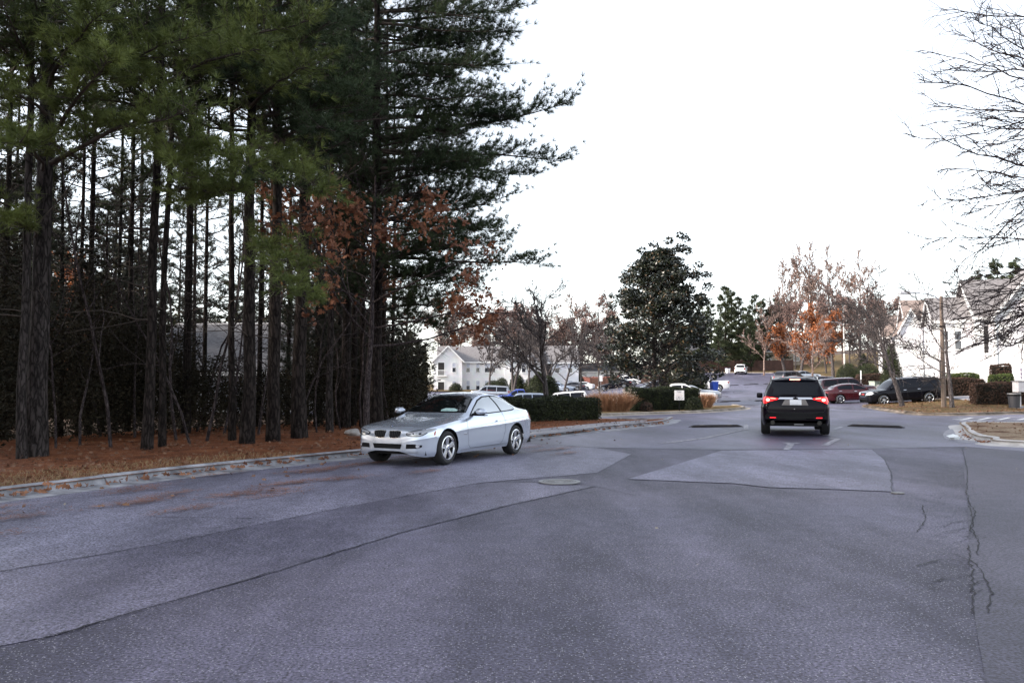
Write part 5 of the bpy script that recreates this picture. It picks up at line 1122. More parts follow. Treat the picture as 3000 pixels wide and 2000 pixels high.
bare('bare_tree', 1550, 118, 8.0, .18, 'leafless tree before the narrow apartment windows', 16, VASE, B_bare, group='leafless trees'); bare('bare_tree', 1700, 124, 8.5, .16, 'leafless tree beside the white sedan', 17, TWIGGY, B_bare, group='leafless trees')
bare('bare_tree', 1757, 100, 7.5, .10, 'thin leafless tree by the tan ornamental grass', 10, TWIGGY, B_bare, group='leafless trees')
RT = [dict(n=7, wob=.10, up=.02, kids=15, lo=.24, tip=.12), dict(n=9, wob=.11, up=.015, len=.72, rad=.42, ang=58, kids=12, lo=.15, tip=.15, short=.40), dict(n=6, wob=.14, up=.02, len=.40, rad=.5, ang=42, kids=9, lo=.1, tip=.3), dict(n=5, wob=.16, up=.01, len=.45, rad=.6, ang=38, tip=.4)]
bare('bare_tree', 2640, 47.5, 6.2, .15, 'leafless low-forked tree on the right island before the black SUV', 31, RT, B_bare, (-.22, 0, 1), zoff=.35); bare('bare_tree', 2786, 46.5, 6.2, .13, 'leafless tree with split trunk on the right island', 12, RT, B_bare, (-.02, 0, 1), zoff=.28)
# far tree line and lit trees
FT = []
for i in range(5):
    cfgf = [dict(c) for c in TWIGGY]; cfgf[3]['len'] = .6
    FT.append(bare('bare_tree', 1500, 180, 12.5 + i, .24, 'x', 50 + i, cfgf, B_sunny if i in (2, 4) else B_bare, group='leafless trees of the far wood', leafm=G_rust, leafn=[2600, 3400, 500, 3000, 900][i], leafsz=.34))
rng = np.random.default_rng(3); ft = [(1395, 172, 0), (1440, 185, 1), (1475, 176, 3), (1520, 190, 0), (1550, 178, 1), (1590, 186, 3), (1640, 176, 0), (1680, 190, 2), (1700, 180, 1), (1745, 184, 3), (1790, 178, 0), (1830, 190, 4), (1340, 180, 1), (1300, 176, 3), (1620, 196, 1), (1570, 200, 0), (1500, 200, 3), (1770, 200, 1)]
used = set()
for px, Y, k in ft:
    r = FT[k] if k not in used else copy_tree(FT[k]); used.add(k); x = (px - 1500) / FPX * Y; r.location = (x, Y, Tz(x, Y)); s = rng.uniform(.85, 1.2); r.scale = (s * 1.1, s * 1.1, s); r.rotation_euler = (0, 0, rng.uniform(0, 6.28)); tag(r, 'rusty brown leafless tree in the wood behind the apartments', 'tree', 'leafless trees of the far wood')
ft2 = [(2372, 172, 2, 1.35), (2300, 178, 2, 1.2), (2425, 176, 4, 1.15), (2350, 182, 4, 1.2), (2470, 168, 2, 1.1), (2255, 182, 0, .9), (2520, 165, 4, 1.05), (2400, 186, 1, 1.0), (2330, 160, 1, .85), (2440, 158, 3, .85), (2490, 150, 1, .85), (2540, 150, 3, .85), (2575, 140, 0, .8), (2290, 168, 3, .85), (2610, 130, 1, .75)]
for px, Y, k, s in ft2:
    r = copy_tree(FT[k]); x = (px - 1500) / FPX * Y; r.location = (x, Y, Tz(x, Y)); r.scale = (s * .8, s * .8, s); r.rotation_euler = (0, 0, rng.uniform(0, 6.28)); tag(r, 'tall sunlit leafless tree beyond the street lamps', 'tree', 'tall leafless trees beyond the lamps')
MID = [(2565, 105, 8.5, .18), (2522, 124, 9.5, .2), (2420, 138, 8.5, .16), (2595, 96, 8.0, .16)]
for i, (px, Y, H, r0) in enumerate(MID): bare('bare_tree', px, Y, H, r0, 'greyish leafless tree with dense twigs before the farther apartments', 70 + i, TWIGGY, B_bare, group='leafless trees before the farther apartments', leafm=G_rust, leafn=300, leafsz=.16)
bare('bare_tree', 2378, 96, 6.2, .13, 'small pale leafless tree behind the braking SUV', 80, VASE, B_sunny, group='leafless trees'); bare('bare_tree', 2238, 138, 9.5, .16, 'leafless tree in front of the brown fence', 81, TWIGGY, B_sunny, group='leafless trees')
for i, (px, Y, H, n) in enumerate(((2345, 132, 10.5, 5200), (2440, 124, 9.0, 4200), (2300, 140, 8.5, 2500))):
    bare('oak_tree', px, Y, H * .82, .26, ('tall oak with orange leaves left of the street lamps', 'oak with orange leaves behind the concrete lamp pole', 'smaller orange oak beside the far evergreens')[i], 90 + i, TWIGGY, B_bare, group='orange oaks', leafm=G_orange, leafn=n, leafsz=.30, leaf_lo=1.8, leafshape='oak')
for i, (px, Y, H) in enumerate(((225, 40, 7.), (150, 46, 8.), (300, 52, 7.5))): bare('beech_tree', px, Y, H, .12, 'orange-leaved beech glowing deep between the pine trunks', 190 + i, TWIGGY, B_twig, group='orange beeches in the wood', leafm=G_orange, leafn=2600, leafsz=.16, leaf_lo=2.2, zoff=-.6)
# bare tree standing out of frame on the right, reaching in
bx_, by_ = 16.4, 23.2; bpx = 1500 + bx_ / by_ * FPX; root = empty('bare_tree', (bx_, by_, .12)); tag(root, 'large leafless tree reaching its fine twigs in from the right edge', 'tree'); rg = np.random.default_rng(77); RMIN[0] = .0075
lines = [(2778, 15, 49), (2840, 41, 148), (2900, 100, 194), (2728, 152, 232), (2758, 204, 205), (2666, 240, 306), (2718, 300, 328), (2748, 418, 352), (2845, 436, 413), (2650, 390, 485), (2738, 495, 520), (2824, 632, 576), (2687, 708, 706), (2794, 796, 612), (2850, 760, 660), (2780, 830, 790), (2820, 600, 560), (2880, 922, 885), (2793, 940, 900), (2822, 962, 924), (2845, 1022, 950), (2923, 1041, 994), (2947, 1011, 985), (2891, 1004, 940), (2860, 540, 470), (2870, 330, 360), (2890, 60, 110), (2740, 905, 850), (2835, 880, 845), (2905, 970, 925), (2870, 700, 640), (2800, 350, 380), (2910, 470, 450), (2700, 590, 560), (2790, 100, 170), (2920, 860, 800)]
mains, subs, tw_ = [], [], []
for tx_, ty_, ey_ in lines:
    sy_ = ey_ + (ey_ - ty_) / (3000 - tx_) * (bpx - 3000) * .9; dY = rg.uniform(-2.2, 2.2); a_ = at(bpx, sy_, by_); b_ = at(tx_, ty_, by_ + dY); m_ = at(3000, ey_, by_ + dY * .5); o_ = np.array([bx_, by_, .12]); a_ = np.array([bx_, by_, max(1.8, a_[2])])
    P = resample(catmull([a_, m_, (m_ + b_) / 2 + rg.normal(0, .06, 3), b_], 5), np.linalg.norm(b_ - a_) / 11)[:12]; P = P + rg.normal(0, .03, P.shape) - o_
    if len(P) < 12: P = np.vstack([P] + [P[-1:] + .01] * (12 - len(P)))
    mains.append((P, np.linspace(.034, .008, 12)))
    for k in range(13):
        f = 2 + 8.9 * (k + rg.random()) / 13; q = min(int(f), 10); p = P[q] + (P[q + 1] - P[q]) * (f - q); t = unit(P[q + 1] - P[q]); dd = unit(t + perp(rg, t) * rg.uniform(.3, .8)); l_ = rg.uniform(.5, 1.5) * (1.15 - f / 16); Q = wander(rg, p, dd, l_, 6, .10, -.01); subs.append((Q, np.linspace(.013, .0075, 6)))
        for u in range(5):
            z_ = Q[rg.integers(1, 6)]; dd2 = unit(dd + rg.normal(0, .45, 3)); tw_.append((wander(rg, z_, dd2, rg.uniform(.2, .6), 4, .12, 0), np.linspace(.0085, .0065, 4)))
zt = np.linspace(0, 13, 9); t_ = tube_obj('trunk', [([(np.column_stack([rg.normal(0, .05, 9), rg.normal(0, .05, 9), zt]), np.linspace(.28, .08, 9))], 10)], B_bare, root); tube_obj('branches', [(mains, 6), (subs, 4), (tw_, 3)], B_twig, t_)['kind'] = 'stuff'
# far pines and pines behind the right building
fp = [(2085, 160, .78), (2125, 164, .98), (2060, 158, .8), (2165, 166, .86), (2190, 162, .74), (2215, 170, .9), (2240, 172, .84), (2275, 174, .86), (2145, 172, .95), (2200, 156, .6), (2105, 154, .6), (1975, 170, .8), (1930, 174, .75)]
rgp = np.random.default_rng(60); FP = []
for i in range(2):
    root = empty('pine_tree'); dt = pine_data(400 + i, 16, .22, 1.2, 3.6, 80, (0, 0), 0, .55); pine_obj(dt, root, mat('far evergreen needles', (.018, .030, .014), .7, col2=(.06, .075, .028), vscale=.4, transl=.1), None, 9, .55, .06); FP.append(root)
for i, (px, Y, s) in enumerate(fp):
    r = FP[i] if i < 2 else copy_tree(FP[i % 2]); x = (px - 1500) / FPX * Y; r.location = (x, Y, Tz(x, Y)); r.scale = (s, s, s); r.rotation_euler = (0, 0, rgp.uniform(0, 6.28)); tag(r, 'dense green pine beyond the brown fence', 'tree', 'evergreens beyond the brown fence')
for x, Y in ((-20, 11.5), (-22.5, 9.5), (-25, 12), (-23, 14.5), (-28, 9), (-27, 15), (-31, 19), (-29, 4), (-24, -1), (-20, 5)):  # out-of-view pines added on the sun's path to shade the coupe
    r = copy_tree(FP[1]); r.location = (x, Y, Tz(x, Y) - .6); r.scale = (1.2, 1.2, 1.15); r.rotation_euler = (0, 0, rgp.uniform(0, 6.28)); tag(r, 'dense green pine low to the ground inside the roadside wood', 'tree', 'pines of the roadside wood')
for px, Y, s in ((2860, 94, .72), (2930, 98, .82), (2985, 92, .78), (2830, 100, .6)):
    r = copy_tree(FP[0]); x = (px - 1500) / FPX * Y; r.location = (x, Y, Tz(x, Y)); r.scale = (s, s, s); r.rotation_euler = (0, 0, rgp.uniform(0, 6.28)); tag(r, 'olive green pine rising behind the near white apartments', 'tree', 'evergreens behind the near apartments')
# ---- magnolia
mx_, my_ = (1930 - 1500) / FPX * 66, 66.0; root = empty('magnolia_tree', (mx_, my_, Tz(mx_, my_))); tag(root, 'large dark evergreen magnolia with two trunks behind the island hedge', 'tree')
rg = np.random.default_rng(21); paths = []
for sx in (-.35, .35):
    t_ = wander(rg, (sx, 0, 0), (sx * .15, 0, 1), 9.5, 9, .04, .02); paths.append((t_, np.linspace(.17, .05, 9)))
tube_obj('trunk', [(paths, 9)], B_bare, root); limbs = []; cen = []
prof = [(1.8, 3.6), (2.8, 4.1), (4.4, 4.05), (6, 3.7), (7.6, 3.35), (9.2, 2.8), (10.6, 2.0), (11.5, 1.2), (12.2, .5)]
for i in range(470):
    z = 2.0 + 10.0 * rg.random() ** .95; R = np.interp(z, [p[0] for p in prof], [p[1] for p in prof]) * (1 + .14 * math.sin(z * 3.1 + 1) ) ; a = rg.uniform(0, 6.283); r_ = R * (.35 + .75 * rg.random() ** .6); p = np.array([r_ * math.cos(a), r_ * math.sin(a), z]); b = np.array([.2 * math.cos(a), .2 * math.sin(a), max(.9, z - .35 * r_)])
    s = np.linspace(0, 1, 5)[:, None]; limbs.append((b + (p - b) * s + rg.normal(0, .05, (5, 3)), np.linspace(.035, .012, 5))); cen.append((p, rg.uniform(.32, .72)))
for px, py in ((1960, 705), (1995, 690), (2010, 700), (1915, 715), (1880, 735), (1985, 730), (2072, 805), (2045, 775)):
    cen.append((at(px, py, 66) - np.array([mx_, my_, Tz(mx_, my_)]), .42)); cen.append((at(px, py + 35, 66) - np.array([mx_, my_, Tz(mx_, my_)]), .55))
tube_obj('limbs', [(limbs, 4)], B_bare, root)['kind'] = 'stuff'; LP = []
for p, s in cen:
    n = int(170 * s); q = unit(rg.normal(size=(n, 3))) * (s * (.55 + .5 * rg.random((n, 1)))) * np.array([1, 1, .7]); LP.append(p + q)
LP = np.vstack(LP); sel = rg.random(len(LP)) < .93
for nm, pp, mm in (('crown', LP[sel], G_mag), ('leaf_backs', LP[~sel], G_magb)):
    V, F = leaves(rg, pp, .25, asp=.5); mobj(nm, np_mesh(nm, V, F), mm, root)
# ---- hedges and shrubs
def leafy(name, base, P, size, m, label, cat, core=None, group=None, rg=None, asp=.55):
    rg = rg or np.random.default_rng(abs(hash(label)) % 9999 if False else len(label) * 7); root = empty(name, base); tag(root, label, cat, group)
    V, F = leaves(rg, P, size, asp=asp); mobj('foliage', np_mesh('foliage', V, F), m, root)
    if core is not None: core(root)
    return root
def hedge(a, b, wd, h, label, m=G_hedge, dens=900, size=.07, zoff=.12, group='clipped hedges', rough=.05, name='hedge'):
    a = np.array(a, float); b = np.array(b, float); d = b - a; L = np.linalg.norm(d); ang = math.atan2(d[1], d[0]); c = (a + b) / 2; rg = np.random.default_rng(int(L * 100 + h * 1000))
    area = [L * h, L * h, wd * h, wd * h, L * wd]; n = [int(q * dens) for q in area]; P = []
    def s(k): return rg.uniform(-.5, .5, k)
    z = lambda k: rg.random(k) * h
    P.append(np.column_stack([s(n[0]) * L, np.full(n[0], -wd / 2), z(n[0])])); P.append(np.column_stack([s(n[1]) * L, np.full(n[1], wd / 2), z(n[1])])); P.append(np.column_stack([np.full(n[2], -L / 2), s(n[2]) * wd, z(n[2])])); P.append(np.column_stack([np.full(n[3], L / 2), s(n[3]) * wd, z(n[3])])); P.append(np.column_stack([s(n[4]) * L, s(n[4]) * wd, np.full(n[4], h)]))
    P = np.vstack(P); P += rg.normal(0, .03, P.shape); rr = np.sin(P[:, 0] * 2.3 + 1) * rough + np.sin(P[:, 0] * 5.1 + P[:, 1] * 3) * rough * .6
    P[:, 2] += rr * (P[:, 2] / h); k = np.clip((P[:, 2] / h - .8) / .2, 0, 1); P[:, 1] *= 1 - .12 * k ** 2 - .08 * np.clip(1 - P[:, 2] / h * 4, 0, 1); P[:, 0] *= 1 - .10 * k ** 2 / max(1, L)
    root = empty(name, (c[0], c[1], Tz(*c) + zoff), ang); tag(root, label, 'hedge', group)
    V, F = leaves(rg, P, size, asp=.6); mobj('foliage', np_mesh('foliage', V, F), m, root)
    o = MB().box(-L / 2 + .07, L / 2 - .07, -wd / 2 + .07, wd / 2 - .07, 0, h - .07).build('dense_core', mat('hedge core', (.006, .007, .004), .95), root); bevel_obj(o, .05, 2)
    return root
def shrub(px, Y, w_, h, label, m=G_hedge, cone=False, size=.08, dens=900, group='shrubs by the buildings', dx=0., zoff=.1, x=None):
    x = (px - 1500) / FPX * Y if x is None else x; rg = np.random.default_rng(int(px * 3 + Y)); n = int(dens * w_ * h * 1.6)
    q = unit(rg.normal(size=(n, 3))); q[:, 2] = np.abs(q[:, 2]) if not cone else q[:, 2]
    if cone: zz = rg.random(n); r_ = (w_ / 2) * (1 - zz ** 1.6) ** .8; a = rg.uniform(0, 6.283, n); P = np.column_stack([r_ * np.cos(a), r_ * np.sin(a), zz * h])
    else: P = np.column_stack([q[:, 0] * w_ / 2, q[:, 1] * w_ / 2, (q[:, 2]) * h])
    P += rg.normal(0, .04, P.shape) * (1 + 1 * (w_ > 1.5)); P = np.vstack([P, P[rg.random(len(P)) < .4] * .85])
    root = empty('shrub', (x, Y, Tz(x, Y) + zoff)); tag(root, label, 'shrub', group); V, F = leaves(rg, P, size, asp=.6); mobj('foliage', np_mesh('foliage', V, F), m, root)
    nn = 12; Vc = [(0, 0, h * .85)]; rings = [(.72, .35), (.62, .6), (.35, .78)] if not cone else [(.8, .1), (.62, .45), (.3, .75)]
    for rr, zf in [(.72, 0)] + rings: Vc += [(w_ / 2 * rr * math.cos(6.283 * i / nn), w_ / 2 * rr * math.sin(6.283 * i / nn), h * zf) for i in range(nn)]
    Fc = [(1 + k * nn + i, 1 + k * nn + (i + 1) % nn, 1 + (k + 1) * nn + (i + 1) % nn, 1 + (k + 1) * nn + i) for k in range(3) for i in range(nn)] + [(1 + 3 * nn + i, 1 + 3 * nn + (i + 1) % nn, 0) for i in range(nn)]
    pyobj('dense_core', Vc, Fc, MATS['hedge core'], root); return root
hedge((-.3, 32.6), (3.35, 35.6), 1.0, .88, 'long low clipped hedge on the verge behind the silver coupe', dens=1300, size=.06)
hedge(at(1842, 1200, 52.5)[:2], at(2033, 1196, 54)[:2], 1.5, 1.34, 'dark clipped hedge behind the white notice sign', dens=900, size=.07)
shrub(2032, 51.5, 1.05, .80, 'low rounded bush at the right end of the island hedge', G_hedge); shrub(1893, 50.2, .75, .55, 'small twiggy shrub in front of the island hedge', G_hedge3)
for q in ((2660, 2758, 72, 1.15, G_hedge2, 'light green clipped hedge against the farther white apartments', 1.1), (2725, 2860, 61.0, 1.25, G_hedge3, 'reddish clipped hedge along the near apartments', 1.6), (2775, 2850, 64.5, 1.5, G_hedge2, 'green clipped hedge behind the reddish hedge', 1.2), (2848, 2980, 52.6, 1.25, G_hedge3, 'bronze clipped hedge beside the trash can', 1.4), (2895, 2950, 56.0, 1.55, G_hedge2, 'bright green clipped hedge behind the bronze hedge', 1.2), (2900, 2946, 58.9, 2.1, G_hedge3, 'tall reddish clipped hedge at the wall by the door', 1.0), (2510, 2590, 88, 1.35, G_hedge3, 'reddish hedge behind the green utility box', 1.5)):
    x0, x1, Y, h, m_, lb, wd = q; hedge(((x0 - 1500) / FPX * Y, Y), ((x1 - 1500) / FPX * Y, Y - .6), wd, h, lb, m_, 520, .09)
shrub(2612, 74, 1.9, 4.2, 'tall conical evergreen at the corner of the farther apartments', G_hedge, True); shrub(2795, 68, 1.4, 3.6, 'narrow conical evergreen by the dark breezeway post', G_hedge, True)
shrub(2545, 92, 2.6, 2.4, 'round evergreen bush beyond the utility box', G_hedge); shrub(2485, 108, 3.0, 2.2, 'round evergreen bush on the slope under the orange oak', G_hedge); shrub(2530, 96, 1.8, 3.4, 'tall clipped evergreen beside the grey tree', G_hedge, True)
shrub(1470, 112, 2.1, 2.4, 'round dark bush above the coupe boot', G_hedge, size=.12, dens=420); shrub(1578, 100, 3.3, 3.6, 'big conical dark bush left of the leaning bare tree', G_hedge, True, size=.13, dens=420); shrub(1608, 101, 2.6, 3.0, 'dark bush behind the long low hedge', G_hedge, size=.13, dens=420)
shrub(1447, 132, 3.2, 1.6, 'low bush row under the apartment windows', G_hedge, size=.14, dens=300); shrub(1515, 131, 2.4, 2.6, 'round bush beneath the apartment wall', G_hedge, size=.14, dens=300); shrub(1555, 130, 2.2, 2.0, 'dark bush beside the narrow ground floor windows', G_hedge, size=.14, dens=300); shrub(1335, 131, 2.0, 1.2, 'small round bush by the left apartment door', G_hedge, size=.14, dens=300)
shrub(1690, 152, 3.0, 2.6, 'dark round bush at the apartments corner', G_hedge, size=.16, dens=260); shrub(1975, 86, 3.0, 2.6, 'dark bush under the magnolia', G_hedge, size=.12, dens=420); shrub(2040, 88, 2.2, 2.2, 'dark bush beside the white van', G_hedge, size=.12, dens=420)
# ornamental grasses
def grass_clump(px, Y, w_, h, n, label, plumes=0):
    x = (px - 1500) / FPX * Y; rg = np.random.default_rng(int(px)); root = empty('ornamental_grass', (x, Y, Tz(x, Y) + .12)); tag(root, label, 'grass clump')
    b = np.column_stack([rg.uniform(-.5, .5, n) * w_, rg.uniform(-.4, .4, n) * 1.0, np.zeros(n)]); d = unit(np.column_stack([rg.normal(0, .30, n) + b[:, 0] / w_ * .4, rg.normal(0, .30, n), np.ones(n)])); hh = h * rg.uniform(.55, 1.05, n)[:, None]; s = unit(np.cross(d, rg.normal(size=(n, 3)))) * .011
    m_ = b + d * hh * .6; t_ = b + d * hh + np.column_stack([d[:, 0], d[:, 1], -.4 * np.ones(n)]) * hh * .18
    V = np.stack([b - s, b + s, m_ + s, m_ - s, t_], 1).reshape(-1, 3); q = (np.arange(n) * 5)[:, None]
    mobj('blades', np_mesh('blades', V, [q + np.array([[0, 1, 2, 3]]), q + np.array([[3, 2, 4]])]), G_tan, root)
    if plumes:
        P = t_[rg.integers(0, n, plumes)]; P = np.repeat(P, 14, 0) + rg.normal(0, 1, (plumes * 14, 3)) * [.05, .05, .14] + [0, 0, .14]; V, F = leaves(rg, P, .07, asp=.35); mobj('plumes', np_mesh('plumes', V, F), G_plume, root)
grass_clump(1788, 50.3, 2.0, 1.25, 6500, 'wide tan ornamental grass clump with pale plumes left of the hedge', 90); grass_clump(2054, 56.5, 1.1, 1.1, 3000, 'rusty ornamental grass clump right of the notice sign', 10)
# ---- litter, straw, dry turf along the kerb
rng = np.random.default_rng(31)
def along_kerb(n, lo, hi, pw=1.):
    K = resample(KL, .2); K = K[(K[:, 1] > 4) & (K[:, 1] < 34)]; wgt = 1 / K[:, 1]; i = rng.choice(len(K) - 1, n, p=(wgt / wgt.sum())[:-1] / (wgt / wgt.sum())[:-1].sum()); N = normals2(K); off = lo + (hi - lo) * rng.random(n) ** pw
    return K[i] + N[i] * off[:, None] + rng.normal(0, .05, (n, 2)), off
def lay(P, size, m, name, shape='oak', zf=None, jz=.02, parent=None):
    z = zf(P[:, 0], P[:, 1]) + np.abs(rng.normal(0, jz, len(P))) + .012; V, F = leaves(rng, np.column_stack([P, z]), size, flat=.16, shape=shape); V[:, 2] = np.maximum(V[:, 2], np.repeat(zf(P[:, 0], P[:, 1]), len(V) // len(P)) + .006); return tag(mobj(name, np_mesh(name, V, F), m), kind='stuff')
land = lambda x, y: T(x, y) + .125 + wz(x, y); roadz = lambda x, y: T(x, y) + .016
P, _ = along_kerb(3800, .3, 8., 1.1); lay(P, .085, G_litter, 'fallen_leaves', 'oak', land)
P, _ = along_kerb(520, -.34, -.02, .5); lay(P, .13, mat('gutter leaves', (.13, .05, .028), .8, col2=(.36, .17, .09), vscale=5, detail=2), 'gutter_leaves', 'oak', lambda x, y: roadz(x, y) + .02, .03)
P, _ = along_kerb(130, -3.2, -.4, .45); P = P[(P[:, 1] < 24)]; lay(P, .09, G_litter, 'road_leaves', 'oak', roadz, .008)
def straw(name, P, L, zf, m, wd=.006, lay_=.25):
    n = len(P); z = zf(P[:, 0], P[:, 1]) + rng.random(n) * .03 + .004; a = rng.uniform(0, 6.283, n); d = np.column_stack([np.cos(a), np.sin(a), rng.normal(0, lay_, n)]); s = np.column_stack([-np.sin(a), np.cos(a), np.zeros(n)]) * wd / 2; c = np.column_stack([P, z]); l = L * rng.uniform(.6, 1.2, (n, 1))
    V = np.stack([c - d * l / 2 - s, c - d * l / 2 + s, c + d * l / 2], 1).reshape(-1, 3); V[:, 2] = np.maximum(V[:, 2], np.repeat(zf(P[:, 0], P[:, 1]), 3) + .003); return tag(mobj(name, np_mesh(name, V, np.arange(len(V)).reshape(-1, 3)), m), kind='stuff')
P, _ = along_kerb(46000, .25, 7.5, .9); straw('pine_straw', P, .2, land, G_straw)
# straw drifts on the asphalt by the kerb
C, _ = along_kerb(85, -3.4, -.4, .8); C = C[C[:, 1] < 21.5]; PP = np.vstack([c + rng.normal(0, 1, (150, 2)) @ np.array([[.17, .27], [-.06, .07]]) for c in C]); straw('straw_drifts', PP, .13, roadz, G_straw, .011, .05)
P, _ = along_kerb(15000, .22, 1.5, 1.6); P = P[P[:, 1] < 17.5]; n = len(P); b = np.column_stack([P, land(P[:, 0], P[:, 1])]); d = unit(np.column_stack([rng.normal(0, .6, n), rng.normal(0, .6, n), np.ones(n)])) * rng.uniform(.03, .11, (n, 1)); s = unit(np.cross(d, rng.normal(size=(n, 3)))) * .004
tag(mobj('dry_grass', np_mesh('dry_grass', np.stack([b - s, b + s, b + d], 1).reshape(-1, 3), np.arange(n * 3).reshape(-1, 3)), G_dry), kind='stuff')
# corner verge and right island litter
def scatter_poly(poly, n, box):
    Q = np.column_stack([rng.uniform(box[0], box[1], n), rng.uniform(box[2], box[3], n)]); return Q[inside(Q, np.array(poly))]
cv = lambda x, y: T(x, y) + .135 + .05 * np.exp(-((x - 17) / 2) ** 2 - ((y - 27) / 3) ** 2); rv = lambda x, y: T(x, y) + .13 + rz_(x, y)
P = scatter_poly(nr_poly, 700, (14, 26, 18, 32)); lay(P, .09, G_litter, 'verge_leaves', 'oak', cv)
P = scatter_poly(nr_poly, 9000, (14, 26, 18, 32)); straw('verge_straw', P, .18, cv, G_straw, .008)
P = scatter_poly(right_poly, 2600, (18, 40, 41, 62)); lay(P, .12, G_litter, 'island_leaves', 'oak', rv); P = scatter_poly(right_poly, 16000, (18, 40, 41, 62)); straw('island_straw', P, .24, rv, G_straw, .014)
P = np.vstack([gp(2838 + rng.normal(0, 14), 1274 + rng.normal(0, 9)) for _ in range(110)] + [gp(2890 + rng.normal(0, 18), 1297 + rng.normal(0, 1.5)) for _ in range(40)]); lay(P, .08, MATS['gutter leaves'], 'apron_leaves', 'oak', roadz, .02)
P = np.vstack([gp(px, py) for px, py in ((1855, 1262), (1820, 1290), (1865, 1292), (1940, 1350), (1924, 1555), (2045, 1667), (2830, 1315), (2725, 1258), (2716, 1231), (2600, 1250), (2660, 1286), (2640, 1288), (2485, 1306), (190, 1484), (505, 1471), (815, 1457), (2850, 1348), (2978, 1378))]); lay(P, .042, mat('pale leaves', (.3, .25, .2), .7, col2=(.5, .45, .38), vscale=5), 'pale_leaves', 'oak', roadz, .006)
# ------------------------------------------------------------------ buildings
def siding(name, col, pitch=.13):
    m = bpy.data.materials.new(name); t, b = nodes_of(m); N = t.nodes; Lk = t.links
    tc = N.new('ShaderNodeTexCoord'); sp = N.new('ShaderNodeSeparateXYZ'); Lk.new(tc.outputs['Object'], sp.inputs[0])
    dv = N.new('ShaderNodeMath'); dv.operation = 'DIVIDE'; dv.inputs[1].default_value = pitch; Lk.new(sp.outputs[2], dv.inputs[0])
    fr = N.new('ShaderNodeMath'); fr.operation = 'FRACT'; Lk.new(dv.outputs[0], fr.inputs[0])
    r = N.new('ShaderNodeValToRGB'); e = r.color_ramp.elements; e[0].position = 0; e[0].color = (*[c * .55 for c in col], 1); e[1].position = .14; e[1].color = (*col, 1); Lk.new(fr.outputs[0], r.inputs[0])
    nz = N.new('ShaderNodeTexNoise'); nz.inputs['Scale'].default_value = 1.2; nz.inputs['Detail'].default_value = 5; Lk.new(tc.outputs['Object'], nz.inputs[0])
    mx = N.new('ShaderNodeMixRGB'); mx.blend_type = 'MULTIPLY'; mx.inputs[0].default_value = .18; Lk.new(r.outputs[0], mx.inputs[1]); Lk.new(nz.outputs['Color'], mx.inputs[2]); Lk.new(mx.outputs[0], b.inputs['Base Color'])
    b.inputs['Roughness'].default_value = .6
    bp = N.new('ShaderNodeBump'); bp.inputs['Strength'].default_value = .6; bp.inputs['Distance'].default_value = .02; bp.invert = True; Lk.new(fr.outputs[0], bp.inputs['Height']); Lk.new(bp.outputs[0], b.inputs['Normal']); MATS[name] = m; return m
M_sid = siding('white lap siding', (.80, .80, .82)); M_sidtan = siding('tan lap siding', (.42, .35, .27)); M_sidl = siding('grey white siding', (.58, .58, .64))
M_trim = mat('white trim', (.8, .8, .8), .5); M_pane = mat('window pane', (.03, .035, .05), .05, spec=1., ior=1.6); M_blind = mat('blinds behind glass', (.45, .47, .55), .5)
def shingle(name, c1, c2): return mat(name, c1, .9, col2=c2, vscale=5, bump=.5, bscale=12, stretch=(1, 1, 3))
M_roof = shingle('grey shingles', (.13, .12, .125), (.24, .225, .225)); M_roofb = shingle('brown shingles', (.17, .13, .115), (.28, .22, .195)); M_roofd = shingle('dark shingles', (.06, .06, .068), (.115, .115, .125))
def window(par, x, z, w_, h, y=0., split='h', pane=None, cols=1):
    f = MB(); t = .07
    f.box(x - w_ / 2 - t, x + w_ / 2 + t, y - .06, y + .02, z - t, z); f.box(x - w_ / 2 - t, x + w_ / 2 + t, y - .06, y + .02, z + h, z + h + t); f.box(x - w_ / 2 - t, x - w_ / 2, y - .06, y + .02, z, z + h); f.box(x + w_ / 2, x + w_ / 2 + t, y - .06, y + .02, z, z + h)
    f.box(x - w_ / 2, x + w_ / 2, y - .055, y - .01, z + h / 2 - .03, z + h / 2 + .03)
    for k in range(1, cols): f.box(x - w_ / 2 + w_ * k / cols - .04, x - w_ / 2 + w_ * k / cols + .04, y - .057, y - .012, z, z + h)
    o = f.build('window', M_trim, par)
    MB().box(x - w_ / 2, x + w_ / 2, y - .03, y - .005, z + h / 2, z + h).build('upper_pane', M_blind if pane == 'blind' else M_pane, o); MB().box(x - w_ / 2, x + w_ / 2, y - .025, y - .005, z, z + h / 2).build('lower_pane', M_pane, o)
    MB().box(x - w_ / 2 - .1, x + w_ / 2 + .1, y - .10, y - .0, z - t - .05, z - t).build('sill', M_trim, o)
def door(par, x, z, w_, h, y=0., m=None, frame=True):
    o = MB().box(x - w_ / 2, x + w_ / 2, y - .02, y + .02, z, z + h).build('dark_opening_panel', m or mat('painted breezeway shade', (.025, .022, .022), .8), par)  # flat dark slab; the shade of the opening is in its colour
    if frame:
        f = MB(); f.box(x - w_ / 2 - .1, x - w_ / 2, y - .05, y + .01, z, z + h); f.box(x + w_ / 2, x + w_ / 2 + .1, y - .05, y + .01, z, z + h); f.box(x - w_ / 2 - .1, x + w_ / 2 + .1, y - .05, y + .01, z + h, z + h + .12); f.build('door_frame', M_trim, o)
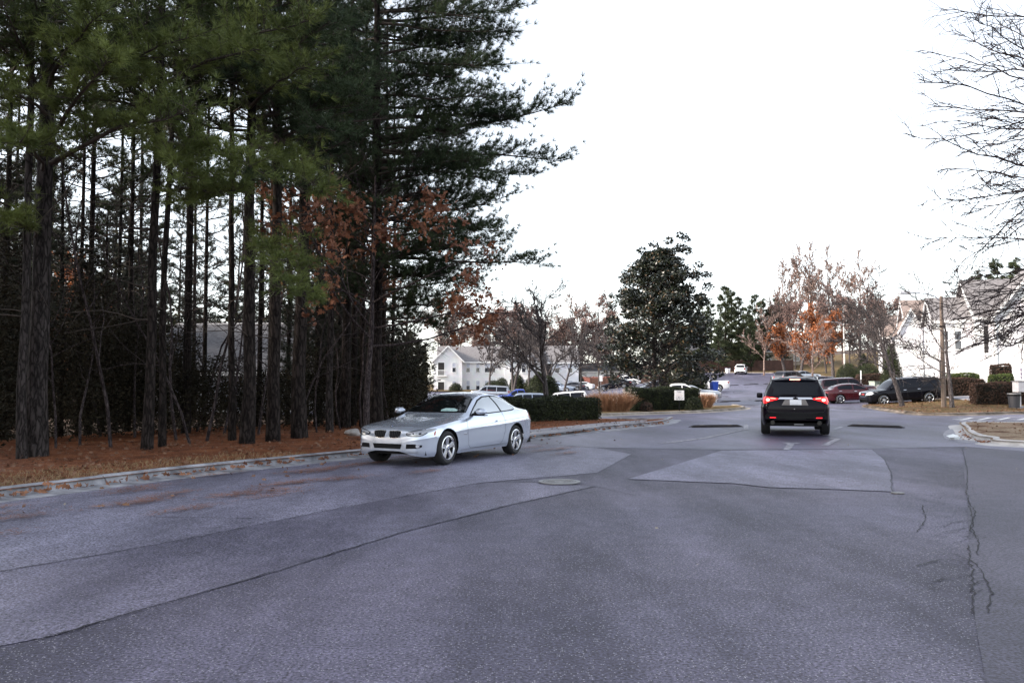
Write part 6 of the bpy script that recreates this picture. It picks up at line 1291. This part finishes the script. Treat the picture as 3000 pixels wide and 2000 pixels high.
def gable_block(par, x0, x1, y0, y1, zb, ze, rise, axis='x', mw=None, mr=None, over=.35):
    """walls + pitched roof; axis = ridge direction"""
    mw = mw or M_sid; mr = mr or M_roof; W = MB()
    if axis == 'x':
        ym = (y0 + y1) / 2; V = [(x0, y0, zb), (x1, y0, zb), (x1, y1, zb), (x0, y1, zb), (x0, y0, ze), (x1, y0, ze), (x1, y1, ze), (x0, y1, ze), (x0, ym, ze + rise), (x1, ym, ze + rise)]
        W.add(V, [(0, 1, 5, 4), (2, 3, 7, 6), (1, 2, 6, 9, 5), (3, 0, 4, 8, 7)]); W.build('wall', mw, par)
        sl = rise / ((y1 - y0) / 2)
        for sgn, ya in ((-1, y0), (1, y1)):
            ye = ya + sgn * over; zz = ze - sl * over; n_ = .14
            R = MB(); V = [(x0 - over, ye, zz), (x1 + over, ye, zz), (x1 + over, ym, ze + rise), (x0 - over, ym, ze + rise)]; R.add(V + [(a, b, c + n_) for a, b, c in V], BOXF); r = R.build('roof', mr, par)
            MB().box(x0 - over, x1 + over, min(ye, ye - sgn * .03) - .02, max(ye, ye - sgn * .03) + .02, zz - .12, zz + .10).build('fascia', M_trim, r)
        for xx in (x0 - over, x1 + over):
            for sgn, ya in ((-1, y0), (1, y1)):
                ye = ya + sgn * over; zz = ze - sl * over; t = .03
                V = [(xx - t, ye, zz - .12), (xx + t, ye, zz - .12), (xx + t, ym, ze + rise - .12), (xx - t, ym, ze + rise - .12)]; MB().add(V + [(a, b, c + .24) for a, b, c in V], BOXF).build('rake_board', M_trim, par)
    else:
        xm = (x0 + x1) / 2; V = [(x0, y0, zb), (x1, y0, zb), (x1, y1, zb), (x0, y1, zb), (x0, y0, ze), (x1, y0, ze), (x1, y1, ze), (x0, y1, ze), (xm, y0, ze + rise), (xm, y1, ze + rise)]
        W.add(V, [(0, 1, 5, 8, 4), (2, 3, 7, 9, 6), (1, 2, 6, 5), (3, 0, 4, 7)]); W.build('wall', mw, par); sl = rise / ((x1 - x0) / 2)
        for sgn, xa in ((-1, x0), (1, x1)):
            xe = xa + sgn * over; zz = ze - sl * over
            V = [(xe, y0 - over, zz), (xm, y0 - over, ze + rise), (xm, y1, ze + rise), (xe, y1, zz)]; MB().add(V + [(a, b, c + .14) for a, b, c in V], BOXF).build('roof', mr, par)
            t = .03; V = [(xe, y0 - over - t, zz - .14), (xm, y0 - over - t, ze + rise - .14), (xm, y0 - over + t, ze + rise - .14), (xe, y0 - over + t, zz - .14)]; MB().add(V + [(a, b, c + .26) for a, b, c in V], BOXF).build('rake_board', M_trim, par)
def building(name, label, loc, rz=0.): r = empty(name, loc, rz); tag(r, label, 'building', 'white apartment buildings'); return r
# left apartments, 140 m away
bx0 = (1275 - 1500) / FPX * 140; b = building('apartment_building', 'two-storey white apartments seen over the silver coupe roof', (bx0, 140, .0), rad(4))
gable_block(b, .6, 17.2, 0, 11, -1.2, 5.3, 2.6, 'x'); gable_block(b, -.2, 4.4, -1.4, 8, -1.2, 5.45, 2.3, 'y'); gable_block(b, 17.2, 24, 2.0, 12, -1.2, 5.3, 2.8, 'x'); gable_block(b, 11.4, 15.6, -.8, 6, -1.2, 5.35, 2.2, 'y')
for x, w_, cols in ((5.4, .55, 1), (6.9 + .1, .55, 1), (9.0, 1.7, 2)):
    for z in (.55, 3.5): window(b, x, z, w_, 1.55, 0, cols=cols, pane='blind')
for x in (12.5, 14.5): window(b, x, .55, .6, 1.75, -.8, pane='blind'); window(b, x, 3.5, .6, 1.5, -.8, pane='blind')
for z in (-.2, 2.95): door(b, 1.0, z, 1.0, 2.1, -1.4); 
window(b, 3.1, 3.5, .55, 1.5, -1.4, pane='blind'); window(b, 3.1, .55, .55, 1.5, -1.4, pane='blind')
rl = MB(); rl.box(.3, 1.9, -1.75, -1.70, 3.75, 3.85); rl.box(.3, 1.9, -1.75, -1.70, 2.9, 3.0); [rl.box(.3 + i * .16, .34 + i * .16, -1.74, -1.71, 3.0, 3.75) for i in range(11)]; rl.build('balcony_rail', M_trim, b); MB().box(.25, 1.95, -1.75, -1.4, 2.78, 2.9).build('balcony_floor', M_trim, b)
for z in (-.2, 2.9): door(b, 18.6, z, 1.7, 2.3, 2.0)
for x in (20.4, 22.6): window(b, x, .55, .7, 1.6, 2.0, pane='blind'); window(b, x, 3.5, .7, 1.5, 2.0, pane='blind')
MB().box(10.9, 11.2, -.35, -.05, .9, 1.35).build('meter_box', mat('grey steel', (.25, .25, .26), .5), b)
# building seen through the wood
hx = (410 - 1500) / FPX * 50; b = building('apartment_building', 'low grey roof and white wall glimpsed between the pine trunks', (hx, 50, -1.2), rad(-3))
gable_block(b, 0, 12.5, 0, 11, 0, 3.55, 3.0, 'x', M_sidl, M_roofd)
for x in (2.5, 5.2, 8.2, 9.2): window(b, x, 1.25, .8, 1.5, 0, pane='blind')
MB().box(-.35, 12.85, 5.4, 5.6, 6.60, 6.72).build('ridge_cap', mat('pale ridge', (.5, .5, .52), .6), b)
# right: near apartments
zb = Tz(35, 63) + .1; b = building('apartment_building', 'near white apartments with dark entrance behind the bronze hedge', ((2872 - 1500) / FPX * 63, 63, zb), rad(-20))
gable_block(b, 0, 26, 0, 13, -.6, 5.7, 3.3, 'x'); gable_block(b, .85, 6.6, -1.1, 6.4, -.6, 5.75, 3.6, 'y', over=.3); gable_block(b, -2.6, 0, 3.2, 11, -.6, 5.7, 2.0, 'x', over=.25)
door(b, 2.95, .35, .62, 2.2, -1.1); door(b, 3.0, 3.35, .55, 1.6, -1.1, frame=False)
sgn_ = MB()
for k, (z0, z1) in enumerate(((1.62, 1.85), (1.33, 1.55), (1.13, 1.26), (1.04, 1.08))): sgn_.box(2.36, 2.42, -1.14, -1.105, z0, z1)
sgn_.build('vertical_lettering', mat('sign purple', (.16, .11, .20), .6), b); MB().box(2.35, 2.44, -1.2, -1.105, .15, .92).build('downpipe', mat('pale purple pipe', (.42, .38, .48), .6), b)
MB().box(.80, .92, -1.18, -1.102, -.4, 5.6).build('corner_board', M_trim, b)
for x in (-1.9, -1.0): window(b, x, 3.4, .45, 1.4, 3.2)
door(b, -2.2, .1, .32, 2.4, 3.2, frame=False); MB().box(-.75, -.45, 2.9, 3.19, .4, .8).build('meter_box', MATS['grey steel'], b)
door(b, .42, 3.0, .28, 2.0, 0, frame=False)
# right: farther apartments
zb = Tz(38, 80) + .1; b = building('apartment_building', 'farther white apartments with brown roof behind the island trees', ((2668 - 1500) / FPX * 80, 80, zb), rad(-20))
gable_block(b, 0, 16, 0, 12, -.6, 5.6, 3.1, 'x', M_sid, M_roofb); gable_block(b, 3.4, 5.6, -.8, 5.5, -.6, 5.6, 2.0, 'y', M_sid, M_roofb, .25); gable_block(b, -.9, 1.0, -.7, 5.5, -.6, 5.6, 1.8, 'y', M_sid, M_roofb, .25)
for x in (1.6, 2.2): window(b, x, 3.3, .35, 1.4)
window(b, 7.2, 3.3, 1.2, 1.4, 0, cols=2); door(b, 6.2, .1, .4, 2.4, 0, frame=False)
zb = Tz(44, 102) + .1; b = building('apartment_building', 'farthest white apartments with brown roof on the rising right side', ((2590 - 1500) / FPX * 102, 102, zb), rad(-20)); gable_block(b, 0, 14, 0, 11, -.6, 5.4, 2.8, 'x', M_sid, M_roofb); gable_block(b, .8, 3.2, -.8, 5.5, -.6, 5.4, 2.0, 'y', M_sid, M_roofb, .25); window(b, 5, 3.2, 1., 1.4); window(b, 2., 3.2, .8, 1.4, -.8)
# houses beyond the fence
for px, Y, w_, lb in ((2215, 172, 11, 'tan house with grey roof beyond the brown fence'), (2300, 178, 12, 'pale house behind the orange oaks'), (2080, 176, 14, 'long pale house behind the far evergreens'), (1785, 182, 12, 'pale house glimpsed left of the magnolia')):
    x = (px - 1500) / FPX * Y; b = empty('house', (x, Y, Tz(x, Y))); tag(b, lb, 'house'); gable_block(b, -w_ / 2, w_ / 2, 0, 8, -.5, 3.4, 1.6, 'x', M_sidtan if px != 1785 else M_sid, M_roofd); window(b, -.6, 1.2, 1.1, 1.5); window(b, 2.4, 1.2, 1.1, 1.5)
# fences
def fence(p0, p1, h, label, m, n):
    p0 = np.array(p0, float); p1 = np.array(p1, float); d = p1 - p0; ang = math.atan2(d[1], d[0]); L = np.linalg.norm(d); r = empty('wood_fence', (p0[0], p0[1], Tz(*p0)), ang); tag(r, label, 'fence')
    for i in range(n + 1):
        q = p0 + d * i / n; z = Tz(*q) - Tz(*p0); MB().box(L * i / n - .07, L * i / n + .07, -.07, .07, z, z + h + .12).build('post', m, r)
    for i in range(n):
        a, b_ = p0 + d * i / n, p0 + d * (i + 1) / n; za, zb_ = Tz(*a) - Tz(*p0), Tz(*b_) - Tz(*p0); x0, x1 = L * i / n + .08, L * (i + 1) / n - .08; k = 12; P = MB()
        for j in range(k):
            xa, xb = x0 + (x1 - x0) * j / k + .008, x0 + (x1 - x0) * (j + 1) / k - .008; z = za + (zb_ - za) * (j + .5) / k; P.box(xa, xb, -.02, .02, z + .05, z + h + .01 * (j % 3))
        o = P.build('board_panel', m, r); o['kind'] = 'stuff'
M_fence = mat('fence boards', (.050, .026, .020), .85, col2=(.10, .05, .038), vscale=1.5); M_fencer = mat('red fence boards', (.11, .035, .028), .85, col2=(.17, .06, .05), vscale=1.5)
fence((29.5, 155), (52, 158), 2.0, 'long brown board fence at the end of the road', M_fence, 10); fence((14.5, 158), (29.5, 155), 2.0, 'brown board fence hidden behind the magnolia', M_fence, 6); fence((9, 168), (20, 160), 2.2, 'red board fence between the apartments and the magnolia', M_fencer, 5)
# ------------------------------------------------------------------ street furniture
M_cpole = mat('concrete pole', (.42, .39, .37), .8, col2=(.58, .55, .52), vscale=3); M_wpole = mat('wood pole', (.10, .075, .06), .85, col2=(.2, .15, .12), vscale=2, stretch=(6, 6, .6)); M_lamp = mat('lamp head', (.62, .62, .64), .35)
def lamp(px, Y, H, label, m, arm=2.1, ang=math.pi, r=.11, tilt=.35):
    x = (px - 1500) / FPX * Y; o = empty('street_lamp', (x, Y, Tz(x, Y) + .1), ang); tag(o, label, 'street lamp', 'street lamps'); MB().cyl((0, 0, 0), (0, 0, H), r * 1.25, r * .8, 12).build('pole', m, o, True, 40)
    b = MB(); P = [(0, 0, H - .35), (.35, 0, H - .02), (.9, 0, H + .15), (arm, 0, H + .2)]; 
    for p, q in zip(P[:-1], P[1:]): b.cyl(p, q, .035, n=8)
    a = b.build('arm', M_alloy, o); h = bevel_obj(MB().box(arm - .1, arm + .62, -.15, .15, H + .12, H + .30).build('lamp_head', M_lamp, o), .05, 2); MB().box(arm + .05, arm + .55, -.11, .11, H + .085, H + .118).build('lens', M_head, h)
lamp(2474, 118, 7.6, 'nearer concrete street lamp with arm before the orange oak', M_cpole); lamp(2380, 140, 8.2, 'farther street lamp with arm among the orange leaves', M_cpole, 2.0); lamp(2762, 50.5, 6.6, 'wooden lamp pole beside the split-trunk tree on the right island', M_wpole, 1.9, math.pi, .115)
# notice sign on the hedge island
sx, sy = gp(1990, 1203, .1); sy = max(sy, 47.5); sx = (1989 - 1500) / FPX * sy; o = empty('notice_sign', (sx, sy, Tz(sx, sy) + .1), rad(-8)); tag(o, 'square white notice sign on a black post before the hedge', 'sign')
MB().box(-.03, .03, -.02, .02, -.05, 1.2).build('post', M_black, o); zc_ = .93; bevel_obj(MB().box(-.29, .29, -.045, -.022, zc_ - .29, zc_ + .29).build('board', mat('sign face', (.82, .80, .80), .5), o), .004, 1)
rg = np.random.default_rng(2); bd_ = [c_ for c_ in o.children if c_.name.startswith('board')][0]
M_ink = mat('sign ink', (.05, .04, .09), .7); M_ink2 = mat('faded red ink', (.62, .42, .42), .7)
rows = [(.225, .15, .03, M_ink), (.175, .08, .03, M_ink), (.125, .20, .012, M_ink2), (.08, .11, .012, M_ink2), (.03, .20, .012, M_ink2), (-.01, .15, .012, M_ink2), (-.05, .22, .012, M_ink2), (-.09, .18, .026, M_ink), (-.13, .08, .015, M_ink), (-.17, .24, .022, M_ink), (-.215, .19, .024, M_ink)]
for dz, hw_, hh, mm in rows:
    x = -hw_; t = MB()
    while x < hw_: 
        wd = rg.uniform(.012, .03); t.box(x, min(hw_, x + wd), -.0482, -.0455, zc_ + dz - hh / 2, zc_ + dz + hh / 2); x += wd + rg.choice([.007, .007, .007, .03])
    q = t.build('text_line', mm, bd_); q['kind'] = 'stuff'
# small parking sign, thin posts
def post_sign(px, Y, top, w_, h, label): 
    x = (px - 1500) / FPX * Y; o = empty('parking_sign', (x, Y, Tz(x, Y))); tag(o, label, 'sign'); MB().box(-.03, .03, -.02, .02, 0, top).build('post', MATS['grey steel'], o); MB().box(-w_ / 2, w_ / 2, -.04, -.021, top - h, top).build('plate', M_white, o)
post_sign(1760, 112, 2.3, .45, .75, 'small white parking sign beside the thin leafless tree'); post_sign(2521, 86, 2.0, .12, .9, 'thin white marker post by the reddish hedge')
# utility boxes
def util(px, Y, label, s=1.):
    x = (px - 1500) / FPX * Y; o = empty('utility_box', (x, Y, Tz(x, Y) + .1), rad(8)); tag(o, label, 'utility box'); mg = mat('utility green', (.24, .29, .24), .55, col2=(.34, .38, .33), vscale=2)
    MB().box(-.65 * s, .65 * s, -.6 * s, .6 * s, -.3, .1).build('pad', M_walk, o); bevel_obj(MB().box(-.5 * s, .5 * s, -.45 * s, .45 * s, .1, 1.0 * s).build('cabinet', mg, o), .03, 2); MB().box(-.53 * s, .53 * s, -.48 * s, .48 * s, 1.001 * s, 1.06 * s).build('lid', mg, o); MB().box(-.30 * s, .30 * s, -.47 * s, -.452 * s, .35, .75 * s).build('warning_plate', M_white, o)
util(2568, 76, 'pale green utility box behind the parked black SUV', 1.); util(2497, 112, 'pale green utility box on the slope beside the lamp pole', 1.25)
# mailbox unit and trash can
mxp = (2990 - 1500) / FPX * 48.6; o = empty('mailbox_unit', (mxp + .35, 48.6, Tz(mxp, 48.6) + .2), rad(6)); tag(o, 'grey metal cluster mailbox on posts at the right edge', 'mailbox'); M_mail = mat('mailbox metal', (.52, .50, .52), .5, col2=(.6, .58, .6), vscale=4)
bevel_obj(MB().box(-.75, .9, -.25, .25, .82, 1.42).build('cabinet', M_mail, o), .015, 1); MB().box(-.80, .95, -.30, .30, 1.421, 1.47).build('lid', mat('mailbox dark lid', (.12, .11, .12), .5), o); MB().box(-.58, -.45, -.06, .06, -.1, .82).build('post', M_mail, o); MB().box(.55, .68, -.06, .06, -.1, .82).build('post', M_mail, o); MB().box(-.8, .95, -.45, .45, -.15, .02).build('pad', M_walk, o)
for i in range(4): bevel_obj(MB().box(-.72 + i * .405, -.72 + i * .405 + .385, -.268, -.2501, .85, 1.39).build('mail_door', M_mail, o), .006, 1)
tx_ = (2968 - 1500) / FPX * 47.6; o = empty('trash_can', (tx_, 47.6, Tz(tx_, 47.6) + .19)); tag(o, 'round dark grey trash can with black bag under the mailboxes', 'trash can'); MB().cyl((0, 0, 0), (0, 0, .78), .27, .32, 20).build('can', mat('grey plastic can', (.03, .03, .037), .5), o, True, 40)
b_ = MB(); V, F = ringm(.315, .345, .76, .82, 20); b_.add(V, F); b_.build('rim', mat('can rim', (.2, .2, .21), .45), o); b_ = MB(); b_.cyl((0, 0, .66), (0, 0, .79), .338, .335, 20, False); b_.cyl((0, 0, .70), (0, 0, .705), .31, n=20); b_.build('bag', M_black, o)
# blue cart and far bin
def cart(px, Y, m, label, h=1.1, lidm=None):
    x = (px - 1500) / FPX * Y; o = empty('wheelie_bin', (x, Y, Tz(x, Y) + .01), rad(15)); tag(o, label, 'bin'); V = [(-.26, -.3, .08), (.26, -.3, .08), (.26, .3, .08), (-.26, .3, .08), (-.33, -.38, h), (.33, -.38, h), (.33, .38, h), (-.33, .38, h)]
    bevel_obj(MB().add(V, BOXF).build('bin_body', m, o), .03, 2); bevel_obj(MB().box(-.36, .36, -.42, .42, h + .002, h + .09).build('lid', lidm or m, o), .03, 2)
    for s in (-1, 1): MB().cyl((s * .30, .28, .11), (s * .36, .28, .11), .11, n=14).build('wheel', M_rubber, o)
    MB().cyl((-.25, .44, h - .03), (.25, .44, h - .03), .025, n=8).build('handle', m, o)
cart(2091, 88, mat('blue plastic', (.015, .07, .42), .45), 'blue recycling cart at the edge of the road', 1.15); cart(2132, 148, mat('white plastic', (.7, .7, .7), .5), 'white bin with dark blue lid by the far fence', .9, mat('navy plastic', (.02, .02, .07), .5))
# rock and crushed foam box
def lump(name, loc, r, m, label, cat, seed, sq=.6):
    bm = bmesh.new(); bmesh.ops.create_icosphere(bm, subdivisions=3, radius=1.); rg = np.random.default_rng(seed); k = rg.normal(0, 2.2, (5, 3))
    for v in bm.verts:
        d = np.array(v.co); f = 1 + .16 * sum(math.sin(float(q @ d) + i) for i, q in enumerate(k)) / 2; v.co = Vector(d * f * np.array(r)); v.co.z *= sq
    me = bpy.data.meshes.new(name); bm.to_mesh(me); bm.free(); o = mobj(name, me, m, None, True, 30); o.location = loc; return tag(o, label, cat)
rx, ry = gp(1034, 1281, .12); lump('rock', (rx, ry, ground_z(rx, ry) + .06), (.20, .15, .20), mat('pale rock', (.22, .20, .19), .9, col2=(.36, .34, .33), vscale=8, bump=.6, bscale=20), 'pale rock lying in the pine straw near the coupe', 'rock', 4)
cx_, cy_ = gp(2792, 1288); o = empty('crushed_box', (cx_, cy_, .012), rad(20)); tag(o, 'crushed white foam food box lying on the concrete apron', 'litter'); M_foam = mat('white foam', (.78, .80, .80), .6)
pyobj('lid', [(-.22, -.10, .06), (.0, -.13, .07), (.03, .02, .15), (-.20, .05, .10), (.16, -.06, .10), (.14, .06, .08)], [(0, 1, 2, 3), (1, 4, 2), (4, 5, 2)], M_foam, o); MB().add([(-.05, -.10, 0), (.09, -.10, 0), (.09, .04, 0), (-.05, .04, 0), (-.09, -.13, .07), (.13, -.13, .07), (.13, .07, .07), (-.09, .07, .07)], BOXF).build('tray', M_foam, o); pyobj('torn_flap', [(.02, -.16, .006), (.24, -.22, .006), (.25, -.18, .012), (.04, -.12, .012)], [(0, 1, 2, 3)], M_foam, o)
